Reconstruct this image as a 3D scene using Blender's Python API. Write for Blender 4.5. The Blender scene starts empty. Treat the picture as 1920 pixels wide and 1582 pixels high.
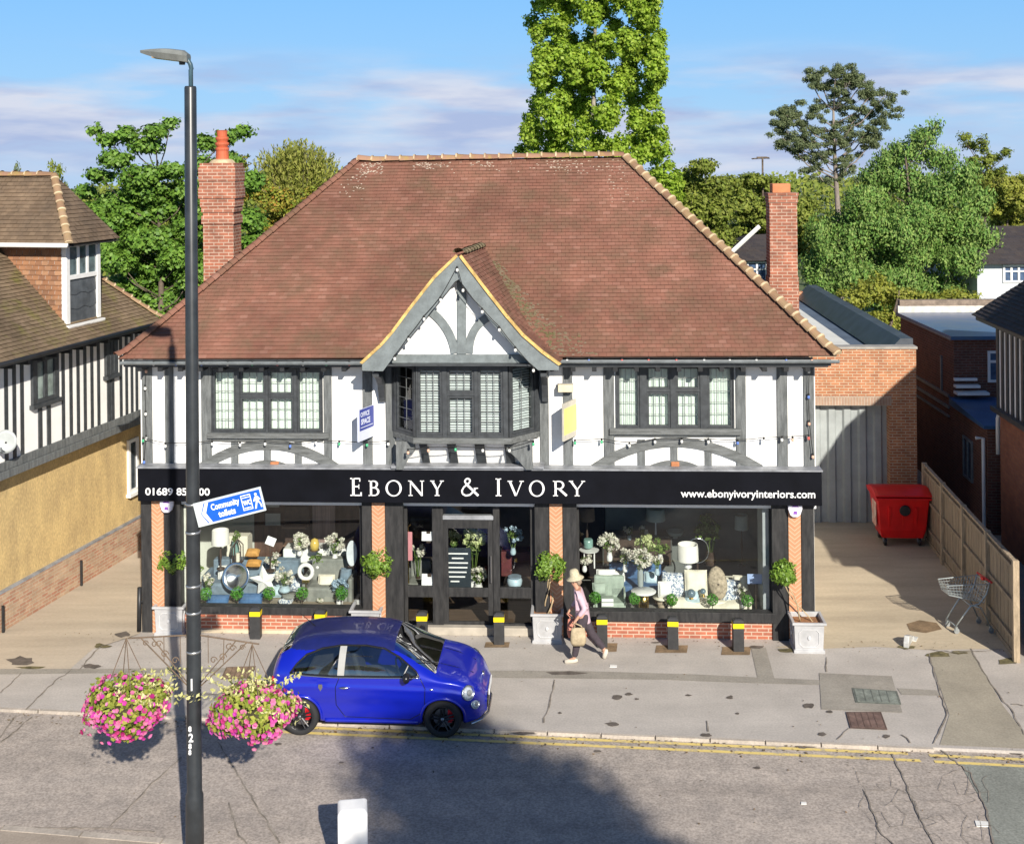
import bpy, math, random
import numpy as np
from mathutils import Vector, Matrix
R = math.radians
random.seed(7)
rng = np.random.default_rng(11)
scene = bpy.context.scene
col = scene.collection
# ------------------------------------------------------------------ camera
FPX, CAMH, ROLL = 2300.0, 9.7, 0.01
cam_d = bpy.data.cameras.new('camera')
cam = bpy.data.objects.new('camera', cam_d)
col.objects.link(cam)
cam_d.sensor_width = 36.0
cam_d.sensor_fit = 'HORIZONTAL'
cam_d.lens = 36.0 * FPX / 1920.0
cam_d.shift_y = -494.0 / 1920.0
cam_d.clip_start = 0.1
cam_d.clip_end = 3000.0
_c, _s = math.cos(ROLL), math.sin(ROLL)
cam.matrix_world = Matrix(((_c, _s, 0, 0), (0, 0, -1, 0), (-_s, _c, 0, CAMH), (0, 0, 0, 1)))
scene.camera = cam
# ------------------------------------------------------------------ light
SUN_EL = R(28)
_h = Vector((0.298, -0.955, 0)).normalized()
SUN_TO = Vector((_h.x * math.cos(SUN_EL), _h.y * math.cos(SUN_EL), math.sin(SUN_EL)))
sun_d = bpy.data.lights.new('sun', 'SUN')
sun_d.energy = 5.0
sun_d.angle = R(0.53)
sun_d.color = (1.0, 0.93, 0.82)
sun = bpy.data.objects.new('sun', sun_d)
sun.rotation_euler = (-SUN_TO).to_track_quat('-Z', 'Y').to_euler()
col.objects.link(sun)
world = bpy.data.worlds.new('World')
scene.world = world
world.use_nodes = True
wn, wl = world.node_tree.nodes, world.node_tree.links
wn.clear()
w_out = wn.new('ShaderNodeOutputWorld')
w_bg = wn.new('ShaderNodeBackground')
w_bg.inputs['Strength'].default_value = 0.06
sky = wn.new('ShaderNodeTexSky')
sky.sky_type = 'NISHITA'
sky.sun_disc = False
sky.sun_elevation = SUN_EL
sky.sun_rotation = math.atan2(_h.x, _h.y)
sky.air_density = 1.0
sky.dust_density = 0.3
sky.ozone_density = 3.0
w_tc = wn.new('ShaderNodeTexCoord')
w_sep = wn.new('ShaderNodeSeparateXYZ')
wl.new(w_tc.outputs['Generated'], w_sep.inputs[0])
# the air column low over the horizon: bluer and brighter like the hazy summer sky
w_ramp = wn.new('ShaderNodeValToRGB')
wl.new(w_sep.outputs['Z'], w_ramp.inputs[0])
e = w_ramp.color_ramp.elements
e[0].position, e[0].color = 0.0, (5.6, 8.2, 12.2, 1)
e[1].position, e[1].color = 0.5, (0.7, 1.6, 3.8, 1)
for p_, c_ in ((0.045, (4.0, 7.9, 12.8, 1)), (0.13, (2.9, 7.2, 13.2, 1)), (0.24, (1.7, 3.6, 7.2, 1))):
    k = e.new(p_)
    k.color = c_
w_mix = wn.new('ShaderNodeMixRGB')
w_mix.inputs[0].default_value = 0.8
wl.new(sky.outputs[0], w_mix.inputs[1])
wl.new(w_ramp.outputs[0], w_mix.inputs[2])
# clouds: flattened noise on the sky direction
w_map = wn.new('ShaderNodeMapping')
w_map.inputs['Scale'].default_value = (3.0, 3.0, 17.0)
w_map.inputs['Location'].default_value = (0.4, 3.2, 0.65)
wl.new(w_tc.outputs['Generated'], w_map.inputs[0])
w_no = wn.new('ShaderNodeTexNoise')
w_no.inputs['Scale'].default_value = 1.45
w_no.inputs['Detail'].default_value = 7.0
w_no.inputs['Roughness'].default_value = 0.55
wl.new(w_map.outputs[0], w_no.inputs['Vector'])
w_cr = wn.new('ShaderNodeValToRGB')
w_cr.color_ramp.elements[0].position = 0.42
w_cr.color_ramp.elements[1].position = 0.60
wl.new(w_no.outputs[0], w_cr.inputs[0])
w_zr = wn.new('ShaderNodeMapRange')
w_zr.interpolation_type = 'SMOOTHSTEP'
w_zr.inputs[1].default_value = 0.10
w_zr.inputs[2].default_value = 0.05
w_zr.inputs[3].default_value = 0.0
w_zr.inputs[4].default_value = 0.95
wl.new(w_sep.outputs['Z'], w_zr.inputs[0])
w_m = wn.new('ShaderNodeMath')
w_m.operation = 'MULTIPLY'
wl.new(w_cr.outputs[0], w_m.inputs[0])
wl.new(w_zr.outputs[0], w_m.inputs[1])
w_n2 = wn.new('ShaderNodeTexNoise')
w_n2.inputs['Scale'].default_value = 3.1
w_n2.inputs['Detail'].default_value = 5.0
wl.new(w_map.outputs[0], w_n2.inputs['Vector'])
w_c2 = wn.new('ShaderNodeValToRGB')
w_c2.color_ramp.elements[0].position, w_c2.color_ramp.elements[0].color = 0.40, (5.2, 6.3, 9.3, 1)
w_c2.color_ramp.elements[1].position, w_c2.color_ramp.elements[1].color = 0.62, (8.6, 9.0, 10.4, 1)
wl.new(w_n2.outputs[0], w_c2.inputs[0])
w_cc = wn.new('ShaderNodeMixRGB')
wl.new(w_c2.outputs[0], w_cc.inputs[2])
wl.new(w_m.outputs[0], w_cc.inputs[0])
wl.new(w_mix.outputs[0], w_cc.inputs[1])
wl.new(w_cc.outputs[0], w_bg.inputs['Color'])
wl.new(w_bg.outputs[0], w_out.inputs[0])
scene.view_settings.view_transform = 'Standard'
scene.view_settings.look = 'None'
scene.view_settings.exposure = 0.45
scene.view_settings.gamma = 1.0
# ------------------------------------------------------------------ measuring helpers (photo pixels -> metres)
def un(x, y):
    x -= 960.0
    y -= 297.0
    return x - ROLL * y, y + ROLL * x
def G(x, y, h=0.0):
    a, b = un(x, y)
    Z = FPX * (CAMH - h) / b
    return (a * Z / FPX, Z)
def AT(x, y, Y):
    a, b = un(x, y)
    return Vector((a * Y / FPX, Y, CAMH - b * Y / FPX))
BT, BY = math.atan(0.06), 24.96
def F(x, y, v=0.0):
    a, b = un(x, y)
    n0, n1 = math.sin(BT), math.cos(BT)
    s = (BY * n1 + v) / (a * n0 + FPX * n1)
    X, Y = a * s, FPX * s
    return (X * math.cos(BT) - (Y - BY) * math.sin(BT), CAMH - b * s)
def FU(x, v=0.0, y=800):
    return F(x, y, v)[0]
def FZ(y, v=0.0, x=960):
    return F(x, y, v)[1]
def B2W(u, v, z=0.0):
    c, s = math.cos(BT), math.sin(BT)
    return Vector((u * c + v * s, BY - u * s + v * c, z))
# ------------------------------------------------------------------ mesh builder
class MB:
    def __init__(self):
        self.v, self.f, self.alt = [], [], []
    def add(self, vs, fs):
        o = len(self.v)
        self.v += [tuple(p) for p in vs]
        self.f += [tuple(i + o for i in q) for q in fs]
        return self
    def quad(self, *p):
        return self.add(p, [tuple(range(len(p)))])
    def box(self, x0, y0, z0, x1, y1, z1):
        if x0 > x1: x0, x1 = x1, x0
        if y0 > y1: y0, y1 = y1, y0
        if z0 > z1: z0, z1 = z1, z0
        return self.add([(x0, y0, z0), (x1, y0, z0), (x1, y1, z0), (x0, y1, z0), (x0, y0, z1), (x1, y0, z1), (x1, y1, z1), (x0, y1, z1)],
                        [(0, 3, 2, 1), (4, 5, 6, 7), (0, 1, 5, 4), (1, 2, 6, 5), (2, 3, 7, 6), (3, 0, 4, 7)])
    def boxm(self, m, sx, sy, sz):
        vs = [m @ Vector((a * sx / 2, b * sy / 2, c * sz / 2)) for c in (-1, 1) for a, b in ((-1, -1), (1, -1), (1, 1), (-1, 1))]
        return self.add(vs, [(0, 3, 2, 1), (4, 5, 6, 7), (0, 1, 5, 4), (1, 2, 6, 5), (2, 3, 7, 6), (3, 0, 4, 7)])
    def prism(self, poly, y0, y1):
        """polygon in (x, z), extruded along y"""
        a = sum(poly[i][0] * poly[(i + 1) % len(poly)][1] - poly[(i + 1) % len(poly)][0] * poly[i][1] for i in range(len(poly)))
        if a < 0: poly = poly[::-1]
        n = len(poly)
        if y0 > y1: y0, y1 = y1, y0
        vs = [(p[0], y0, p[1]) for p in poly] + [(p[0], y1, p[1]) for p in poly]
        fs = [tuple(range(n)), tuple(range(2 * n - 1, n - 1, -1))]
        fs += [(i + n, (i + 1) % n + n, (i + 1) % n, i) for i in range(n)]
        return self.add(vs, fs)
    def slab(self, poly, z0, z1):
        """polygon in (x, y), extruded along z"""
        a = sum(poly[i][0] * poly[(i + 1) % len(poly)][1] - poly[(i + 1) % len(poly)][0] * poly[i][1] for i in range(len(poly)))
        if a < 0: poly = poly[::-1]
        n = len(poly)
        vs = [(p[0], p[1], z0) for p in poly] + [(p[0], p[1], z1) for p in poly]
        fs = [tuple(range(n - 1, -1, -1)), tuple(range(n, 2 * n))]
        fs += [(i, (i + 1) % n, (i + 1) % n + n, i + n) for i in range(n)]
        return self.add(vs, fs)
    def sheet(self, poly, z):
        a = sum(poly[i][0] * poly[(i + 1) % len(poly)][1] - poly[(i + 1) % len(poly)][0] * poly[i][1] for i in range(len(poly)))
        if a < 0: poly = poly[::-1]
        return self.add([(p[0], p[1], z) for p in poly], [tuple(range(len(poly)))])
    def tube(self, pts, r, n=8, cap=True):
        pts = [Vector(p) for p in pts]
        rs = r if isinstance(r, (list, tuple)) else [r] * len(pts)
        o = len(self.v)
        up = None
        for i, p in enumerate(pts):
            d = (pts[min(i + 1, len(pts) - 1)] - pts[max(i - 1, 0)])
            if d.length < 1e-9: d = Vector((0, 0, 1))
            d.normalize()
            if up is None:
                up = Vector((0, 0, 1)) if abs(d.z) < 0.9 else Vector((1, 0, 0))
            a = d.cross(up)
            if a.length < 1e-6: a = d.orthogonal()
            a.normalize()
            b = a.cross(d).normalized()
            up = b
            for k in range(n):
                t = 2 * math.pi * k / n
                self.v.append(tuple(p + a * (math.cos(t) * rs[i]) + b * (math.sin(t) * rs[i])))
        for i in range(len(pts) - 1):
            for k in range(n):
                k2 = (k + 1) % n
                self.f.append((o + i * n + k, o + i * n + k2, o + (i + 1) * n + k2, o + (i + 1) * n + k))
        if cap:
            self.f.append(tuple(o + k for k in range(n - 1, -1, -1)))
            q = o + (len(pts) - 1) * n
            self.f.append(tuple(q + k for k in range(n)))
        return self
    def lathe(self, prof, c=(0, 0, 0), n=16, m=None, cap=True):
        o = len(self.v)
        M_ = m if m is not None else Matrix.Translation(Vector(c))
        for (r, z) in prof:
            for k in range(n):
                t = 2 * math.pi * k / n
                self.v.append(tuple(M_ @ Vector((r * math.cos(t), r * math.sin(t), z))))
        for i in range(len(prof) - 1):
            for k in range(n):
                k2 = (k + 1) % n
                self.f.append((o + i * n + k, o + i * n + k2, o + (i + 1) * n + k2, o + (i + 1) * n + k))
        if not cap: return self
        if prof[0][0] > 1e-6: self.f.append(tuple(o + k for k in range(n - 1, -1, -1)))
        if prof[-1][0] > 1e-6:
            q = o + (len(prof) - 1) * n
            self.f.append(tuple(q + k for k in range(n)))
        return self
    def ball(self, c, r, n=14, m=9, sq=(1, 1, 1), jit=0.0):
        o = len(self.v)
        c = Vector(c)
        for i in range(m + 1):
            a = math.pi * i / m
            for k in range(n):
                t = 2 * math.pi * k / n
                q = r * (1 + random.uniform(-jit, jit))
                self.v.append((c.x + q * sq[0] * math.sin(a) * math.cos(t), c.y + q * sq[1] * math.sin(a) * math.sin(t), c.z - q * sq[2] * math.cos(a)))
        for i in range(m):
            for k in range(n):
                k2 = (k + 1) % n
                self.f.append((o + i * n + k, o + i * n + k2, o + (i + 1) * n + k2, o + (i + 1) * n + k))
        return self
    def xf(self, m):
        self.v = [tuple(m @ Vector(p)) for p in self.v]
        return self
    def build(self, name, mat, parent=None, smooth=False, bevel=0.0, loc=None, alt=None):
        me = bpy.data.meshes.new(name)
        me.from_pydata(self.v, [], self.f)
        if smooth:
            me.polygons.foreach_set('use_smooth', [True] * len(me.polygons))
        boxuv(me)
        me.materials.append(mat)
        if alt is not None:
            me.materials.append(alt)
            for i in self.alt: me.polygons[i].material_index = 1
        o = bpy.data.objects.new(name, me)
        col.objects.link(o)
        if parent is not None: o.parent = parent
        if loc is not None: o.location = loc
        if bevel:
            b = o.modifiers.new('bevel', 'BEVEL')
            b.width = bevel
            b.segments = 2
            b.limit_method = 'ANGLE'
            b.angle_limit = R(40)
        return o
def boxuv(me):
    nl = len(me.loops)
    if nl == 0: return
    uv = me.uv_layers.new(name='UVMap')
    co = np.empty(len(me.vertices) * 3); me.vertices.foreach_get('co', co); co = co.reshape(-1, 3)
    li = np.empty(nl, dtype=np.int64); me.loops.foreach_get('vertex_index', li)
    npoly = len(me.polygons)
    nm = np.empty(npoly * 3); me.polygons.foreach_get('normal', nm); nm = nm.reshape(-1, 3)
    tot = np.empty(npoly, dtype=np.int64); me.polygons.foreach_get('loop_total', tot)
    n = np.repeat(nm, tot, axis=0)
    p = co[li]
    hz = np.hypot(n[:, 0], n[:, 1])
    flat = hz < 0.35
    hs = np.where(hz < 1e-6, 1, hz)
    u = (-n[:, 1] * p[:, 0] + n[:, 0] * p[:, 1]) / hs
    v = p[:, 2] / np.clip(hz, 0.3, 1)
    u = np.where(flat, p[:, 0], u)
    v = np.where(flat, p[:, 1], v)
    uv.data.foreach_set('uv', np.stack([u, v], 1).ravel())
def tag(o, label=None, cat=None, group=None, kind=None):
    if label: o['label'] = label
    if cat: o['category'] = cat
    if group: o['group'] = group
    if kind: o['kind'] = kind
    return o
def empty(name, loc=(0, 0, 0), rz=0.0, label=None, cat=None, group=None):
    o = bpy.data.objects.new(name, None)
    o.empty_display_size = 0.2
    o.location = loc
    o.rotation_euler = (0, 0, rz)
    col.objects.link(o)
    return tag(o, label, cat, group)
def struct(o):
    o['kind'] = 'structure'
    return o
KIDS = {}
def copy_tree(o, parent=None):
    c = o.copy()
    col.objects.link(c)
    if parent is not None: c.parent = parent
    for ch in [x for x in o.children]:
        copy_tree(ch, c)
    return c
def text(name, body, size, mat, parent, m, extrude=0.004, align='LEFT', sx=1.0, bold=0.0):
    cu = bpy.data.curves.new(name, 'FONT')
    cu.body = body
    cu.size = size
    cu.extrude = extrude
    cu.align_x = align
    cu.offset = bold
    cu.resolution_u = 3
    t = bpy.data.objects.new(name, cu)
    col.objects.link(t)
    dg = bpy.context.evaluated_depsgraph_get()
    me = bpy.data.meshes.new_from_object(t.evaluated_get(dg))
    me.name = name
    bpy.data.objects.remove(t)
    me.transform(m @ Matrix.Diagonal((sx, 1, 1, 1)))
    me.materials.clear()
    me.materials.append(mat)
    o = bpy.data.objects.new(name, me)
    col.objects.link(o)
    if parent is not None: o.parent = parent
    return o
FRONT = Matrix.Rotation(R(90), 4, 'X')        # text lying in x-y -> standing, facing -y
# ------------------------------------------------------------------ materials
def newmat(name):
    m = bpy.data.materials.new(name)
    m.use_nodes = True
    nt = m.node_tree
    b = nt.nodes['Principled BSDF']
    return m, nt, b
def nd(nt, t, **k):
    n = nt.nodes.new(t)
    for a, b in k.items(): setattr(n, a, b)
    return n
def col4(c): return (c[0], c[1], c[2], 1.0)
def M(name, c, rough=0.7, var=0.15, scale=6.0, bump=0.0, metal=0.0, spec=0.5, c2=None, stretch=(1, 1, 1), coat=0.0, sheen=0.0, lo=0.35, hi=0.65, fine=0.0, streak=0.0):
    m, nt, b = newmat(name)
    b.inputs['Roughness'].default_value = rough
    b.inputs['Metallic'].default_value = metal
    b.inputs['Specular IOR Level'].default_value = spec
    b.inputs['Coat Weight'].default_value = coat
    if var or c2 or bump:
        tc = nd(nt, 'ShaderNodeTexCoord')
        mp = nd(nt, 'ShaderNodeMapping')
        mp.inputs['Scale'].default_value = stretch
        nt.links.new(tc.outputs['Object'], mp.inputs[0])
        no = nd(nt, 'ShaderNodeTexNoise')
        no.inputs['Scale'].default_value = scale
        no.inputs['Detail'].default_value = 6
        no.inputs['Roughness'].default_value = 0.62
        nt.links.new(mp.outputs[0], no.inputs['Vector'])
        r = nd(nt, 'ShaderNodeValToRGB')
        r.color_ramp.elements[0].position = lo
        r.color_ramp.elements[1].position = hi
        a = c2 if c2 else tuple(x * (1 - var) for x in c)
        d = c if c2 else tuple(min(1, x * (1 + var)) for x in c)
        r.color_ramp.elements[0].color = col4(a)
        r.color_ramp.elements[1].color = col4(d)
        nt.links.new(no.outputs[0], r.inputs[0])
        src = r.outputs[0]
        if fine:
            n2 = nd(nt, 'ShaderNodeTexNoise')
            n2.inputs['Scale'].default_value = 28
            n2.inputs['Detail'].default_value = 3
            nt.links.new(mp.outputs[0], n2.inputs['Vector'])
            mr = nd(nt, 'ShaderNodeMapRange')
            mr.inputs[1].default_value, mr.inputs[2].default_value = 0.25, 0.75
            mr.inputs[3].default_value, mr.inputs[4].default_value = 1 - fine, 1 + fine
            nt.links.new(n2.outputs[0], mr.inputs[0])
            mx = nd(nt, 'ShaderNodeMixRGB', blend_type='MULTIPLY')
            mx.inputs[0].default_value = 1
            nt.links.new(src, mx.inputs[1])
            nt.links.new(mr.outputs[0], mx.inputs[2])
            src = mx.outputs[0]
        if streak:
            m3 = nd(nt, 'ShaderNodeMapping')
            m3.inputs['Scale'].default_value = (.16, 1.5, 1)
            m3.inputs['Rotation'].default_value = (0, 0, .11)
            nt.links.new(tc.outputs['Object'], m3.inputs[0])
            n3 = nd(nt, 'ShaderNodeTexNoise')
            n3.inputs['Scale'].default_value = 1.0
            n3.inputs['Detail'].default_value = 6
            n3.inputs['Roughness'].default_value = .6
            nt.links.new(m3.outputs[0], n3.inputs['Vector'])
            r3 = nd(nt, 'ShaderNodeMapRange')
            r3.inputs[1].default_value, r3.inputs[2].default_value = 0.3, 0.7
            r3.inputs[3].default_value, r3.inputs[4].default_value = 1 - streak, 1 + streak * .6
            nt.links.new(n3.outputs[0], r3.inputs[0])
            mx3 = nd(nt, 'ShaderNodeMixRGB', blend_type='MULTIPLY')
            mx3.inputs[0].default_value = 1
            nt.links.new(src, mx3.inputs[1]); nt.links.new(r3.outputs[0], mx3.inputs[2])
            src = mx3.outputs[0]
        nt.links.new(src, b.inputs['Base Color'])
        if bump:
            bp = nd(nt, 'ShaderNodeBump')
            bp.inputs['Strength'].default_value = bump
            bp.inputs['Distance'].default_value = 0.02
            nt.links.new(no.outputs[0], bp.inputs['Height'])
            nt.links.new(bp.outputs[0], b.inputs['Normal'])
    else:
        b.inputs['Base Color'].default_value = col4(c)
    return m
def brickmat(name, c1, c2, mortar, bw=0.225, bh=0.075, mort=0.012, bump=0.4, var=0.25):
    m, nt, b = newmat(name)
    uv = nd(nt, 'ShaderNodeUVMap')
    br = nd(nt, 'ShaderNodeTexBrick')
    br.inputs['Scale'].default_value = 1.0
    br.inputs['Color1'].default_value = col4(c1)
    br.inputs['Color2'].default_value = col4(c2)
    br.inputs['Mortar'].default_value = col4(mortar)
    br.inputs['Mortar Size'].default_value = mort
    br.inputs['Mortar Smooth'].default_value = 0.2
    br.inputs['Brick Width'].default_value = bw
    br.inputs['Row Height'].default_value = bh
    nt.links.new(uv.outputs[0], br.inputs['Vector'])
    no = nd(nt, 'ShaderNodeTexNoise')
    no.inputs['Scale'].default_value = 3.0
    no.inputs['Detail'].default_value = 8
    no.inputs['Roughness'].default_value = 0.7
    nt.links.new(uv.outputs[0], no.inputs['Vector'])
    mr = nd(nt, 'ShaderNodeMapRange')
    mr.inputs[1].default_value, mr.inputs[2].default_value = 0.3, 0.7
    mr.inputs[3].default_value, mr.inputs[4].default_value = 1 - var, 1 + var
    nt.links.new(no.outputs[0], mr.inputs[0])
    mx = nd(nt, 'ShaderNodeMixRGB', blend_type='MULTIPLY')
    mx.inputs[0].default_value = 1
    nt.links.new(br.outputs[0], mx.inputs[1])
    nt.links.new(mr.outputs[0], mx.inputs[2])
    nt.links.new(mx.outputs[0], b.inputs['Base Color'])
    bp = nd(nt, 'ShaderNodeBump', invert=True)
    bp.inputs['Strength'].default_value = bump
    bp.inputs['Distance'].default_value = 0.01
    nt.links.new(br.outputs['Fac'], bp.inputs['Height'])
    nt.links.new(bp.outputs[0], b.inputs['Normal'])
    b.inputs['Roughness'].default_value = 0.85
    return m
def chevronmat(name, c1, c2, mortar):
    m, nt, b = newmat(name)
    uv = nd(nt, 'ShaderNodeUVMap')
    sp = nd(nt, 'ShaderNodeSeparateXYZ')
    nt.links.new(uv.outputs[0], sp.inputs[0])
    def mth(op, a, c=None):
        n = nd(nt, 'ShaderNodeMath', operation=op)
        for i, q in enumerate((a, c)):
            if q is None: continue
            if isinstance(q, (int, float)): n.inputs[i].default_value = q
            else: nt.links.new(q, n.inputs[i])
        return n.outputs[0]
    ax = mth('ABSOLUTE', sp.outputs[0])
    t = mth('ADD', sp.outputs[1], mth('MULTIPLY', ax, -0.85))
    t = mth('DIVIDE', t, 0.088)
    fr = mth('FRACT', t)
    line = mth('GREATER_THAN', fr, 0.24)
    wn_ = nd(nt, 'ShaderNodeTexWhiteNoise', noise_dimensions='2D')
    cb = nd(nt, 'ShaderNodeCombineXYZ')
    nt.links.new(mth('FLOOR', t), cb.inputs[0])
    nt.links.new(mth('GREATER_THAN', sp.outputs[0], 0.0), cb.inputs[1])
    nt.links.new(cb.outputs[0], wn_.inputs['Vector'])
    m1 = nd(nt, 'ShaderNodeMixRGB')
    m1.inputs[1].default_value, m1.inputs[2].default_value = col4(c1), col4(c2)
    nt.links.new(wn_.outputs[0], m1.inputs[0])
    m2 = nd(nt, 'ShaderNodeMixRGB')
    m2.inputs[1].default_value = col4(mortar)
    nt.links.new(line, m2.inputs[0])
    nt.links.new(m1.outputs[0], m2.inputs[2])
    nt.links.new(m2.outputs[0], b.inputs['Base Color'])
    b.inputs['Roughness'].default_value = 0.85
    return m
def islandmat(name, cols, rough=0.8, mossc=None, moss=0.0, mscale=0.9, trans=0.0, spec=0.3, mlo=0.5, mhi=0.72, bigvar=0.15):
    """colour drawn per loose piece (tile, leaf, petal) plus slow stains"""
    m, nt, b = newmat(name)
    ge = nd(nt, 'ShaderNodeNewGeometry')
    r = nd(nt, 'ShaderNodeValToRGB')
    el = r.color_ramp.elements
    while len(el) < len(cols): el.new(0.5)
    for i, c in enumerate(cols):
        el[i].position = i / max(1, len(cols) - 1)
        el[i].color = col4(c)
    nt.links.new(ge.outputs['Random Per Island'], r.inputs[0])
    tc = nd(nt, 'ShaderNodeTexCoord')
    no = nd(nt, 'ShaderNodeTexNoise')
    no.inputs['Scale'].default_value = mscale
    no.inputs['Detail'].default_value = 7
    no.inputs['Roughness'].default_value = 0.65
    nt.links.new(tc.outputs['Object'], no.inputs['Vector'])
    mr = nd(nt, 'ShaderNodeMapRange')
    mr.inputs[1].default_value, mr.inputs[2].default_value = 0.3, 0.7
    mr.inputs[3].default_value, mr.inputs[4].default_value = 1 - bigvar, 1 + bigvar
    nt.links.new(no.outputs[0], mr.inputs[0])
    mx = nd(nt, 'ShaderNodeMixRGB', blend_type='MULTIPLY')
    mx.inputs[0].default_value = 1
    nt.links.new(r.outputs[0], mx.inputs[1])
    nt.links.new(mr.outputs[0], mx.inputs[2])
    src = mx.outputs[0]
    if mossc:
        n2 = nd(nt, 'ShaderNodeTexNoise')
        n2.inputs['Scale'].default_value = mscale * 2.3
        n2.inputs['Detail'].default_value = 8
        n2.inputs['Roughness'].default_value = 0.7
        nt.links.new(tc.outputs['Object'], n2.inputs['Vector'])
        r2 = nd(nt, 'ShaderNodeMapRange')
        r2.inputs[1].default_value, r2.inputs[2].default_value = mlo, mhi
        r2.inputs[3].default_value, r2.inputs[4].default_value = 0, moss
        nt.links.new(n2.outputs[0], r2.inputs[0])
        m3 = nd(nt, 'ShaderNodeMixRGB')
        m3.inputs[2].default_value = col4(mossc)
        nt.links.new(r2.outputs[0], m3.inputs[0])
        nt.links.new(src, m3.inputs[1])
        src = m3.outputs[0]
    nt.links.new(src, b.inputs['Base Color'])
    b.inputs['Roughness'].default_value = rough
    b.inputs['Specular IOR Level'].default_value = spec
    if trans:
        tr = nd(nt, 'ShaderNodeBsdfTranslucent')
        nt.links.new(src, tr.inputs['Color'])
        ms = nd(nt, 'ShaderNodeMixShader')
        ms.inputs[0].default_value = trans
        nt.links.new(b.outputs[0], ms.inputs[1])
        nt.links.new(tr.outputs[0], ms.inputs[2])
        nt.links.new(ms.outputs[0], nt.nodes['Material Output'].inputs[0])
    return m
def glassmat(name, tint=(0.9, 0.95, 0.95), refl=1.0, base=0.03):
    m, nt, b = newmat(name)
    nt.nodes.remove(b)
    tr = nd(nt, 'ShaderNodeBsdfTransparent')
    tr.inputs[0].default_value = col4(tint)
    gl = nd(nt, 'ShaderNodeBsdfGlossy')
    gl.inputs['Roughness'].default_value = 0.02
    fr = nd(nt, 'ShaderNodeFresnel')
    fr.inputs[0].default_value = 1.5
    ma = nd(nt, 'ShaderNodeMath', operation='MULTIPLY_ADD')
    ma.inputs[1].default_value = refl
    ma.inputs[2].default_value = base
    nt.links.new(fr.outputs[0], ma.inputs[0])
    ms = nd(nt, 'ShaderNodeMixShader')
    nt.links.new(ma.outputs[0], ms.inputs[0])
    nt.links.new(tr.outputs[0], ms.inputs[1])
    nt.links.new(gl.outputs[0], ms.inputs[2])
    nt.links.new(ms.outputs[0], nt.nodes['Material Output'].inputs[0])
    return m
P = {}
P['render'] = M('white_render', (0.89, 0.885, 0.86), 0.9, 0.05, 1.5, 0.15, fine=0.03)
P['timber'] = M('grey_timber', (0.165, 0.176, 0.178), 0.75, 0.4, 3.0, 0.4, stretch=(6, 6, 1.0), fine=0.2, c2=(0.085, 0.092, 0.093))
P['timberh'] = M('grey_beam', (0.165, 0.174, 0.174), 0.75, 0.4, 3.0, 0.4, stretch=(1.0, 6, 6), fine=0.2, c2=(0.085, 0.09, 0.088))
P['barge'] = M('painted_barge', (0.165, 0.19, 0.196), 0.6, 0.2, 4.0, 0.15, fine=0.1)
P['black'] = M('black_paint', (0.016, 0.017, 0.019), 0.45, 0.3, 5.0)
P['frame'] = M('dark_frame', (0.048, 0.053, 0.058), 0.45, 0.25, 8.0)
P['shopframe'] = M('shop_frame', (0.042, 0.041, 0.041), 0.6, 0.35, 3.0, c2=(0.018, 0.018, 0.019), stretch=(5, 5, 1), spec=.3)
P['signblack'] = M('sign_black', (0.0045, 0.005, 0.008), 0.6, 0.25, 1.5, spec=.1)
P['white'] = M('white_paint', (0.8, 0.8, 0.78), 0.5, 0.04, 8.0)
P['letter'] = M('white_letter', (0.82, 0.82, 0.82), 0.5, 0)
P['rooftile'] = islandmat('clay_tile', [(0.203, 0.094, 0.064), (0.212, 0.10, 0.069), (0.224, 0.107, 0.075), (0.21, 0.094, 0.064), (0.232, 0.108, 0.075), (0.222, 0.10, 0.07), (0.262, 0.132, 0.096)], 0.88, (0.135, 0.09, 0.055), 0.85, 0.7, mlo=0.45, mhi=0.70, bigvar=0.34)
P['mossroof'] = islandmat('mossy_tile', [(0.15, 0.11, 0.07), (0.18, 0.13, 0.083), (0.20, 0.145, 0.095), (0.165, 0.12, 0.077)], 0.9, (0.17, 0.16, 0.04), 0.85, 0.8, mlo=0.5, mhi=0.7, bigvar=0.35)
P['brownroof'] = islandmat('brown_tile', [(0.15, 0.105, 0.07), (0.17, 0.12, 0.08), (0.19, 0.135, 0.09), (0.16, 0.11, 0.072)], 0.9, (0.10, 0.075, 0.055), 0.8, 0.9, mlo=0.45, mhi=0.7, bigvar=0.3)
P['clayedge_shade'] = M('clay_edge_shade', (0.15, 0.072, 0.05), 0.9, 0.3, 3.0)  # darker colour on tile fronts paints the shade lines between courses
P['brownedge_shade'] = M('brown_edge_shade', (0.075, 0.055, 0.03), 0.9, 0.3, 3.0)  # same painted course shade for the neighbour's brown tiles
P['ridge'] = islandmat('ridge_tile', [(0.22, 0.11, 0.075), (0.30, 0.17, 0.11), (0.34, 0.2, 0.13), (0.25, 0.15, 0.09)], 0.85, (0.36, 0.27, 0.07), 0.8, 2.2, mlo=0.5, mhi=0.68)
P['bonnet'] = islandmat('bonnet_tile', [(0.22, 0.13, 0.08), (0.30, 0.19, 0.11), (0.34, 0.23, 0.14), (0.27, 0.17, 0.09)], 0.85, (0.30, 0.23, 0.10), 0.6, 2.2)
P['mortar'] = M('cream_mortar', (0.52, 0.40, 0.25), 0.9, 0.25, 6.0)
P['verge'] = M('verge_mortar', (0.60, 0.40, 0.14), 0.9, 0.3, 5.0, fine=0.2)
P['lead'] = M('grey_lead', (0.24, 0.25, 0.27), 0.5, 0.3, 4.0)
P['gutter'] = M('grey_gutter', (0.17, 0.19, 0.20), 0.45, 0.2, 5.0)
P['brick'] = brickmat('red_brick', (0.42, 0.13, 0.07), (0.33, 0.11, 0.07), (0.50, 0.36, 0.27))
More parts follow.
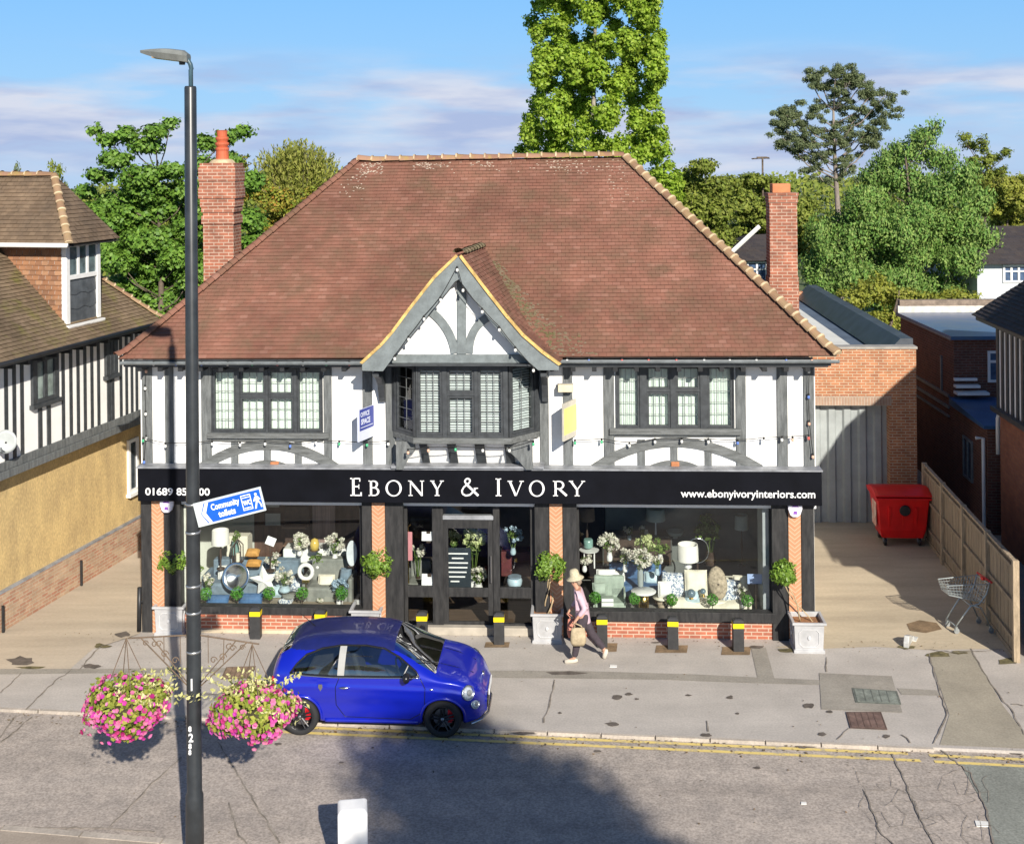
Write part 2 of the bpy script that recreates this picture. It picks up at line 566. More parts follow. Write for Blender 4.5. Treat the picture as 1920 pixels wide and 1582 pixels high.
P['brickor'] = brickmat('orange_brick', (0.44, 0.18, 0.08), (0.33, 0.125, 0.062), (0.46, 0.36, 0.25), mort=0.011)
P['brickdk'] = brickmat('brown_brick', (0.16, 0.055, 0.035), (0.11, 0.04, 0.028), (0.16, 0.11, 0.085))
P['brickch'] = brickmat('chimney_brick', (0.36, 0.125, 0.072), (0.25, 0.095, 0.06), (0.43, 0.31, 0.235), mort=0.011, var=.4)
P['chev'] = chevronmat('herringbone_brick', (0.54, 0.265, 0.145), (0.47, 0.22, 0.115), (0.56, 0.38, 0.25))
P['glass'] = glassmat('window_glass', (0.93, 0.96, 0.95), 0.8, 0.035)
P['cglass'] = glassmat('car_glass', (0.62, 0.72, 0.74), 1.0, 0.20)
P['curtain'] = M('pale_curtain', (0.70, 0.78, 0.72), 0.9, 0.07, 3.0)
P['blind'] = M('white_blind', (0.60, 0.66, 0.67), 0.6, 0.05, 3.0)
P['dark'] = M('dark_inside', (0.02, 0.019, 0.018), 0.9, 0.2, 3.0)
# ------------------------------------------------------------------ the ground
mt_ground = M('rough_ground', (0.10, 0.13, 0.05), 0.95, 0.3, 0.3)
mt_road = M('worn_asphalt', (0.43, 0.37, 0.318), 0.92, 0.12, 2.6, 0.25, fine=0.36, c2=(0.335, 0.292, 0.255), streak=.16)
mt_pave = M('pale_pavement', (0.488, 0.447, 0.403), 0.9, 0.1, 1.1, 0.1, fine=0.13, c2=(0.412, 0.378, 0.342), streak=.10)
mt_drive = M('ochre_concrete', (0.54, 0.455, 0.325), 0.9, 0.15, 0.6, 0.1, fine=0.1, c2=(0.42, 0.35, 0.25), streak=.18, stretch=(0.5, 1.6, 1))
mt_drivel = M('tan_concrete', (0.52, 0.445, 0.345), 0.9, 0.15, 0.6, 0.1, fine=0.1, c2=(0.42, 0.355, 0.275), streak=.18, stretch=(0.5, 1.5, 1))
mt_kerb = M('kerb_stone', (0.44, 0.385, 0.325), 0.85, 0.2, 2.0, 0.1, fine=0.15)
mt_patch = M('asphalt_patch', (0.30, 0.275, 0.235), 0.92, 0.12, 1.5, 0.1, fine=0.15)
mt_patch2 = M('green_grey_asphalt', (0.235, 0.245, 0.215), 0.92, 0.15, 1.0, 0.2, fine=0.3)
mt_crack = M('tar_crack', (0.235, 0.205, 0.17), 0.95, 0.4, 4.0)
mt_stain = M('oil_stain', (0.12, 0.10, 0.085), 0.85, 0.3, 6.0)
mt_weed = M('weedy_soil', (0.13, 0.11, 0.05), 0.95, 0.5, 8.0)
ZR = -0.05
gm = MB()
gy = [(-300, -.14), (120, -.14), (200, -2.2), (300, -5), (600, -11), (1000, -18), (2000, -36), (2900, -52)]
for y_, z_ in gy: gm.v += [(-2500, y_, z_), (2500, y_, z_)]
for i in range(len(gy) - 1): gm.f.append((2 * i, 2 * i + 1, 2 * i + 3, 2 * i + 2))
struct(gm.build('ground', mt_ground))
def kerbY(x): return 20.79 + (x + 0.1) * -0.1137
struct(MB().sheet([(-60, -20), (60, -20), (60, kerbY(60) + 0.5), (-60, kerbY(-60) + 0.5)], ZR).build('road', mt_road))
# pavement slab up to and behind the buildings
mb = MB()
mb.slab([(-60, kerbY(-60) + 0.07), (60, kerbY(60) + 0.07), (60, 33), (-60, 33)], -0.13, 0.0)
struct(mb.build('pavement', mt_pave))
# kerb stones, each 0.9 m with a dark joint
mb = MB()
x = -40.0
while x < 6.2:
    n = x + 0.9
    mb.slab([(x + 0.012, kerbY(x)), (n - 0.012, kerbY(n)), (n - 0.012, kerbY(n) + 0.066), (x + 0.012, kerbY(x) + 0.066)], -0.13, 0.006 + random.uniform(-.004, .004))
    x = n
struct(mb.build('kerb', mt_kerb))
mb = MB()
mb.slab([(6.25, kerbY(6.25)), (9.6, kerbY(9.6)), (9.6, kerbY(9.6) + 0.066), (6.25, kerbY(6.25) + 0.066)], -0.13, -0.06)
struct(mb.build('dropped_kerb', mt_patch))
mb = MB()
x = 9.6
while x < 40:
    n = x + 0.9
    mb.slab([(x + 0.012, kerbY(x)), (n - 0.012, kerbY(n)), (n - 0.012, kerbY(n) + 0.066), (x + 0.012, kerbY(x) + 0.066)], -0.13, 0.006)
    x = n
struct(mb.build('kerb', mt_kerb))
# near-side traffic island
mt_isl = M('island_paving', (0.36, 0.30, 0.24), 0.9, 0.15, 1.5, fine=0.15)
isl = [(-30, 21.4), (-7.56, 17.86), (-5.11, 17.47), (-4.1, 17.25), (-3.4, 17.02), (-2.2, 16.7), (-1.5, 16.3), (-1.2, 15.5), (-1.6, 14.4), (-3, 14.0), (-30, 14)]
struct(MB().slab(isl, -0.13, 0.0).build('traffic_island', mt_isl))
mb = MB()
def offpoly(a, b, w):
    d = Vector((b[0] - a[0], b[1] - a[1])); d.normalize(); n = Vector((-d.y, d.x)) * w
    return [a, b, (b[0] + n.x, b[1] + n.y), (a[0] + n.x, a[1] + n.y)]
for a, b in zip(isl[:-3], isl[1:-2]):
    L = math.hypot(b[0] - a[0], b[1] - a[1]); k = max(1, int(L / 0.9))
    for i in range(k):
        p = (a[0] + (b[0] - a[0]) * (i + .012) / k, a[1] + (b[1] - a[1]) * (i + .012) / k)
        q = (a[0] + (b[0] - a[0]) * (i + .988) / k, a[1] + (b[1] - a[1]) * (i + .988) / k)
        mb.slab(offpoly(p, q, 0.13), -0.13, 0.008)
struct(mb.build('island_kerb', mt_kerb))
# driveways
def PG(*pts, h=0.0): return [G(x, y, h) for x, y in pts]
dl = PG((0, 1262), (130, 1255), (175, 1216), (258, 1190)) + [(-7.7, 26), (-7.6, 42), (-9.2, 42), (-16, 24), (-16, 22.6)]
struct(MB().sheet(dl, 0.004).build('side_driveway', mt_drivel))
dr = PG((1452, 1214), (1540, 1216), (1640, 1212), (1735, 1218), (1880, 1216), (1900, 1243)) + [(9.6, 23.4), (10.9, 34), (5.6, 34), (5.6, 24.4)]
struct(MB().sheet(dr, 0.004).build('driveway', mt_drive))
al = [(9.9, 23.2), (13.5, 23.2), (13.5, 45), (10.9, 45), (10.9, 34)]
struct(MB().sheet(al, 0.004).build('alley_path', mt_patch))
# repaired strips in the pavement
mb = MB()
mb.sheet(PG((0, 1254), (180, 1254), (440, 1252), (440, 1260), (180, 1262), (0, 1264)), 0.008)
mb.sheet(PG((905, 1257), (1090, 1258), (1300, 1264), (1420, 1270), (1540, 1275), (1540, 1284), (1400, 1280), (1240, 1274), (905, 1270)), 0.008)
mb.sheet(PG((1408, 1214), (1436, 1214), (1452, 1272), (1420, 1270)), 0.0085)
mb.sheet(PG((1682, 1290), (1758, 1294), (1762, 1304), (1690, 1302)), 0.008)
mb.sheet(PG((1536, 1262), (1672, 1268), (1692, 1336), (1540, 1330)), 0.012)
struct(mb.build('pavement_repair', mt_patch))
mb = MB()
mb.sheet(PG((1742, 1228), (1822, 1218), (1880, 1322), (1930, 1386), (1985, 1406), (1762, 1396), (1780, 1340)), 0.008)
struct(mb.build('asphalt_apron', M('apron_asphalt', (0.335, 0.30, 0.235), 0.92, 0.12, 1.0, 0.1, fine=0.15)))
mb = MB()
mb.sheet(PG((1800, 1432), (1960, 1432), (2100, 1640), (1870, 1640), (1852, 1520), h=ZR), ZR + 0.006)
struct(mb.build('road_patch', mt_patch2))
# brown patches round the posts, weeds along the joints
mb = MB()
for (x0, y0, x1, y1) in ((908, 1204, 956, 1214), (1228, 1210, 1290, 1224), (1352, 1213, 1408, 1228), (1128, 1206, 1158, 1222)):
    mb.sheet(PG((x0 + 3, y0), (x1, y0), (x1 - 2, y1), (x0, y1)), 0.010)
struct(mb.build('brown_paving_patch', M('brown_paving', (0.22, 0.15, 0.085), 0.95, 0.3, 4.0, fine=0.2)))
def blob(cx, cy, rx, ry, h=0.0, n=11):
    return [G(cx + rx * math.cos(2 * math.pi * k / n) * random.uniform(.55, 1.15), cy + ry * math.sin(2 * math.pi * k / n) * random.uniform(.55, 1.15), h) for k in range(n)]
mb = MB()
for s in ((1158, 1308, 11, 5), (1178, 1302, 9, 3), (1194, 1311, 5, 2), (1290, 1304, 8, 2), (1368, 1308, 7, 4), (1518, 1323, 12, 6), (1555, 1335, 6, 3), (1150, 1358, 16, 4), (1540, 1377, 9, 4), (1662, 1381, 8, 4), (1050, 1337, 4, 2), (1383, 1338, 5, 2), (40, 1240, 30, 10), (170, 1250, 20, 5), (1230, 1205, 10, 2), (1060, 1262, 40, 4), (985, 1375, 26, 3), (1420, 1214, 16, 4), (1325, 1378, 12, 4), (230, 1190, 16, 6)):
    mb.sheet(blob(*s), 0.013)
for s in ((1120, 1409, 9, 3), (520, 1395, 8, 3), (640, 1430, 7, 2), (1510, 1400, 24, 4), (1655, 1402, 22, 4), (1905, 1412, 18, 4), (1420, 1440, 8, 3)):
    mb.sheet(blob(*s, ZR), ZR + 0.013)
struct(mb.build('oil_stain', mt_stain))
mb = MB()
for s in ((1760, 1228, 24, 6), (1800, 1224, 20, 4), (1700, 1214, 20, 4), (1890, 1240, 26, 7), (1480, 1220, 30, 5), (1530, 1222, 16, 4), (60, 1252, 30, 3), (190, 1212, 20, 5)):
    mb.sheet(blob(*s), 0.014)
struct(mb.build('weed_patch', mt_weed))
mb = MB()
mb.sheet(PG((1700, 1170), (1724, 1163), (1756, 1168), (1766, 1180), (1736, 1187), (1706, 1183)), 0.012)
struct(mb.build('worn_ground_patch', M('worn_brown', (0.20, 0.135, 0.075), 0.95, 0.3, 4.0, fine=0.2)))
# cracks
def ribbon(mb, pts, w, z, h):
    P_ = []
    for (a, b) in zip(pts[:-1], pts[1:]):
        n = max(2, int(math.hypot(a[0] - b[0], a[1] - b[1]) / 9))
        for i in range(n):
            t = i / n
            P_.append((a[0] + (b[0] - a[0]) * t + random.uniform(-2, 2), a[1] + (b[1] - a[1]) * t + random.uniform(-1.2, 1.2)))
    P_.append(pts[-1])
    g = [Vector(G(x, y, h)) for x, y in P_]
    for i, (a, b) in enumerate(zip(g[:-1], g[1:])):
        d = (b - a)
        if d.length < 1e-6: continue
        n = Vector((-d.y, d.x)).normalized() * (w * random.uniform(.5, 1.2) / 2)
        mb.add([(a.x - n.x, a.y - n.y, z), (b.x - n.x, b.y - n.y, z), (b.x + n.x, b.y + n.y, z), (a.x + n.x, a.y + n.y, z)], [(0, 1, 2, 3)])
mb = MB()
for pts in ([(0, 1300), (40, 1262)], [(50, 1330), (90, 1288), (135, 1255)], [(150, 1256), (185, 1215), (258, 1190)], [(1018, 1356), (1030, 1322), (1040, 1275)], [(1326, 1372), (1325, 1352)],
            [(1570, 1386), (1592, 1366)], [(1708, 1393), (1690, 1378)], [(1752, 1394), (1776, 1340), (1742, 1226)], [(1820, 1218), (1870, 1300), (1895, 1330), (1920, 1378)], [(1735, 1218), (1800, 1224), (1880, 1218)], [(1895, 1320), (1920, 1324)], [(1550, 1232), (1550, 1260)], [(330, 1305), (440, 1300)]):
    ribbon(mb, pts, 0.026, 0.016, 0)
for pts in ([(0, 1385), (20, 1356), (30, 1342)], [(0, 1393), (60, 1345)], [(205, 1552), (285, 1470), (340, 1420)], [(408, 1392), (475, 1500), (525, 1582)], [(428, 1505), (448, 1568), (470, 1590)],
            [(1672, 1414), (1700, 1475), (1722, 1530), (1760, 1600)], [(1760, 1404), (1820, 1450), (1850, 1520), (1866, 1600)], [(0, 1549), (90, 1553), (190, 1552), (290, 1560)], [(1620, 1480), (1650, 1560), (1680, 1590)]):
    ribbon(mb, pts, 0.028, ZR + 0.016, ZR)
rr = random.Random(3)
NXg, NYg = 9, 8
nodes = {}
for a in range(NXg):
    for b in range(NYg):
        nodes[a, b] = (1612 + a * 29 + rr.uniform(-13, 13) + b * 4, 1446 + b * 21 + rr.uniform(-9, 9))
for (a, b), q in nodes.items():
    for c in ((a + 1, b), (a, b + 1)):
        if c in nodes and rr.random() < .5: ribbon(mb, [q, nodes[c]], 0.008, ZR + 0.016, ZR)
struct(mb.build('surface_crack', mt_crack))
# double yellow lines
def yellowmat():
    m, nt, b = newmat('worn_yellow_line')
    tc = nd(nt, 'ShaderNodeTexCoord')
    no = nd(nt, 'ShaderNodeTexNoise'); no.inputs['Scale'].default_value = 7; no.inputs['Detail'].default_value = 8; no.inputs['Roughness'].default_value = 0.75
    nt.links.new(tc.outputs['Object'], no.inputs['Vector'])
    r = nd(nt, 'ShaderNodeValToRGB')
    r.color_ramp.elements[0].position, r.color_ramp.elements[0].color = 0.36, (0.42, 0.36, 0.25, 1)
    r.color_ramp.elements[1].position, r.color_ramp.elements[1].color = 0.5, (0.74, 0.57, 0.19, 1)
    nt.links.new(no.outputs[0], r.inputs[0]); nt.links.new(r.outputs[0], b.inputs['Base Color'])
    b.inputs['Roughness'].default_value = 0.8
    return m
mb = MB()
def linestrip(x0, y0, x1, y1, w=0.085):
    a, b = G(x0, y0, ZR), G(x1, y1, ZR)
    mb.sheet([(a[0], a[1] - w / 2), (b[0], b[1] - w / 2), (b[0], b[1] + w / 2), (a[0], a[1] + w / 2)], ZR + 0.009)
linestrip(395, 1356, 1702, 1413); linestrip(395, 1366, 1726, 1426)
linestrip(1742, 1416, 2050, 1430); linestrip(1752, 1428, 2050, 1443)
struct(mb.build('double_yellow_line', yellowmat()))
# ------------------------------------------------------------------ the timber framed shop
shop = empty('shop_building', (0, BY, 0), -BT, 'white and grey half timbered shop with a red tiled hip roof', 'shop')
shop['category'] = 'building'
UL, UR = -7.76, 6.04
def tiles(el, er, tr, tl, gauge=0.1, tw=0.165, th=0.02, jit=0.006, mb=None):
    el, er, tr, tl = [Vector(p) for p in (el, er, tr, tl)]
    mb = mb or MB()
    H_ = ((tl + tr) / 2 - (el + er) / 2).length
    N = max(1, int(round(H_ / gauge)))
    ax = (er - el).normalized()
    up = ((tl + tr) / 2 - (el + er) / 2); up = (up - ax * up.dot(ax)).normalized()
    n = ax.cross(up).normalized()
    if n.z < 0: n = -n
    flip = ax.cross(up).z < 0
    for k in range(N):
        t0, t1 = k / N, min(1.0, (k + 1.3) / N)
        def line(t): return el + (tl - el) * t, er + (tr - er) * t
        a0, b0 = line(t0); a1, b1 = line(t1)
        x0, x1 = (a0 - el).dot(ax), (b0 - el).dot(ax)
        y0, y1 = (a1 - el).dot(ax), (b1 - el).dot(ax)
        base0 = a0 - ax * x0; base1 = a1 - ax * y0
        x = math.floor(min(x0, y0) / tw) * tw - (tw / 2 if k % 2 else 0)
        while x < max(x1, y1):
            p, q = x + 0.002, x + tw - 0.002
            lo0, lo1 = max(p, x0), min(q, x1)
            hi0, hi1 = max(p, y0), min(q, y1)
            x += tw
            if lo1 - lo0 < 0.01 and hi1 - hi0 < 0.01: continue
            if lo1 < lo0: lo0 = lo1 = max(x0, min(x1, (lo0 + lo1) / 2))
            if hi1 < hi0: hi0 = hi1 = max(y0, min(y1, (hi0 + hi1) / 2))
            ja, jb = th + random.uniform(0, jit), th + random.uniform(0, jit)
            A, B_ = base0 + ax * lo0, base0 + ax * lo1
            D, C_ = base1 + ax * hi0, base1 + ax * hi1
            vs = [A + n * ja, B_ + n * jb, C_ + n * 0.002, D + n * 0.002, A - n * .004, B_ - n * .004]
            fs = [(0, 1, 2, 3), (4, 5, 1, 0)]
            if flip: fs = [f[::-1] for f in fs]
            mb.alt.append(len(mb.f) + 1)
            mb.add(vs, fs)
    mb.add([el - n * .012, er - n * .012, tr - n * .012, tl - n * .012], [(0, 1, 2, 3)])
    return mb
def bonnets(parent, a, b, r=0.115, step=0.2, name='hip_tiles', mname='hip_mortar', mat=None, mort=True, lift=.035):
    """arched tiles climbing a hip or a ridge from a to b, each bedded on a mortar arc"""
    a, b = Vector(a), Vector(b)
    d = (b - a).normalized(); L = (b - a).length
    s = d.cross(Vector((0, 0, 1))).normalized(); w = s.cross(d).normalized()
    m1, m2 = MB(), MB()
    k = 0; n = 8
    while k * step < L - 0.05:
        p = a + d * (k * step); q = a + d * min(L, k * step + step * 1.25)
        j = random.uniform(-.008, .008)
        vs = []
        for (c, rr_, lift) in ((p, r * 1.12, lift + j), (q, r * .86, .0)):
            for i in range(n + 1):
                t = math.pi * (i / n) 
                vs.append(c + s * (math.cos(t) * rr_) + w * (math.sin(t) * rr_ * .8 + lift))
        m1.add(vs, [(i, i + 1, i + n + 2, i + n + 1) for i in range(n)])
        if mort:
            vs = []
            for (rr_, off) in ((r * 1.02, -.022), (r * 1.08, .02)):
                for i in range(n + 1):
                    t = math.pi * (i / n)
                    vs.append(p + d * off + s * (math.cos(t) * rr_) + w * (math.sin(t) * rr_ * .8 + .025 + j))
            N_ = n + 1
            m2.add(vs, [tuple(range(n, -1, -1))] + [(i, i + 1, i + N_ + 1, i + N_) for i in range(n)])
        k += 1
    o = m1.build(name, mat or P['bonnet'], parent, smooth=False)
    if mort: m2.build(mname, P['mortar'], parent)
    return o
# main roof
VE, ZE, VR, ZRG = -0.5, 5.70, 3.5, 9.70
eL, eR = F(222, 668, VE)[0], F(1568, 657, VE)[0]
rL, rR = F(672, 303, VR)[0], F(1170, 290, VR)[0]
VB = 7.5
roof_bm = tiles((eL, VE, ZE), (eR, VE, ZE + .06), (rR, VR, ZRG), (rL, VR, ZRG - .02))
tiles((eR, VE, ZE + .06), (eR, VB, ZE), (rR, VR, ZRG), (rR, VR, ZRG), mb=roof_bm)
tiles((eL, VB, ZE), (eL, VE, ZE), (rL, VR, ZRG - .02), (rL, VR, ZRG - .02), mb=roof_bm)
tiles((eR, VB, ZE), (eL, VB, ZE), (rL, VR, ZRG - .02), (rR, VR, ZRG), gauge=.2, mb=roof_bm)
roof = roof_bm.build('roof', P['rooftile'], shop, alt=P['clayedge_shade'])
bonnets(roof, (eR, VE - .02, ZE + .09), (rR, VR, ZRG + .02), .115, .235, lift=.045)
bonnets(roof, (eL, VE - .02, ZE + .03), (rL, VR, ZRG), .10, .17, mat=P['rooftile'], mort=False, lift=.05)
bonnets(roof, (eL, VB, ZE), (rL, VR, ZRG), .105, .3)
bonnets(roof, (eR, VB, ZE), (rR, VR, ZRG), .105, .3)
bonnets(roof, (rL, VR, ZRG - .03), (rR, VR, ZRG + .03), .13, .33, 'ridge_tiles', 'ridge_mortar', P['ridge'])
# white and yellow lichen near the ridge
mb1, mb2 = MB(), MB()
def onroof(u, s):
    """point on the front slope, s metres down from the ridge"""
    L = math.hypot(VR - VE, ZRG - ZE)
    t = s / L
    return Vector((u, VR - (VR - VE) * t, ZRG + .022 - (ZRG - ZE - .03) * t))
lr = random.Random(5)
for (ua, ub, sa, sb, n) in ((rL + .1, rL + .6, .12, .5, 40), (rL - .3, rL + .25, .3, 1.3, 26), (rL + 1.3, rL + 2.2, .15, .35, 30), (rL + 2.6, rL + 3.2, .12, .3, 14), (rR - 1.8, rR + .1, .12, .55, 90), (rR - .4, rR + .5, .5, 1.6, 50), (rR + .1, rR + 2.4, 1.0, 3.4, 26), (rL, rR, .1, .5, 20)):
    for _ in range(int(n * 1.7)):
        u, s = lr.uniform(ua, ub), lr.uniform(sa, sb)
        if u > rR and s < (u - rR) * 1.5 + .1: s = (u - rR) * 1.5 + lr.uniform(.1, .5)
        if u < rL and s < (rL - u) * 1.3 + .1: continue
        p = onroof(u, s); w = lr.uniform(.010, .038); h = lr.uniform(.008, .02)
        dn = Vector((0, -.7, -.7))
        mb1.add([p + Vector((-w, 0, 0)), p + Vector((w * .3, 0, 0)) + dn * h, p + Vector((w, 0, 0)), p - dn * h + Vector((.01, 0, 0))], [(0, 1, 2, 3)])
mb1.build('lichen', M('white_lichen', (0.46, 0.37, 0.29), 0.95, 0.2, 20), roof)['kind'] = 'stuff'
# chimneys
def stack(name, u0, u1, v0, v1, z0, z1, bands, potdef=None):
    mb = MB()
    zc = z0
    for (zt, g) in bands:
        mb.box(u0 - g, v0 - g, zc, u1 + g, v1 + g, zt)
        zc = zt
    c = mb.build('chimney', P['brickch'], shop)
    return c
def cz(y, v, x): return F(x, y, v)[1]
v0 = 2.2
ua, ub = F(381, 450, v0)[0], F(451, 450, v0)[0] - .16
zb = [cz(y, v0, 415) for y in (420, 405, 398, 372, 352, 340, 322, 314, 306)]
ch = stack('chimney', ua, ub, v0, v0 + .62, 5.5, zb[-1], [(zb[0], 0), (zb[1], .03), (zb[2], .0), (zb[2] + .12, .03), (zb[3], .05), (zb[4], .08), (zb[5], .06), (zb[7], .075), (zb[8], .05)])
pz = zb[8]
pu = F(411, 300, v0)[0] - .03
pot = MB().lathe([(.17, 0), (.15, .06), (.14, .28), (.155, .30), (.155, .34), (.12, .36), (.155, .42), (.155, .46), (.115, .48), (.15, .55), (.15, .58), (.11, .6), (.12, .72), (.13, .74), (.1, .745), (.1, .6)], (pu, v0 + .34, pz), 18)
pot.build('chimney_pot', M('red_clay_pot', (0.50, 0.115, 0.05), 0.7, 0.15, 5.0), ch, smooth=False)
MB().lathe([(.32, -.02), (.24, .07), (.17, .09)], (pu, v0 + .34, pz), 14).build('flaunching', P['mortar'], ch)
v1 = 3.45
ua, ub = F(1442, 450, v1)[0], F(1497, 450, v1)[0]
z1 = cz(362, v1, 1470)
ch = stack('chimney', ua, ub, v1, v1 + .6, 0, z1, [(cz(520, v1, 1470), .0), (cz(380, v1, 1470), -.02), (z1 - .06, .0), (z1, .015)])
MB().box(F(1449, 350, v1)[0], v1 + .06, z1, F(1483, 350, v1)[0], v1 + .5, z1 + .21).build('chimney_cap', M('orange_terracotta', (0.56, 0.20, 0.085), 0.75, 0.15, 5.0), ch, bevel=.015)
# gutter, fascia under the tiles, soffit with rafter feet
gz = ZE - .06
for k in range(2):
    g = MB()
    a, b = ((eL + .06, F(690, 670, VE)[0]), (F(1042, 670, VE)[0], eR + .04))[k]
    za = gz + (.0 if k == 0 else .03)
    vs = []
    for x in (a, b):
        for i in range(7):
            t = math.pi + math.pi * i / 6
            vs.append((x, VE - .06 + .06 * math.cos(t), za + .01 + .06 * math.sin(t)))
        vs += [(x, VE, za + .02), (x, VE - .12, za + .02)]
    n = 9
    g.add(vs, [(i, i + 1, n + i + 1, n + i) for i in range(6)] + [(0, n, n + 8, 8), tuple(range(n)), tuple(range(2 * n - 1, n - 1, -1))])
    g.build('gutter', P['gutter'], shop)
MB().box(eL + .1, VE + .012, gz - .1, F(700, 670, VE)[0], VE + .04, ZE - .015).build('fascia_board', P['frame'], shop)
MB().box(F(1030, 670, VE)[0], VE + .012, gz - .08, eR - .1, VE + .04, ZE - .012).build('fascia_board', P['frame'], shop)
MB().box(eL + .15, VE + .045, ZE - .17, eR - .15, 0.2, ZE - .14).build('soffit', P['frame'], shop)
x = UL + .1
while x < UR:
    if not (F(715, 680, -.2)[0] < x < F(1030, 680, -.2)[0]): MB().box(x, VE + .06, ZE - .26, x + .09, -.005, ZE - .172).build('rafter_foot', P['black'], shop)
    x += .42
# walls
ZS = 2.62          # ground floor head, behind the sign
wl_, wr_ = (FU(398), FU(605)), (FU(1155), FU(1376))
wz = (FZ(812, 0, 500), FZ(690, 0, 500)); wz2 = (FZ(804, 0, 1265), FZ(682, 0, 1265))
bl, brr = FU(742), FU(1008)
bz = (FZ(872, 0, 870), FZ(672, 0, 870))
w = MB()
zt = ZE - .14
w.box(UL, 0, ZS, wl_[0], .24, zt)
w.box(wl_[0], 0, ZS, wl_[1], .24, wz[0]).box(wl_[0], 0, wz[1], wl_[1], .24, zt)
w.box(wl_[1], 0, ZS, bl, .24, zt)
w.box(bl, 0, ZS, brr, .24, FZ(822, 0))
w.box(brr, 0, ZS, wr_[0], .24, zt)
w.box(wr_[0], 0, ZS, wr_[1], .24, wz2[0]).box(wr_[0], 0, wz2[1], wr_[1], .24, zt)
w.box(wr_[1], 0, ZS, UR, .24, zt)
w.box(UL, .24, 0, UL + .24, 7.0, zt).box(UR - .24, .24, 0, UR, 7.0, zt).box(UL, 6.76, 0, UR, 7.0, zt)
w.build('wall', P['render'], shop)
MB().box(UL + .3, .9, ZS + .4, UR - .3, 1.0, zt).box(UL + .3, .3, ZS + .3, UR - .3, .9, ZS + .36).build('inner_wall', P['dark'], shop)
def post(x0, x1, y0, y1, v=-.035, name='timber_post', mat='timber', d=None):
    a, b = F(x0, y0, v), F(x1, y1, v)
    return MB().box(a[0], v, a[1], b[0], d if d is not None else .02, b[1]).build(name, P[mat], shop, bevel=.006)
YT, YB_ = 676, 884
for (a, b) in ((265, 286), (308, 326), (376, 397), (606, 623), (679, 699), (722, 742), (1011, 1030), (1055, 1075), (1131, 1153), (1379, 1400), (1456, 1478), (1506, 1528)):
    post(a, b, YT, YB_)
for (a, b, y0, y1) in ((287, 308, YT, 686), (326, 376, YT, 686), (397, 606, YT, 691), (623, 679, YT, 686), (1075, 1131, YT - 6, 678), (1153, 1379, YT - 8, 682), (1400, 1456, YT - 8, 678), (1478, 1506, YT - 8, 678)):
    post(a, b, y0, y1, -.03, 'timber_beam', 'timberh')
for (a, b, y0, y1) in ((388, 616, 812, 823), (1143, 1390, 804, 816)):
    post(a, b, y0, y1, -.1, 'window_sill', 'timberh')
for (a, b, y0, y1) in ((397, 606, 823, 828), (1153, 1379, 816, 820)):
    post(a, b, y0, y1, -.03, 'timber_beam', 'timberh')
for (a, b) in ((433, 447), (494, 508), (552, 566)): post(a, b, 828, YB_, -.028)
for (a, b) in ((1195, 1210), (1257, 1271), (1321, 1335)): post(a, b, 824, YB_, -.028)
def band(pts, wpx, v=-.045, y1=.02, name='curved_brace', mat='timberh', par=None):
    """a curved timber following photo points, constant width"""
    c = [Vector(F(x, y, v)) for x, y in pts]
    W = wpx / 92.0 / 2
    up, dn = [], []
    for i, p in enumerate(c):
        d = (c[min(i + 1, len(c) - 1)] - c[max(i - 1, 0)]).normalized()
        n = Vector((-d.y, d.x))
        up.append(p + n * W); dn.append(p - n * W)
    mb = MB()
    for i in range(len(c) - 1):
        mb.prism([tuple(dn[i]), tuple(dn[i + 1]), tuple(up[i + 1]), tuple(up[i])], v, y1)
    return mb.build(name, P[mat], par or shop)
def arcpts(x0, y0, xm, ym, x1, y1, n=14):
    out = []
    for i in range(n + 1):
        t = i / n
        # quadratic through the three points
        a, b, c = (1 - t) * (1 - 2 * t), 4 * t * (1 - t), t * (2 * t - 1)
        out.append((a * x0 + b * xm + c * x1, a * y0 + b * ym + c * y1))
    return out
band(arcpts(372, 880, 502, 834, 634, 880), 17)
band(arcpts(1112, 880, 1264, 829, 1426, 880), 17)
band(arcpts(448, 885, 500, 868, 556, 885), 9, -.06, name='arch_timber')
band(arcpts(1206, 885, 1264, 868, 1320, 885), 9, -.06, name='arch_timber')
for x in (506, 1258):
    a, b = F(x, 866, -.1), F(x + 16, 876, -.1)
    MB().box(a[0], -.1, a[1], b[0], 0, b[1]).build('terracotta_block', M('terracotta_block', (0.40, 0.16, 0.07), 0.8, 0.2, 8.0), shop, bevel=.02)
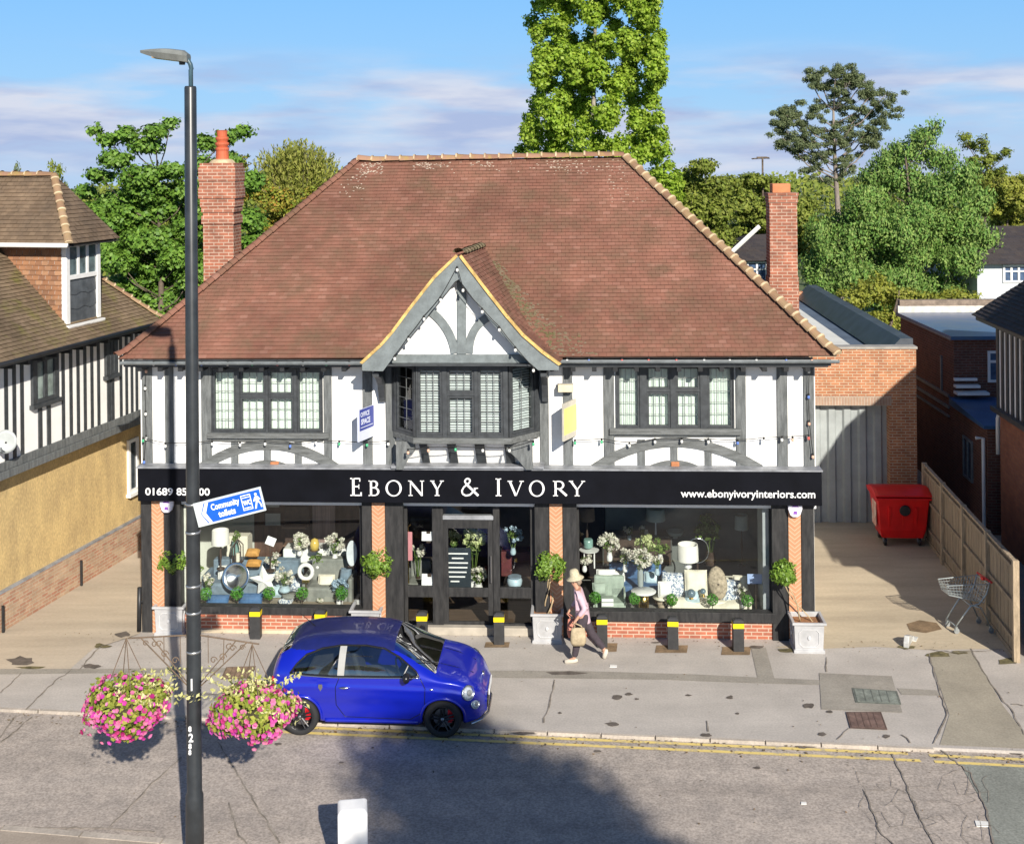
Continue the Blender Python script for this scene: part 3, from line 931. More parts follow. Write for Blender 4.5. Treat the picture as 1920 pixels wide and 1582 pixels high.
# casements
def casement(parent, p0, p1, z0, z1, lights, lat=(3, 5), back='curtain', name='window', fr=.045, mull=True):
    """window between two plan points; lights = [(x0, x1, [(za, zb), ...])] in metres from p0"""
    p0, p1 = Vector((p0[0], p0[1], 0)), Vector((p1[0], p1[1], 0))
    ax = (p1 - p0).normalized(); L = (p1 - p0).length
    ny = Vector((-ax.y, ax.x, 0))
    m = Matrix(((ax.x, ny.x, 0, p0.x), (ax.y, ny.y, 0, p0.y), (0, 0, 1, 0), (0, 0, 0, 1)))
    f, gl, le, cu = MB(), MB(), MB(), MB()
    # structural mullions between the lights
    edges = [0] + [q for l in lights for q in (l[0], l[1])] + [L]
    for i in range(0, len(edges), 2):
        if edges[i + 1] - edges[i] > .004: f.box(edges[i], -.045, z0, edges[i + 1], .09, z1)
    lo = min(s[0] for l in lights for s in l[2]); hi = max(s[1] for l in lights for s in l[2])
    for l in lights:
        l0, l1 = l[0], l[1]
        if lo - z0 > .004: f.box(l0, -.04, z0, l1, .09, lo)
        if z1 - hi > .004: f.box(l0, -.04, hi, l1, .09, z1)
        for i, (za, zb_) in enumerate(l[2]):
            f.box(l0, -.02, za, l0 + fr, .07, zb_).box(l1 - fr, -.02, za, l1, .07, zb_)
            f.box(l0 + fr, -.02, za, l1 - fr, .07, za + fr).box(l0 + fr, -.02, zb_ - fr, l1 - fr, .07, zb_)
            gl.quad((l0 + fr, .03, za + fr), (l1 - fr, .03, za + fr), (l1 - fr, .03, zb_ - fr), (l0 + fr, .03, zb_ - fr))
            if lat:
                nx = lat[0]; nz = max(1, int(round((zb_ - za - 2 * fr) / lat[1])))
                for k in range(1, nx):
                    x = l0 + fr + (l1 - l0 - 2 * fr) * k / nx
                    le.box(x - .006, .022, za + fr, x + .006, .036, zb_ - fr)
                for k in range(1, nz):
                    z = za + fr + (zb_ - za - 2 * fr) * k / nz
                    le.box(l0 + fr, .024, z - .005, l1 - fr, .034, z + .005)
            if i + 1 < len(l[2]) and l[2][i + 1][0] - zb_ > .004: f.box(l0, -.035, zb_, l1, .08, l[2][i + 1][0])
        if back == 'curtain':
            n = 10
            vs = []
            for k in range(n + 1):
                x = l0 + (l1 - l0) * k / n
                y = .12 + .018 * math.sin(k * 2.1 + l0 * 7)
                vs += [(x, y, lo), (x, y, hi)]
            cu.add(vs, [(2 * k, 2 * k + 2, 2 * k + 3, 2 * k + 1) for k in range(n)])
        elif back == 'blind':
            z = lo + .03
            while z < hi:
                cu.add([(l0, .10, z), (l1, .10, z), (l1, .128, z + .03), (l0, .128, z + .03)], [(0, 1, 2, 3)])
                z += .052
            cu.box(l0, .09, lo + .005, l1, .13, lo + .03)
    for q in (f, gl, le, cu): q.xf(m)
    w_ = f.build(name, P['frame'], parent, bevel=.004)
    gl.build('pane', P['glass'], w_)
    if le.v: le.build('lead_lattice', M('lead_came', (0.16, 0.17, 0.17), 0.5, 0.1), w_)
    if cu.v: cu.build('curtain' if back == 'curtain' else 'venetian_blind', P['curtain' if back == 'curtain' else 'blind'], w_)
    return w_
def pxlights(x0, ls, v=0):
    u0 = FU(x0, v)
    return [(FU(a, v) - u0, FU(b, v) - u0, [(FZ(q, v, a), FZ(p, v, a)) for p, q in zs]) for a, b, zs in ls]
casement(shop, (FU(398), 0), (FU(606), 0), wz[0], wz[1], pxlights(398, [(400, 444, [(694, 808)]), (451, 499, [(744, 808), (694, 740)]), (504, 552, [(744, 808), (694, 740)]), (558, 604, [(694, 808)])]), (3, .21))
casement(shop, (FU(1155), 0), (FU(1377), 0), wz2[0], wz2[1], pxlights(1155, [(1158, 1200, [(687, 801)]), (1213, 1257, [(734, 801), (687, 730)]), (1268, 1313, [(734, 801), (687, 730)]), (1327, 1374, [(687, 801)])]), (3, .21))
# the bay
VBAY = -.62
bA, bB, bC, bD = (FU(738), 0.0), (FU(781, VBAY), VBAY), (FU(953, VBAY), VBAY), (FU(1009), 0.0)
z0, z1 = FZ(820, VBAY, 870), FZ(686, VBAY, 870) + .02
bay = MB()
bay.slab([(bA[0] - .06, .02), (bB[0] - .06, VBAY - .06), (bC[0] + .06, VBAY - .06), (bD[0] + .06, .02)], z0 - .12, z0 - .001).build('bay_sill', P['timberh'], shop, bevel=.01)
MB().slab([(bA[0] - .02, .02), (bB[0] - .02, VBAY - .03), (bC[0] + .02, VBAY - .03), (bD[0] + .02, .02)], z1 + .001, z1 + .06).build('bay_head', P['timberh'], shop)
def lt(a, b, s): return (a, b, s)
Lc = bC[0] - bB[0]
def cx_(x): return FU(x, VBAY) - bB[0]
za, zb2 = z0 + .05, z1 - .05
zm = FZ(739, VBAY, 870)
bw_ = casement(shop, bB, bC, z0, z1, [(cx_(784), cx_(830), [(za, zb2)]), (cx_(839), cx_(890), [(za, zm - .025), (zm + .025, zb2)]), (cx_(897), cx_(944), [(za, zb2)])], (3, .2), 'blind', 'bay_window', .05)
Ls = math.hypot(bB[0] - bA[0], VBAY)
casement(shop, bA, bB, z0, z1, [(.12, Ls - .07, [(za, zb2)])], (2, .2), 'none', 'bay_window', .05)
Ls2 = math.hypot(bD[0] - bC[0], VBAY)
casement(shop, bC, bD, z0, z1, [(.07, Ls2 - .12, [(za, zb2)])], (2, .2), 'blind', 'bay_window', .05)
MB().add([(FU(752, -.4), -.42, z0 - .13), (FU(992, -.4), -.42, z0 - .13), (FU(992, -.1), -.07, FZ(872, -.1)), (FU(752, -.1), -.07, FZ(872, -.1)), (FU(752, -.4), -.02, z0 - .13), (FU(992, -.4), -.02, z0 - .13), (FU(992, -.1), -.02, FZ(872, -.1)), (FU(752, -.1), -.02, FZ(872, -.1))], [(0, 3, 2, 1), (4, 5, 6, 7), (0, 1, 5, 4), (2, 3, 7, 6), (1, 2, 6, 5), (3, 0, 4, 7)]).build('bay_coving', P['render'], shop)
# coving below the bay with its brackets
vq = VBAY + .05
for (a, b) in ((784, 798), (836, 852), (888, 906), (944, 960)):
    u0_, u1_ = FU(a, vq), FU(b, vq)
    zt_, zb_ = z0 - .125, FZ(872, -.15, 870)
    MB().add([(u0_, -.50, zt_), (u1_, -.50, zt_), (u1_ + .03, -.13, zb_), (u0_ + .03, -.13, zb_), (u0_, -.40, zt_), (u1_, -.40, zt_), (u1_ + .03, -.04, zb_), (u0_ + .03, -.04, zb_)],
             [(0, 3, 2, 1), (4, 5, 6, 7), (0, 1, 5, 4), (2, 3, 7, 6), (1, 2, 6, 5), (3, 0, 4, 7)]).build('bay_bracket', P['frame'], shop)
for sgn, xa, xb, xc in ((-1, 748, 760, 782), (1, 1000, 988, 952)):
    zt_ = z0 - .125
    pts = [F(xa, 872, -.1), (F(xa, 872, -.1)[0], zt_), (F(xc, 836, -.1)[0], zt_)]
    for i in range(8):
        t = i / 7
        x = xc + (xb - xc) * t
        y = 838 + (872 - 838) * (1 - math.cos(t * math.pi / 2)) ** .8
        pts.append((F(x, y, -.1)[0], F(x, y, -.1)[1]))
    mb = MB().prism(pts, -.46, -.30)
    mb.build('curved_bracket', P['timber'], shop)
MB().box(F(735, 870, -.3)[0], -.42, FZ(876, -.3), F(1020, 870, -.3)[0], -.02, FZ(872, -.3)).build('lead_ledge', P['lead'], shop)
# gable
VG, VBG = -.66, -1.0
gz_t = F(862, 664, VG)[1]
def GP(x, y, v): return F(x, y, v)
roofG = MB()
# gable wall (white) and its timbers
tri = [GP(722, 668, VG), GP(1000, 668, VG), GP(858, 500, VG)]
MB().prism(tri, VG, VG + .12).build('gable_wall', P['render'], shop)
def gpost(poly, v, name, mat='barge', d=.04):
    return MB().prism([GP(x, y, v) for x, y in poly], v, v + d).build(name, P[mat], shop, bevel=.006)
gpost([(857, 520), (874, 520), (874, 664), (857, 664)], VG - .045, 'king_post', 'barge', .043)
def gband(pts, w, v, name):
    return band(pts, w, v, v + .04, name, 'barge')
gband(arcpts(806, 583, 838, 618, 853, 662), 15, VG - .04, 'curved_brace')
gband(arcpts(913, 596, 888, 622, 879, 662), 15, VG - .04, 'curved_brace')
MB().box(GP(722, 684, VG)[0], VG - .07, GP(860, 684, VG)[1], GP(1003, 684, VG)[0], VG + .1, GP(860, 664, VG)[1]).build('tie_beam', P['barge'], shop, bevel=.01)
outL = [(858, 481), (816, 521), (768, 582), (737, 624), (715, 649), (679, 682)]
inL = [(853, 528), (829, 558), (805, 588), (771, 629), (741, 665), (718, 696)]
outR = [(861, 481), (915, 552), (948, 594), (979, 630), (1016, 662), (1048, 685)]
inR = [(866, 531), (890, 563), (915, 597), (942, 628), (972, 661), (1009, 694)]
def barge(o, i, endx, endy):
    O = [GP(x, y, VBG) for x, y in o]; I = [GP(x, y, VBG) for x, y in i]
    mb = MB()
    for k in range(len(O) - 1):
        mb.prism([O[k], O[k + 1], I[k + 1], I[k]], VBG, VBG + .05)
    mb.prism([O[-1], GP(endx, endy, VBG), I[-1]], VBG, VBG + .05)
    mb.prism([O[0], I[0], GP(860, 524, VBG), GP(859.5, 480, VBG)], VBG, VBG + .05)
    return mb.build('bargeboard', P['barge'], shop)
barge(outL, inL, 679, 695); barge(outR, inR, 1048, 694)
# gable roof running back into the main slope, leaning a little like the old frame
def back(u, z, t):
    """carry a bargeboard point back to the main roof plane"""
    v_end = VE + (z - ZE) * (VR - VE) / (ZRG - ZE)
    return (u + .10 * t * (v_end - VBG), VBG + (v_end - VBG) * t, z)
gr = MB()
for O, flip in ((outL, False), (outR, True)):
    for k in range(len(O) - 1):
        a, b = GP(*O[k], VBG), GP(*O[k + 1], VBG)
        a, b = (a[0], a[1] + .03), (b[0], b[1] + .03)
        A0, A1 = (a[0], VBG - .02, a[1]), back(a[0], a[1] + .0, 1.04)
        B0, B1 = (b[0], VBG - .02, b[1]), back(b[0], b[1] + .0, 1.04)
        if flip: tiles(B0, B1, A1, A0, .09, .165, .02, .012, mb=gr)
        else: tiles(B1, B0, A0, A1, .09, .165, .02, .012, mb=gr)
groof = gr.build('gable_roof', P['rooftile'], shop, alt=P['clayedge_shade'])
a = GP(859, 478, VBG)
bonnets(groof, (a[0], VBG + .02, a[1] + .01), back(a[0], a[1], .98), .10, .3, 'ridge_tiles', 'ridge_mortar', M('mossy_ridge', (0.20, 0.165, 0.09), .9, .4, 6.0), mort=False)
mv = MB()
for O, s in ((outL, -1), (outR, 1)):
    for k in range(len(O) - 1):
        a, b = Vector(GP(*O[k], VBG - .03)), Vector(GP(*O[k + 1], VBG - .03))
        d = (b - a).normalized(); n = Vector((-d.y, d.x));
        if n.y < 0: n = -n
        q = .052 + .0 * k
        mv.prism([tuple(a - n * .004), tuple(b - n * .004), tuple(b + n * q), tuple(a + n * q)], VBG - .035, VBG + .03)
        mv.prism([tuple(b - n * .004), tuple(b + n * q), tuple(b + n * q + d * .02)], VBG - .035, VBG + .03)
mv.build('verge_mortar', P['verge'], shop)
# moss lying in the right hand valley
mb = MB()
for _ in range(520):
    t = lr.random() ** .8
    z = 7.5 - 1.75 * t
    v = VE + (z - ZE) * (VR - VE) / (ZRG - ZE)
    k = (7.82 - z) / 2.1
    u = -1.12 + k * 2.05 + .10 * (v - VBG) + lr.gauss(0.02, .07 + .22 * t * t) + (.25 * lr.random() if t > .75 else 0)
    p = Vector((u, v - .02, z + .03)); r = lr.uniform(.012, .035)
    mb.ball(p, r, 5, 3, (1.3, 1, .7))
mb.build('valley_moss', M('brown_moss', (0.13, 0.115, 0.05), 0.95, 0.4, 3.0, c2=(0.22, 0.16, 0.12)), groof)['kind'] = 'stuff'
mb = MB().box(bA[0] - .25, VBG + .06, z1 + .03, bD[0] + .25, 0, z1 + .06)
mb.build('gable_soffit', P['frame'], shop)
for xa in (714, 1022):
    u = FU(xa, -.3)
    pts = [(-.02, FZ(690, -.3)), (-.85, FZ(690, -.3)), (-.85, FZ(697, -.3)), (-.55, FZ(705, -.3)), (-.3, FZ(722, -.3)), (-.16, FZ(748, -.3)), (-.14, FZ(752, -.1)), (-.02, FZ(756, -.1))]
    mb = MB()
    n = len(pts)
    vs = [(u - .06, p[0], p[1]) for p in pts] + [(u + .06, p[0], p[1]) for p in pts]
    mb.add(vs, [tuple(range(n)), tuple(range(2 * n - 1, n - 1, -1))] + [(i, i + n, (i + 1) % n + n, (i + 1) % n) for i in range(n)])
    mb.build('gable_bracket', P['frame'], shop)
# ------------------------------------------------------------------ shop front
VS = -.02
zh = 2.72
def bx(name, x0, x1, y0, y1, v0, v1, mat, bevel=.006, par=None):
    a, b = F(x0, y1, v0), F(x1, y0, v0)
    return MB().box(a[0], v0, a[1], b[0], v1, b[1]).build(name, P[mat] if isinstance(mat, str) else mat, par or shop, bevel=bevel)
def bz0(name, x0, x1, v0, v1, mat, z0=0.0, z1=2.72, bevel=.006):
    return MB().box(FU(x0, v0, 1050), v0, z0, FU(x1, v0, 1050), v1, z1).build(name, P[mat] if isinstance(mat, str) else mat, shop, bevel=bevel)
for (a, b) in ((265, 284), (308, 338), (679, 697), (723, 756), (1003, 1030), (1056, 1082), (1448, 1478), (1503, 1527)):
    bz0('shopfront_post', a, b, -.10, .16, 'shopframe')
def pier(x0, x1):
    a, b = FU(x0, -.13, 1050), FU(x1, -.13, 1050)
    c = (a + b) / 2
    o = MB().box(a - c, -.13, 0.0, b - c, .1, 2.72).build('brick_pier', P['chev'], shop)
    o.location = (c, 0, 0)
for q in ((285, 307), (698, 722), (1031, 1055), (1479, 1502)): pier(*q)
bz0('brick_plinth', 307, 697, -.05, .13, 'brick', 0, FZ(1150, -.05, 500))
bz0('brick_plinth', 1081, 1456, -.05, .13, 'brick', 0, FZ(1163, -.05, 1260))
bz0('plinth_foot', 372, 700, -.09, -.052, M('pale_footing', (0.55, 0.46, 0.33), 0.9, 0.2, 4.0), 0, .07)
bx('shop_window_sill', 338, 683, 1141, 1150, -.12, .12, 'shopframe')
bx('shop_window_sill', 1080, 1456, 1150, 1164, -.12, .12, 'shopframe')
def shopwindow(x0, x1, y1, revealR=None):
    v = .1
    a, b = FU(x0, v, 1050), FU(x1, v, 1050)
    z0_ = F((x0 + x1) / 2, y1, v)[1]
    f = MB()
    t = .05
    f.box(a, v - .03, z0_, a + t, v + .05, zh).box(b - t, v - .03, z0_, b, v + .05, zh).box(a + t, v - .03, z0_, b - t, v + .05, z0_ + t).box(a + t, v - .03, zh - t, b - t, v + .05, zh)
    w_ = f.build('shop_window', P['shopframe'], shop, bevel=.004)
    MB().quad((a + t, v, z0_ + t), (b - t, v, z0_ + t), (b - t, v, zh - t), (a + t, v, zh - t)).build('pane', P['glass'], w_)
    return w_
shopwindow(338, 680, 1141); shopwindow(1082, 1447, 1150)
bx('window_reveal', 1431, 1446, 945, 1148, .16, .9, M('grey_reveal', (0.33, 0.36, 0.38), 0.6, 0.1))
bx('window_reveal', 339, 354, 945, 1139, .16, .5, M('pale_reveal', (0.62, 0.62, 0.56), 0.6, 0.1))
# entrance
VD = .1
def fr(name, x0, x1, y0, y1, v=VD, d=.06, mat='shopframe', par=None): return bx(name, x0, x1, y0, y1, v - .03, v + d, mat, .006, par)
fr('sidelight_post', 756, 763, 943, 1182); fr('sidelight_post', 996, 1003, 943, 1182)
fr('door_jamb', 812, 830, 943, 1178); fr('door_jamb', 926, 936, 943, 1178)
fr('door_head', 830, 926, 967, 974, VD, .1, 'lead')
fr('sidelight_rail', 763, 812, 1099, 1119); fr('sidelight_rail', 936, 996, 1102, 1121)
fr('sidelight_sill', 763, 812, 1168, 1178); fr('sidelight_sill', 936, 996, 1170, 1182)
a, b = F(830, 1176, VD)[0], F(926, 975, VD)[0]
zd0, zd1 = F(880, 1174, VD)[1], F(880, 975, VD)[1]
d = MB()
s = .13
d.box(a, VD, zd0, a + s, VD + .05, zd1).box(b - s, VD, zd0, b, VD + .05, zd1).box(a + s, VD, zd1 - .17, b - s, VD + .05, zd1)
d.box(a + s, VD, zd0, b - s, VD + .05, zd0 + .1).box(a + s, VD, F(880, 1119, VD)[1], b - s, VD + .05, F(880, 1102, VD)[1])
door = d.build('door', P['shopframe'], shop, bevel=.006)
MB().quad((a + s, VD + .025, zd0 + .1), (b - s, VD + .025, zd0 + .1), (b - s, VD + .025, zd1 - .17), (a + s, VD + .025, zd1 - .17)).build('pane', P['glass'], door)
MB().tube([(b - .065, VD - .06, F(925, 1090, VD)[1]), (b - .065, VD - .06, F(925, 1040, VD)[1])], .018, 8).box(b - .075, VD - .06, F(925, 1085, VD)[1], b - .055, VD, F(925, 1082, VD)[1]).box(b - .075, VD - .06, F(925, 1048, VD)[1], b - .055, VD, F(925, 1045, VD)[1]).build('handle', M('brushed_steel', (0.5, 0.5, 0.5), 0.3, 0.05, metal=1.0), door)
zu, zl = F(790, 1099, VD)[1], F(790, 1119, VD)[1]
for (x0, x1, yt, yb) in ((763, 812, 945, 1099), (763, 812, 1119, 1168), (936, 996, 945, 1102), (936, 996, 1121, 1170), (830, 926, 945, 967)):
    p, q = F(x0, yb, VD), F(x1, yt, VD)
    MB().quad((p[0], VD + .02, p[1]), (q[0], VD + .02, p[1]), (q[0], VD + .02, q[1]), (p[0], VD + .02, q[1])).build('sidelight_glass', P['glass'], shop)
bx('entrance_step', 757, 1003, 1178, 1190, -.06, .14, M('stone_step', (0.40, 0.36, 0.30), 0.85, 0.15, 3.0), .01)
# shop room seen through the glass
rm = MB()
rm.box(UL + .26, .2, -.02, UR - .26, 6.7, .015)
rm.build('shop_floor', M('shop_floor', (0.11, 0.075, 0.05), 0.5, 0.25, 2.0, stretch=(1, 6, 1)), shop)
MB().box(UL + .26, .17, 2.725, UR - .26, 6.7, 2.78).build('shop_ceiling', M('shop_ceiling', (0.35, 0.34, 0.31), 0.9, 0.05), shop)
bw0 = FU(345, .2, 1100); bw1 = FU(690, .2, 1100)
MB().box(FU(339, .17, 1100), .165, .015, bw1, 2.3, .40).build('display_plinth', M('oak_display', (0.30, 0.25, 0.19), 0.6, 0.15, 2.0, stretch=(1, 6, 1)), shop)
MB().box(FU(1082, .17, 1100), .165, .015, FU(1447, .17, 1100), 2.3, .36).build('display_plinth', M('grey_display', (0.30, 0.30, 0.28), 0.6, 0.15, 2.0), shop)
MB().box(FU(345, 2.6, 1000), 2.9, .015, FU(470, 2.6, 1000), 2.98, 2.72).build('partition', M('pale_partition', (0.52, 0.54, 0.48), 0.9, 0.05), shop)
MB().box(FU(470, 2.6, 1000), 2.9, .015, FU(700, 2.6, 1000), 2.98, 2.72).build('partition', M('brown_partition', (0.085, 0.045, 0.03), 0.7, 0.4, 2.5, stretch=(3, 3, .6)), shop)
MB().box(FU(1136, 2.6, 1000), 2.9, .015, FU(1447, 2.6, 1000), 2.98, 2.72).build('partition', M('slate_partition', (0.13, 0.145, 0.14), 0.7, 0.2, 1.0), shop)
MB().box(FU(700, 3, 1000), 4.2, .015, FU(1136, 3, 1000), 4.28, 2.72).build('partition', M('dark_partition', (0.05, 0.04, 0.035), 0.8, 0.4, 2.0), shop)
# downpipe at the left corner
MB().tube([(UL + .0, -.17, .95), (UL - .02, -.17, .06)], .045, 10).box(UL - .05, -.13, .6, UL + .05, -.105, .66).build('downpipe', P['black'], shop, smooth=True)
# ------------------------------------------------------------------ the long black sign
VSG = -.34
s0, s1 = F(258, 910, VSG)[0], F(1541, 910, VSG)[0]
zs0, zs1 = F(900, 944, VSG)[1], F(900, 881, VSG)[1]
sign = empty('shop_sign', B2W((s0 + s1) / 2, VSG, zs0), -BT, 'long black shop sign with white lettering across the front of the shop', 'shop sign')
su = (s0 + s1) / 2
def SL(x, y): # photo -> sign local
    p = F(x, y, VSG - .02)
    return p[0] - su, p[1] - zs0
MB().box(s0 - su, 0, 0, s1 - su, .32, zs1 - zs0).build('sign_board', P['signblack'], sign, bevel=.012)
MB().box(s0 - su - .02, -.02, zs1 - zs0 + .001, s1 - su + .02, .34, zs1 - zs0 + .03).build('sign_capping', P['lead'], sign)
def stroke(p, q, w_):
    p, q = Vector(p), Vector(q); d = (q - p).normalized(); n = Vector((-d.y, d.x)) * w_ / 2
    return [tuple(p - n), tuple(q - n), tuple(q + n), tuple(p + n)]
def rect(a, b, c, d_): return [(a, b), (c, b), (c, d_), (a, d_)]
def ring(cx, cy, rx, ry, ix, iy, t0=0, t1=360, n=26):
    out = []
    for i in range(n):
        A, B_ = R(t0 + (t1 - t0) * i / n), R(t0 + (t1 - t0) * (i + 1) / n)
        out.append([(cx + rx * math.cos(A), cy + ry * math.sin(A)), (cx + rx * math.cos(B_), cy + ry * math.sin(B_)), (cx + ix * math.cos(B_), cy + iy * math.sin(B_)), (cx + ix * math.cos(A), cy + iy * math.sin(A))])
    return out
def glyph(c, w_):
    K, T, S = .135, .065, .05       # thick, thin, serif
    if c == 'E': return [rect(.1, 0, .1 + K, 1), rect(0, 0, w_ - .04, T), rect(0, 1 - T, w_ - .08, 1), rect(.1, .49, w_ - .14, .49 + T), rect(w_ - .08, 0, w_, .2), rect(w_ - .13, .8, w_ - .08, 1), rect(w_ - .18, .4, w_ - .14, .64)]
    if c == 'B': return [rect(.1, 0, .1 + K, 1), rect(0, 0, .2, S), rect(0, 1 - S, .2, 1)] + ring(w_ * .5, .76, w_ * .38, .24, w_ * .38 - K, .24 - T, -90, 90, 12) + ring(w_ * .52, .28, w_ * .48, .28, w_ * .48 - K, .28 - T, -90, 90, 14) + [rect(.1, 1 - T, w_ * .5, 1), rect(.1, .5, w_ * .5, .5 + T), rect(.1, 0, w_ * .52, T)]
    if c == 'O': return ring(w_ / 2, .5, w_ / 2, .53, w_ / 2 - K, .53 - T, 0, 360, 30)
    if c == 'N': return [rect(.1, 0, .1 + T, 1), rect(w_ - .1 - T, 0, w_ - .1, 1), stroke((.12, .95), (w_ - .14, .04), K), rect(0, 0, .27, S), rect(w_ - .27, 1 - S, w_, 1), rect(-.02, 1 - S, .16, 1)]
    if c == 'Y': return [stroke((.09, .98), (w_ / 2, .42), K * .9), stroke((w_ - .08, .98), (w_ / 2 + .03, .45), T), rect(w_ / 2 - K / 2, 0, w_ / 2 + K / 2, .47), rect(w_ / 2 - .16, 0, w_ / 2 + .16, S), rect(-.04, 1 - S, .24, 1), rect(w_ - .22, 1 - S, w_ + .04, 1)]
    if c == 'V': return [stroke((.1, .98), (w_ / 2, .03), K), stroke((w_ - .09, .98), (w_ / 2 + .02, .03), T), rect(-.04, 1 - S, .27, 1), rect(w_ - .25, 1 - S, w_ + .04, 1)]
    if c == 'I': return [rect(w_ / 2 - K / 2, 0, w_ / 2 + K / 2, 1), rect(w_ / 2 - .16, 0, w_ / 2 + .16, S), rect(w_ / 2 - .16, 1 - S, w_ / 2 + .16, 1)]
    if c == 'R': return [rect(.1, 0, .1 + K, 1), rect(0, 0, .32, S), rect(0, 1 - S, .2, 1), rect(.1, 1 - T, w_ * .42, 1), rect(.1, .45, w_ * .42, .45 + T)] + ring(w_ * .42, .725, w_ * .36, .275, w_ * .36 - K, .275 - T, -90, 90, 12) + [stroke((w_ * .42, .48), (w_ - .06, .03), K)]
    path = [(.98, .03), (.32, .68), (.25, .82), (.33, .94), (.45, .965), (.55, .87), (.5, .74), (.2, .5), (.09, .3), (.13, .12), (.3, .03), (.52, .07), (.74, .28), (.84, .44)]
    out = [stroke(p, q, .115 if i < 1 else .085) for i, (p, q) in enumerate(zip(path[:-1], path[1:]))]
    return [[(x * w_ / 1.0, y) for x, y in q] for q in out] + [rect(w_ * .74, .42, w_ * .97, .46)]
for c, x0, x1, y0, y1 in (('E', 657, 678, 896, 929.5), ('B', 691, 711, 901, 929.5), ('O', 723, 753, 901, 929.5), ('N', 766, 795, 901, 929.5), ('Y', 808, 831, 901, 929.5), ('&', 863, 897, 896, 930), ('I', 928, 941, 897, 930), ('V', 953, 981, 901.5, 930), ('O', 992, 1021, 901.5, 930), ('R', 1037, 1064, 901.5, 930), ('Y', 1068, 1096, 901.5, 930)):
    (a, zA), (b, zB) = SL(x0, y1), SL(x1, y0)
    h = zB - zA
    mb = MB()
    for poly in glyph(c, (b - a) / h):
        mb.prism([(a + x * h, zA + y * h) for x, y in poly], -.02, -.001)
    mb.build('shop_name_letter', P['letter'], sign)
a, z_ = SL(272, 928)
text('phone_number_lettering', '01689 855500', .205, P['letter'], sign, Matrix.Translation((a, -.004, z_)) @ FRONT, bold=.004, sx=(SL(393, 0)[0] - a) / 1.345)
a, z_ = SL(1277, 932)
t = text('website_lettering', 'www.ebonyivoryinteriors.com', .215, P['letter'], sign, Matrix.Translation((a, -.004, z_)) @ FRONT, bold=.003, sx=1)
wd = max(v.co.x for v in t.data.vertices) - min(v.co.x for v in t.data.vertices)
want = SL(1520, 0)[0] - a
for v in t.data.vertices: v.co.x = a + (v.co.x - a) * want / wd
wd = None
for o_ in sign.children:
    if o_.name.startswith('phone'):
        xs = [v.co.x for v in o_.data.vertices]; a = SL(272, 928)[0]; want = SL(393, 928)[0] - a
        for v in o_.data.vertices: v.co.x = a + (v.co.x - min(xs)) * want / (max(xs) - min(xs))
# ------------------------------------------------------------------ house on the left
LD = math.atan(0.235)
LW = Vector((*G(151, 1094), 0))
Ld, Le = Vector((math.sin(LD), math.cos(LD))), Vector((math.cos(LD), -math.sin(LD)))
def LH(x, y, q=0.0):
    """photo point on the plane q in front of the house's side wall -> (distance along wall, height)"""
    a, b = un(x, y)
    o = Vector((LW.x, LW.y)) + Le * q
    s = (o.x * Le.x + o.y * Le.y) / (a * Le.x + FPX * Le.y)
    X, Y = a * s, FPX * s
    return ((X - LW.x) * Ld.x + (Y - LW.y) * Ld.y, CAMH - b * s)
lh = empty('neighbour_house', LW, -LD, 'yellow rendered house with black and white timber upper floor and mossy brown roof', 'house')
p_near, p_far = LH(0, 900)[0] - 3.0, 9.5
zj = LH(130, 826, 0)[1]
ze = LH(150, 641, .7)[1]
mt_yel = M('yellow_roughcast', (0.60, 0.44, 0.20), 0.95, 0.2, 2.2, 0.8, c2=(0.44, 0.32, 0.155), stretch=(1, 1, .5), fine=0.25)
MB().box(-7, p_near, 0, 0, p_far, zj).build('wall', mt_yel, lh)
zp = LH(130, 1043, .05)[1]
MB().box(-.2, p_near, 0, .07, p_far, zp).build('plinth', brickmat('worn_plinth', (0.36, 0.17, 0.11), (0.42, 0.30, 0.2), (0.42, 0.33, 0.24), bump=.3), lh)
MB().box(-.1, p_near, zp + .002, .075, p_far, zp + .05).build('plinth_cap', P['lead'], lh)
QU = .28
p_up = LH(305, 600, .75)[0] - .15
MB().box(-7, p_near, zj + .002, QU, p_up, ze + .2).build('upper_wall', P['render'], lh)
MB().box(-.05, p_near, zj - .14, QU + .08, p_far, zj + .02).box(0, p_near, zj + .022, QU + .04, p_far, zj + .2).build('jetty_beam', P['timber'], lh, bevel=.01)
def stud(x, w=.115):
    p = LH(x, 720, QU)[0]
    MB().box(QU, p - w / 2, zj + .2, QU + .014, p + w / 2, ze + .05).build('timber_stud', P['frame'], lh)
for x in (-22, -8, 10.7, 26, 40.5, 118, 132.5, 146, 159, 172, 184.5, 226.5, 237, 247, 256): stud(x)
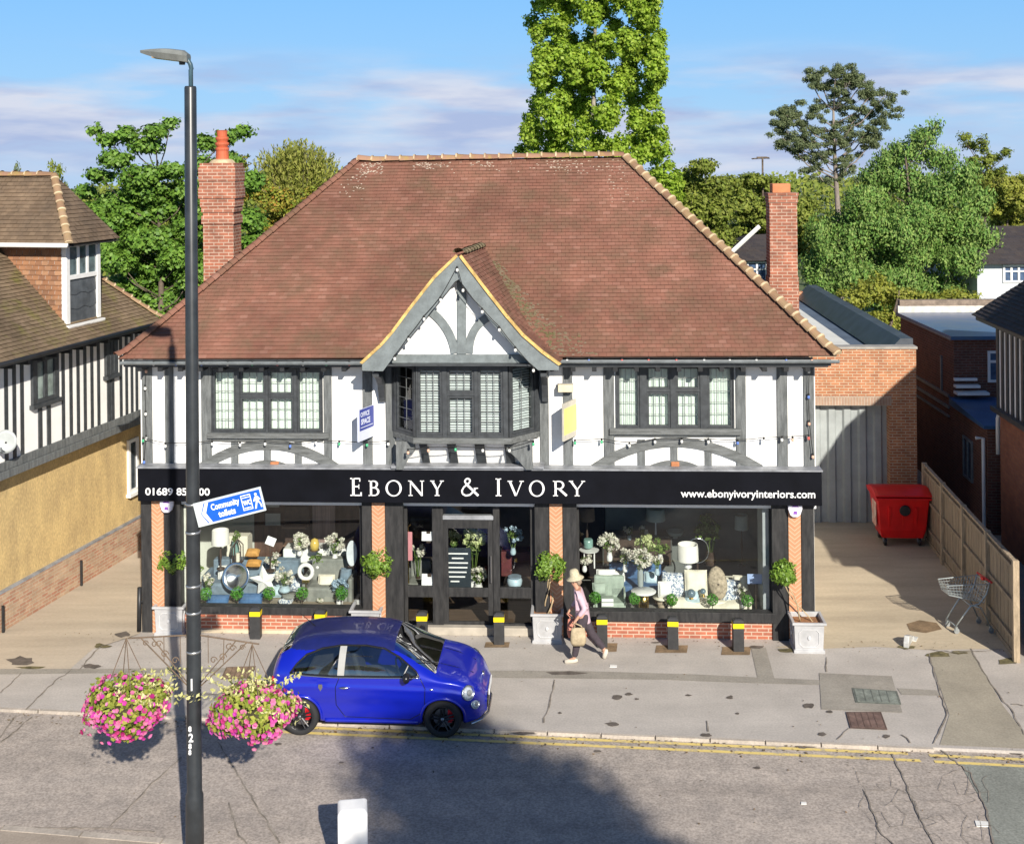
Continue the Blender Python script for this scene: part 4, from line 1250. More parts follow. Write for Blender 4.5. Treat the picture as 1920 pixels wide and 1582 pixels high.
def lwin(xa, xb, yt, yb, ym, inner=True):
    a, b = LH(xa, ym, QU)[0], LH(xb, ym, QU)[0]
    zt, zb_ = LH((xa + xb) / 2, yt, QU)[1], LH((xa + xb) / 2, yb, QU)[1]
    f, g = MB(), MB()
    for (p0, p1, z0_, z1_) in ((a, a + .16, zb_, zt), (b - .16, b, zb_, zt), (a + .16, b - .16, zt - .09, zt), (a + .16, b - .16, zb_, zb_ + .09)):
        f.box(QU, p0, z0_, QU + .07, p1, z1_)
    m_ = (a + b) / 2
    f.box(QU, m_ - .06, zb_ + .09, QU + .06, m_ + .06, zt - .09)
    f.box(QU, a - .05, zb_ - .09, QU + .12, b + .05, zb_)
    for p0, p1 in ((a + .16, m_ - .06), (m_ + .06, b - .16)):
        g.box(QU + .002, p0, zb_ + .09, QU + .02, p1, zt - .09)
    w_ = f.build('window', P['frame'], lh, bevel=.008)
    g.build('pane', M('leaded_pane', (0.22, 0.27, 0.25), 0.08, 0.5, 2.5, spec=.6), w_)
    for k in (0.33, .66):
        pk = a + (b - a) * k
        MB().box(QU, pk - .06, zj + .2, QU + .03, pk + .06, zb_ - .1).build('timber_stud', P['frame'], lh)
lwin(57, 106, 668, 752, 720); lwin(195, 217, 632, 702, 680)
for k in range(15):
    MB().box(-.3 - k * .45, p_near - .02, zj + .2, -.18 - k * .45, p_near - .001, ze + .1).build('timber_stud', P['frame'], lh)
for z0_, z1_ in ((zj + .7, ze - .35), (.9, 2.3)):
    f = MB().box(-4.0, p_near - .06, z0_, -3.9, p_near - .022, z1_).box(-1.9, p_near - .06, z0_, -1.8, p_near - .022, z1_).box(-3.9, p_near - .06, z1_ - .1, -1.9, p_near - .022, z1_).box(-3.9, p_near - .06, z0_, -1.9, p_near - .022, z0_ + .1).box(-2.95, p_near - .055, z0_ + .1, -2.85, p_near - .022, z1_ - .1)
    w_ = f.build('window', P['frame'], lh)
    MB().box(-3.9, p_near - .04, z0_ + .1, -1.9, p_near - .022, z1_ - .1).build('pane', M('front_pane', (0.10, 0.12, 0.13), 0.08, 0.3), w_)
# lower window with white frame, pipes
a, b = LH(238, 870, 0)[0], LH(257, 870, 0)[0]
zt, zb_ = LH(247, 822, 0)[1], LH(247, 922, 0)[1]
f = MB()
for (p0, p1, z0_, z1_) in ((a, a + .09, zb_, zt), (b - .09, b, zb_, zt), (a + .09, b - .09, zt - .08, zt), (a + .09, b - .09, zb_, zb_ + .08)): f.box(0, p0, z0_, .06, p1, z1_)
w_ = f.box(0, a - .05, zb_ - .08, .12, b + .05, zb_ - .002).build('window', P['white'], lh)
MB().box(.005, a + .09, zb_ + .08, .02, b - .09, zt - .08).build('pane', M('dark_pane', (0.05, 0.06, 0.07), 0.06, 0.3), w_)
for x, yt in ((151, 1050), (4, 1135)):
    p = LH(x, yt, .1)[0]
    MB().tube([(.12, p, 0.02), (.12, p, LH(x, yt, .1)[1])], .03, 8).build('vent_pipe', P['black'], lh)
# roof
SL_ = 1.02
qe = .75
zE = ze
qr = -4.2
pf = LH(305, 600, qe)[0]
zR = zE + (qe - qr) * SL_
mbr = tiles((qe, p_near, zE), (qe, pf, zE), (qr, pf - 4.6, zR), (qr, p_near, zR), .105, .165, .024, .012)
tiles((qe, pf, zE), (-9.0, pf, zE), (qr, pf - 4.6, zR), (qr, pf - 4.6, zR), .2, .17, mb=mbr)
lroof = mbr.build('roof', P['mossroof'], lh, alt=P['brownedge_shade'])
MB().tube([(qe + .06, p_near, zE - .02), (qe + .06, pf + .05, zE - .02)], .05, 8).build('gutter', P['black'], lh, smooth=True)
MB().box(QU + .03, p_near, zE - .1, qe, pf, zE - .07).build('soffit', P['frame'], lh)
p = p_near
while p < pf:
    MB().box(QU + .03, p, zE - .2, qe - .06, p + .08, zE - .102).build('rafter_foot', P['black'], lh); p += .5
bonnets(lroof, (qe, pf, zE + .03), (qr, pf - 4.6, zR), .1, .25)
# dormer
lo_, hi_ = -4.0, .6
for _ in range(40):
    q = (lo_ + hi_) / 2
    if LH(121, 606, q)[1] > zE + (qe - q) * SL_: hi_ = q
    else: lo_ = q
qd = q
pd0, zd0_ = LH(121, 606, qd)
pd1 = LH(185, 560, qd)[0]
zdt = LH(121, 456, qd)[1]
mt_hung = islandmat('hung_tile', [(0.27, 0.13, 0.07), (0.34, 0.17, 0.09), (0.22, 0.11, 0.065), (0.38, 0.21, 0.12)], .9, (0.12, 0.08, 0.05), .6, 1.0)
dm = MB().box(qd - 5.5, pd0, zd0_ - .3, qd - .001, pd1, zdt)
dormer = dm.build('dormer', P['white'], lh)
# hanging tiles on the cheek facing the street
mbt = MB()
N = int((zdt - zd0_ + 1) / .11)
for k in range(N):
    z = zd0_ - .9 + k * .11 + .2
    x = qd - 5.5 + (.08 if k % 2 else 0)
    while x < qd - .05:
        x2 = min(x + .16, qd - .05)
        j = random.uniform(0, .008)
        mbt.add([(x + .003, pd0 - .028 - j, z), (x2 - .003, pd0 - .028 - j, z), (x2 - .003, pd0 - .006, z + .13), (x + .003, pd0 - .006, z + .13), (x + .003, pd0 - .003, z), (x2 - .003, pd0 - .003, z)], [(0, 1, 2, 3), (4, 5, 1, 0)])
        x += .16
mbt.build('hung_tiles', mt_hung, dormer)
f = MB()
zm1 = LH(150, 517, qd)[1]
f.box(qd, pd0, zd0_ - .05, qd + .06, pd0 + .14, zdt - .02).box(qd, pd1 - .14, zd0_ - .05, qd + .06, pd1, zdt - .02)
f.box(qd, pd0 + .14, zm1 - .05, qd + .055, pd1 - .14, zm1 + .05).box(qd, pd0 + .14, zdt - .1, qd + .055, pd1 - .14, zdt - .02).box(qd, pd0 - .05, zd0_ - .12, qd + .14, pd1 + .05, zd0_ - .052)
for k in (1, 2):
    pk = pd0 + .14 + (pd1 - pd0 - .28) * k / 3
    f.box(qd, pk - .04, zm1 + .05, qd + .05, pk + .04, zdt - .1)
w_ = f.build('window', P['white'], dormer, bevel=.006)
MB().box(qd + .002, pd0 + .14, zm1 + .05, qd + .02, pd1 - .14, zdt - .1).build('pane', M('dormer_pane', (0.10, 0.14, 0.15), 0.06, 0.5, 3.0), w_)
mb = MB()
n = 14
for k in range(3):
    za_, zb2_ = zd0_ - .05 + (zm1 - zd0_) * k / 3, zd0_ - .05 + (zm1 - zd0_) * (k + 1) / 3
    vs = []
    for i in range(n + 1):
        pp = pd0 + .14 + (pd1 - pd0 - .28) * i / n
        w1 = .025 * math.sin(i * .9 + k)
        vs += [(qd + .03, pp, za_ + (w1 if k else 0)), (qd + .012, pp, zb2_ + .02 + .025 * math.sin(i * .9 + k + 1))]
    mb.add(vs, [(2 * i, 2 * i + 2, 2 * i + 3, 2 * i + 1) for i in range(n)])
mb.build('lead_apron', M('dark_lead', (0.085, 0.095, 0.105), 0.5, 0.25, 4.0), dormer)
oh = .35
pm = (pd0 + pd1) / 2
qh = qd + oh - (pd1 - pd0 + 2 * oh) / 2
zpk = zdt + (LH(75, 327, qh)[1] - zdt)
zpk = LH(75, 328, qh)[1]
c0, c1 = (qd + oh, pd0 - oh, zdt), (qd + oh, pd1 + oh, zdt)
mbr = tiles((qd - 6, pd0 - oh, zdt), c0, (qh, pm, zpk), (qd - 6, pm, zpk), .105, .165, .02, .01)
tiles(c0, c1, (qh, pm, zpk), (qh, pm, zpk), .105, .165, .02, .01, mb=mbr)
tiles(c1, (qd - 6, pd1 + oh, zdt), (qd - 6, pm, zpk), (qh, pm, zpk), .2, .165, mb=mbr)
dr_ = mbr.build('dormer_roof', P['brownroof'], lh, alt=P['brownedge_shade'])
bonnets(dr_, (c0[0], c0[1], c0[2] + .03), (qh, pm, zpk), .09, .24)
bonnets(dr_, (qd - 6, pm, zpk - .02), (qh, pm, zpk - .02), .11, .33, 'ridge_tiles', 'ridge_mortar', P['ridge'])
MB().tube([(qd - 6, pd0 - oh - .04, zdt - .02), (qd + oh, pd0 - oh - .04, zdt - .02)], .05, 8).build('gutter', P['white'], dr_, smooth=True)
MB().box(qd - 6, pd0 - oh, zdt - .06, qd + oh - .02, pd1 + oh, zdt - .03).build('soffit', P['dark'], dr_)
# satellite dish
p, z = LH(10, 828, .5)
W = LW + Vector((Le.x * .5 + Ld.x * p, Le.y * .5 + Ld.y * p, z))
dish = empty('satellite_dish', W, 0, 'round pale satellite dish on the yellow house wall at the left edge', 'satellite dish')
mrot = Matrix.Rotation(R(82), 4, 'X') @ Matrix.Rotation(R(0), 4, 'Y')
MB().lathe([(.0, -.05), (.10, -.045), (.17, -.03), (.235, 0), (.24, .004), (.17, -.022), (0.0, -.042)], n=24, m=mrot).build('reflector', M('dish_white', (0.42, 0.45, 0.45), 0.5, 0.08, 4.0), dish, smooth=True)
MB().tube([(0, .02, -.02), (0, .25, -.16), (-.2, .3, -.18)], .02, 8).build('bracket', P['black'], dish)
MB().tube([(0, .02, -.22), (0, -.22, -.1)], .012, 6).ball((0, -.23, -.09), .035, 8, 5).build('receiver', P['gutter'], dish)
# ------------------------------------------------------------------ brick garage to the right, behind the shop
VGAR = 7.66
def FG(x, y, v=VGAR): return F(x, y, v)
gar = empty('brick_garage', B2W(5.6, VGAR, 0), -BT, 'brown brick garage with grey ribbed shutter and flat roof', 'garage')
gu = 5.6
def gx(x, v=VGAR, y=800): return F(x, y, v)[0] - gu
ga, gb, gc = gx(1500), gx(1668), gx(1719)
gzt, gzl, gzl2 = F(1600, 650, VGAR)[1], F(1600, 742, VGAR)[1], F(1600, 760, VGAR)[1]
mb = MB()
mb.box(ga - 1.2, 0, gzl, gb, .34, gzt - .06).box(gb, 0, 0, gc, .34, gzt - .06)
mb.box(gc - .3, .34, 0, gc, 14, gzt - .06).box(ga - 1.2, 13.7, 0, gc - .3, 14, gzt - .06)
mb.build('wall', P['brickor'], gar)
MB().box(ga - 1.2, -.012, gzl2, gb + .05, .34, gzl - .002).build('soldier_lintel', brickmat('soldier_course', (0.36, 0.24, 0.17), (0.30, 0.20, 0.15), (0.40, 0.33, 0.26), .075, .225, .01), gar)
MB().box(ga - 1.2, -.03, gzt - .058, gc + .03, .36, gzt).build('coping', M('grey_coping', (0.33, 0.31, 0.28), 0.85, 0.2, 3.0), gar)
# ribbed shutter
mb = MB()
x = ga - 1.2; k = 0
zz0, zz1 = .01, gzl2
while x < gb:
    mb.add([(x, .26, zz0), (x + .15, .26, zz0), (x + .20, .32, zz0), (x + .35, .32, zz0), (x + .40, .26, zz0), (x, .26, zz1), (x + .15, .26, zz1), (x + .20, .32, zz1), (x + .35, .32, zz1), (x + .40, .26, zz1)],
           [(0, 1, 6, 5), (1, 2, 7, 6), (2, 3, 8, 7), (3, 4, 9, 8)])
    x += .40
mb.build('shutter', M('grey_shutter', (0.33, 0.36, 0.36), 0.5, 0.15, 1.5), gar)
MB().box(ga - 1.2, .34, gzt - .42, gc - .3, 13.7, gzt - .34).build('flat_roof', M('grey_felt', (0.11, 0.14, 0.18), 0.55, 0.25, 1.0), gar)
MB().box(ga - 1.0, 1.0, gzt - .338, 3.25, 12.8, gzt - .30).build('roof_covering', M('white_roof_sheet', (0.72, 0.71, 0.64), 0.7, 0.08, 1.0), gar)
# raised kerb along the right hand parapet
mb = MB()
mb.add([(gc - .75, .37, gzt - .30), (gc - .30, .37, gzt + .16), (gc + .02, .37, gzt + .16), (gc + .02, .37, gzt + .0), (gc - .75, 14, gzt - .30), (gc - .30, 14, gzt + .16), (gc + .02, 14, gzt + .16), (gc + .02, 14, gzt + .0)],
       [(0, 3, 2, 1), (4, 5, 6, 7), (0, 1, 5, 4), (1, 2, 6, 5), (2, 3, 7, 6), (3, 0, 4, 7)])
mb.build('parapet_flashing', M('dark_flashing', (0.06, 0.07, 0.085), 0.4, 0.3, 2.0), gar)
# ------------------------------------------------------------------ house on the right
RD = math.atan(0.073)
rh = empty('corner_house', (12.07, 30.5, 0), -RD, 'dark roofed house with black and white timber side at the right edge', 'house')
# local: x outwards (to the right), y away
mb = MB().box(0, -11.5, 0, 6.5, 0, 3.30)
mb.build('wall', brickmat('dull_red_brick', (0.34, 0.13, 0.07), (0.26, 0.10, 0.06), (0.22, 0.12, 0.08), mort=.008), rh)
mb = MB().box(-.06, -11.5, 3.42, 6.5, .06, 5.7)
mb.build('upper_wall', P['render'], rh)
MB().box(-.2, -11.5, 3.302, 6.5, .14, 3.418).build('jetty_beam', P['frame'], rh)
y = -.02
for k in range(30):
    MB().box(-.10, y - .17, 3.42, -.062, y - .03, 5.62).build('timber_stud', P['frame'], rh)
    y -= .36
MB().box(-.012, -5.4, .02, .05, -4.5, 2.1).build('door', M('brown_door', (0.09, 0.045, 0.03), 0.6, 0.2), rh)
mbr = tiles((-.5, .55, 5.62), (-.5, -11.5, 5.62), (3.3, -11.5, 9.3), (3.3, -3.2, 9.3), .12, .17, .02, .01)
tiles((7.1, .55, 5.62), (-.5, .55, 5.62), (3.3, -3.2, 9.3), (3.3, -3.2, 9.3), .12, .17, mb=mbr)
tiles((7.1, -11.5, 5.62), (7.1, .55, 5.62), (3.3, -3.2, 9.3), (3.3, -11.5, 9.3), .25, .17, mb=mbr)
mbr.build('roof', islandmat('slate_tile', [(0.05, 0.042, 0.04), (0.075, 0.06, 0.055), (0.06, 0.05, 0.045)], .8, (0.07, 0.06, 0.04), .6), rh)
MB().box(-.42, -11.5, 5.50, 6.5, .5, 5.58).build('soffit', P['black'], rh)
# added wing out of view, shaped to throw the slanting shade over the garage
mb = MB().box(0.05, -11.2, 0, 7.0, -6.5, 5.9)
mb.prism([(-.4, 7.0), (3.4, 10.4), (7.4, 7.0)], -11.6, -6.2).box(.05, -11.2, 5.9, 7.0, -6.5, 7.0)
mb.build('shade_wing', P['brickdk'], rh)
MB().tube([(-.02, .12, 2.2), (-.02, .12, 3.1), (-.02, .02, 3.2)], .05, 8).build('downpipe', P['white'], rh, smooth=True)
# ------------------------------------------------------------------ dark outbuildings up the alley
ob = empty('rear_outbuilding', (12.3, 34.3, 0), -.03, 'dark brick outbuilding with blue felt flat roof and white trim behind the alley', 'outbuilding')
zB = 4.62
MB().box(0, 0, 0, 7, 5.2, zB - .1).build('wall', P['brickdk'], ob)
MB().box(-.12, -.15, zB - .098, 7, 5.3, zB).build('flat_roof', M('blue_felt', (0.05, 0.13, 0.27), 0.35, 0.4, 1.2, c2=(0.10, 0.16, 0.24)), ob)
MB().box(-.14, -.16, zB - .11, -.122, 5.3, zB - .05).build('fascia_trim', P['gutter'], ob)
MB().box(-.1, 5.1, zB + .002, 7, 5.3, zB + .22).build('parapet_board', M('weathered_white', (0.66, 0.58, 0.50), 0.7, 0.15), ob)
MB().box(-.05, 5.08, zB + .222, 7, 5.34, zB + .40).build('parapet_coping', M('brown_coping', (0.22, 0.17, 0.13), 0.85, 0.3), ob)
def owin(x0, x1, z0, z1):
    f = MB()
    t = .07
    f.box(x0, -.04, z0, x0 + t, .0, z1).box(x1 - t, -.04, z0, x1, 0, z1).box(x0 + t, -.04, z1 - t, x1 - t, 0, z1).box(x0 + t, -.04, z0, x1 - t, 0, z0 + t).box(x0 + t, -.04, z0 + (z1 - z0) * .62, x1 - t, 0, z0 + (z1 - z0) * .62 + t)
    w_ = f.build('window', P['white'], ob)
    MB().box(x0 + t, -.012, z0 + t, x1 - t, -.003, z1 - t).build('pane', M('blue_pane', (0.07, 0.12, 0.2), 0.1, 0.3), w_)
q = AT(1851, 716, 34.3); q2 = AT(1880, 657, 34.3)
owin(q.x - 12.3, q2.x - 12.3, q.z, q2.z)
for (y0, y1, z0, z1) in ((1.0, 1.08, 2.9, 3.9), (3.9, 3.97, 2.9, 3.9), (.4, 4.2, 2.82, 2.9), (.4, 4.2, 2.5, 2.58), (.4, 4.2, 2.25, 2.31), (3.6, 3.68, .4, 2.2)):
    MB().box(-.05, y0, z0, -.002, y1, z1).build('wall_trim', P['gutter'], ob)
for k, (x0, x1) in enumerate(((1785, 1829), (1785, 1832), (1785, 1846))):
    a, b = AT(x0, 710 + k * 12, 34.2), AT(x1, 710 + k * 12, 34.2)
    MB().box(a.x - 12.3 + .03, -.25 - .12 * k, a.z - .035, b.x - 12.3, -.14 - .0 * k, a.z + .035).build('white_slat', P['white'], ob)
le_ = empty('lean_to', (12.0, 31.2, 0), -.07, 'low dark brick lean-to with blue felt roof in the alley', 'outbuilding')
MB().box(0.02, 0, 0, 6, 3.0, 2.72).build('wall', P['brickdk'], le_)
mb = MB()
mb.add([(-.1, -.12, 2.722), (6, -.12, 2.722), (6, 3.0, 2.722), (-.1, 3.0, 2.722), (-.1, -.12, 2.80), (6, -.12, 2.80), (6, 3.0, 2.93), (-.1, 3.0, 2.93)], [(0, 3, 2, 1), (4, 5, 6, 7), (0, 1, 5, 4), (1, 2, 6, 5), (2, 3, 7, 6), (3, 0, 4, 7)])
mb.build('felt_roof', M('navy_felt', (0.035, 0.10, 0.22), 0.35, 0.35, 1.2), le_)
f = MB().box(-.03, 1.2, 1.0, .018, 1.26, 2.1).box(-.03, 1.95, 1.0, .018, 2.01, 2.1).box(-.03, 1.26, 2.04, .018, 1.95, 2.1).box(-.03, 1.26, 1.0, .018, 1.95, 1.06).box(-.03, 1.58, 1.06, .018, 1.63, 2.04)
w_ = f.build('window', P['gutter'], le_)
MB().box(.0, 1.26, 1.06, .018, 1.95, 2.04).build('pane', M('navy_pane', (0.03, 0.05, 0.1), 0.1, 0.2), w_)
MB().tube([(-.25, .08, 2.45), (-.06, .08, 2.45), (-.06, .08, 0.02)], .045, 8).build('downpipe', P['white'], le_)
# ------------------------------------------------------------------ timber fence on the right
fe = empty('timber_fence', (9.53, 23.42, 0), 0, 'weathered close boarded timber fence beside the driveway', 'fence')
fd = Vector((10.30 - 9.53, 30.87 - 23.42, 0)); fl = fd.length; fd.normalize()
fn = Vector((-fd.y, fd.x, 0))     # towards the drive
mt_fp = M('fence_post', (0.36, 0.28, 0.19), 0.85, 0.3, 3.0, 0.2, stretch=(5, 5, 1), fine=0.15)
mt_fb = M('fence_board', (0.34, 0.27, 0.185), 0.88, 0.4, 2.2, 0.2, stretch=(5, 5, .7), fine=0.2, c2=(0.22, 0.175, 0.125))
fh = 1.88
n = 4
Mf = Matrix(((fd.x, fn.x, 0, 0), (fd.y, fn.y, 0, 0), (0, 0, 1, 0), (0, 0, 0, 1)))
for k in range(n + 1):
    x = fl * k / n
    o = MB().box(x - .055, -.06, -.02, x + .055, .06, fh + .06).xf(Mf).build('post', mt_fp, fe, bevel=.008)
    if k == 0: o['label'] = 'pale sunlit end post'
for k in range(n):
    x0, x1 = fl * k / n + .056, fl * (k + 1) / n - .056
    mb = MB()
    m_ = 14
    for i in range(m_):
        a, b = x0 + (x1 - x0) * i / m_, x0 + (x1 - x0) * (i + 1) / m_
        q = .006 * (i % 2) + random.uniform(0, .004)
        mb.box(a + .001, -.035 - q, .1, b - .001, -.018 - q, fh - .02 + random.uniform(-.006, .006))
    pn = mb.xf(Mf).build('panel', mt_fb, fe)
    for z in (.35, 1.05, 1.72):
        MB().box(x0, -.017, z, x1, .03, z + .07).xf(Mf).build('rail', mt_fb, pn)
    MB().box(x0, -.05, fh, x1, .03, fh + .035).xf(Mf).build('capping', mt_fp, pn)
    MB().box(x0, -.04, .0, x1, .0, .1).xf(Mf).build('gravel_board', mt_fb, pn)

# ------------------------------------------------------------------ leaf helper
def leafmesh(name, C, N, S, mat, parent=None, asp=1.6, kind=None, fold=0.25, T=None):
    """one mesh of separate leaf blades: centres C, facing N, lengths S"""
    C = np.asarray(C, float); N = np.asarray(N, float); S = np.asarray(S, float)
    n = len(C)
    N = N / (np.linalg.norm(N, axis=1, keepdims=True) + 1e-9)
    T = rng.normal(size=(n, 3)) if T is None else np.asarray(T, float).copy(); T -= N * (T * N).sum(1, keepdims=True); T /= (np.linalg.norm(T, axis=1, keepdims=True) + 1e-9)
    B = np.cross(N, T)
    a, b = S[:, None] * .5, S[:, None] * .5 / asp
    V = np.stack([C - T * a, C + B * b - N * b * fold, C + T * a, C - B * b - N * b * fold], 1).reshape(-1, 3)
    me = bpy.data.meshes.new(name)
    me.vertices.add(4 * n); me.vertices.foreach_set('co', V.ravel())
    me.loops.add(4 * n); me.loops.foreach_set('vertex_index', np.arange(4 * n, dtype=np.int32))
    me.polygons.add(n); me.polygons.foreach_set('loop_start', np.arange(0, 4 * n, 4, dtype=np.int32))
    me.update(calc_edges=True)
    me.materials.append(mat)
    o = bpy.data.objects.new(name, me)
    col.objects.link(o)
    if parent is not None: o.parent = parent
    if kind: o['kind'] = kind
    return o
def ballpts(n, c, r, shell=.75):
    d = rng.normal(size=(n, 3)); d /= np.linalg.norm(d, axis=1, keepdims=True)
    k = (shell + (1 - shell) * rng.random(n)) * np.where(rng.random(n) < .85, 1, rng.random(n))
    return np.array(c) + d * k[:, None] * np.array(r), d
# ------------------------------------------------------------------ lamp post
LX, LY = -4.36, 16.5
def LP(x, y, Y=LY): return AT(x, y, Y)
lamp = empty('lamp_post', (LX, LY, 0), 0, 'tall black street lamp post with twin flower basket bracket', 'lamp post')
mt_pole = M('black_enamel', (0.028, 0.032, 0.036), 0.35, 0.3, 3.0, 0.05, spec=.5)
top = LP(357, 162); 
lean = (top.x - LX) / top.z
def lz(y): return LP(362, y).z
def px(z): return lean * z
prof = [(0, .125), (lz(1500), .118), (lz(1490), .118), (lz(1482), .10), (lz(1000), .093), (lz(990), .090), (lz(165), .080), (lz(162), .07)]
mb = MB().tube([(px(z), 0, z) for z, r in prof], [r for z, r in prof], 20)
mb.build('pole', mt_pole, lamp, smooth=True)
a = LP(358, 162) - Vector((LX, LY, 0))
mb = MB()
pts = [a + Vector((0, 0, -.1)), a + Vector((.0, 0, .22)), LP(359, 130) - Vector((LX, LY, 0)), LP(357, 121) - Vector((LX, LY, 0)), LP(353, 114) - Vector((LX, LY, 0)), LP(347, 109) - Vector((LX, LY, 0))]
mb.tube(pts, .030, 10).build('lamp_arm', M('teal_grey_arm', (0.05, 0.10, 0.13), 0.4, 0.2), lamp, smooth=True)
def LL(x, y, dy=0): return LP(x, y, LY + dy) - Vector((LX, LY, 0))
hd = MB()
tipp, heel = LL(264, 97), LL(354, 108)
L = heel - tipp
n = 12
secs = []
for i in range(n + 1):
    t = i / n
    c = tipp + L * t
    w_ = .02 + .17 * math.sin(min(1, t * 1.5 + .05) * math.pi / 2) * (1 if t < .85 else 1 - (t - .85) * 3.0)
    topz = .015 + .055 * math.sin(min(1, t * 1.4) * math.pi / 2) - (0.03 if t > .95 else 0)
    botz = -.02 - .05 * math.sin(min(1, t * 1.9) * math.pi / 2) + .0
    secs.append([(c.x, -w_, c.z + .01), (c.x, -w_ * .8, c.z + topz), (c.x, 0, c.z + topz * 1.25), (c.x, w_ * .8, c.z + topz), (c.x, w_, c.z + .01), (c.x, w_ * .8, c.z + botz), (c.x, 0, c.z + botz), (c.x, -w_ * .8, c.z + botz)])
vs = [p for s in secs for p in s]
fs = [(i * 8 + k, (i + 1) * 8 + k, (i + 1) * 8 + (k + 1) % 8, i * 8 + (k + 1) % 8) for i in range(n) for k in range(8)] + [tuple(range(8)), tuple(range(n * 8 + 7, n * 8 - 1, -1))]
hd.add(vs, fs)
lh_ = hd.build('lamp_head', M('lamp_shell', (0.17, 0.18, 0.17), 0.5, 0.15), lamp)
c = tipp + L * .55
MB().boxm(Matrix.Translation((c.x, 0, c.z - .056)) @ Matrix.Rotation(-math.atan2(L.z, L.x), 4, 'Y'), .36, .22, .03).build('lens', M('amber_lens', (0.30, 0.20, 0.10), 0.25, 0.3), lh_)
c = tipp + L * .86
MB().lathe([(.04, -.11), (.045, -.06), (.045, 0)], (c.x, 0, c.z), 10).build('photocell', mt_pole, lh_)
# straps
for y in (944, 997, 1097, 1147, 1220):
    z = lz(y)
    MB().lathe([(.096, -.016), (.101, -.014), (.101, .014), (.096, .016)], (px(z), 0, z), 20).build('strap', M('steel_strap', (0.45, 0.46, 0.46), 0.35, 0.1, metal=.8), lamp, smooth=True)
# painted column number and the bracket
def num(y0, y1, s):
    z = lz(y1); h = lz(y0) - z
    text('column_number', s, h * 1.35, P['letter'], lamp, Matrix.Translation((px(z) - .05, -.105, z)) @ FRONT, .003, sx=.85, bold=.004)
num(1354, 1364, '8'); num(1367, 1383, '2'); num(1386, 1396, '8'); num(1398, 1407, '8')
z = lz(1288); MB().box(px(z) - .012, -.112, z, px(z) + .008, -.098, lz(1266)).build('white_mark', P['letter'], lamp)
mt_iron = M('rusty_iron', (0.15, 0.105, 0.07), 0.8, 0.3, 6.0)
br = MB()
def tb(p, q, r=.011, m_=None): (m_ or br).tube([p, q], r * .75, 6)
baskets = []
for s, tip, base, lowp in ((-1, (240, 1196), (356, 1190), (352, 1280)), (1, (486, 1207), (372, 1190), (374, 1282))):
    br = MB()
    T, B_, Q = LL(*tip), LL(*base), LL(*lowp)
    T.y = B_.y = Q.y = 0
    tb(B_, T, .014)
    m1, m2 = B_.lerp(T, .62), B_.lerp(T, .80)
    tb(Q, m1, .011); tb(Q + Vector((0, 0, -.04)), m2, .012)
    m3 = B_.lerp(T, .42)
    tb(m3 + Vector((0, 0, 0)), Q.lerp(m2, .5), .008)
    tb(B_ + Vector((s * .13, 0, 0)), B_ + Vector((s * .13, 0, -.38)), .007)
    for (cc, r) in ((B_.lerp(T, .5) + Vector((0, 0, -.10)), .05), (Q.lerp(m2, .52) + Vector((-s * .02, 0, .07)), .055), (B_.lerp(T, .72) + Vector((0, 0, -.08)), .04), (B_ + Vector((s * .2, 0, -.34)), .05), (Q.lerp(m2, .75) + Vector((-s * .03, 0, .06)), .045)):
        br.tube([cc + Vector((math.cos(t * .5) * r * (1 - t * .05), 0, math.sin(t * .5) * r * (1 - t * .05))) for t in range(15)], .007, 5)
    br.build('basket_bracket', mt_iron, lamp)
    baskets.append((s, T, m1))
MB().box(-.02, -.06, .6, .06, -.14, 1.0).build('access_door', mt_pole, lamp, bevel=.004) if False else None
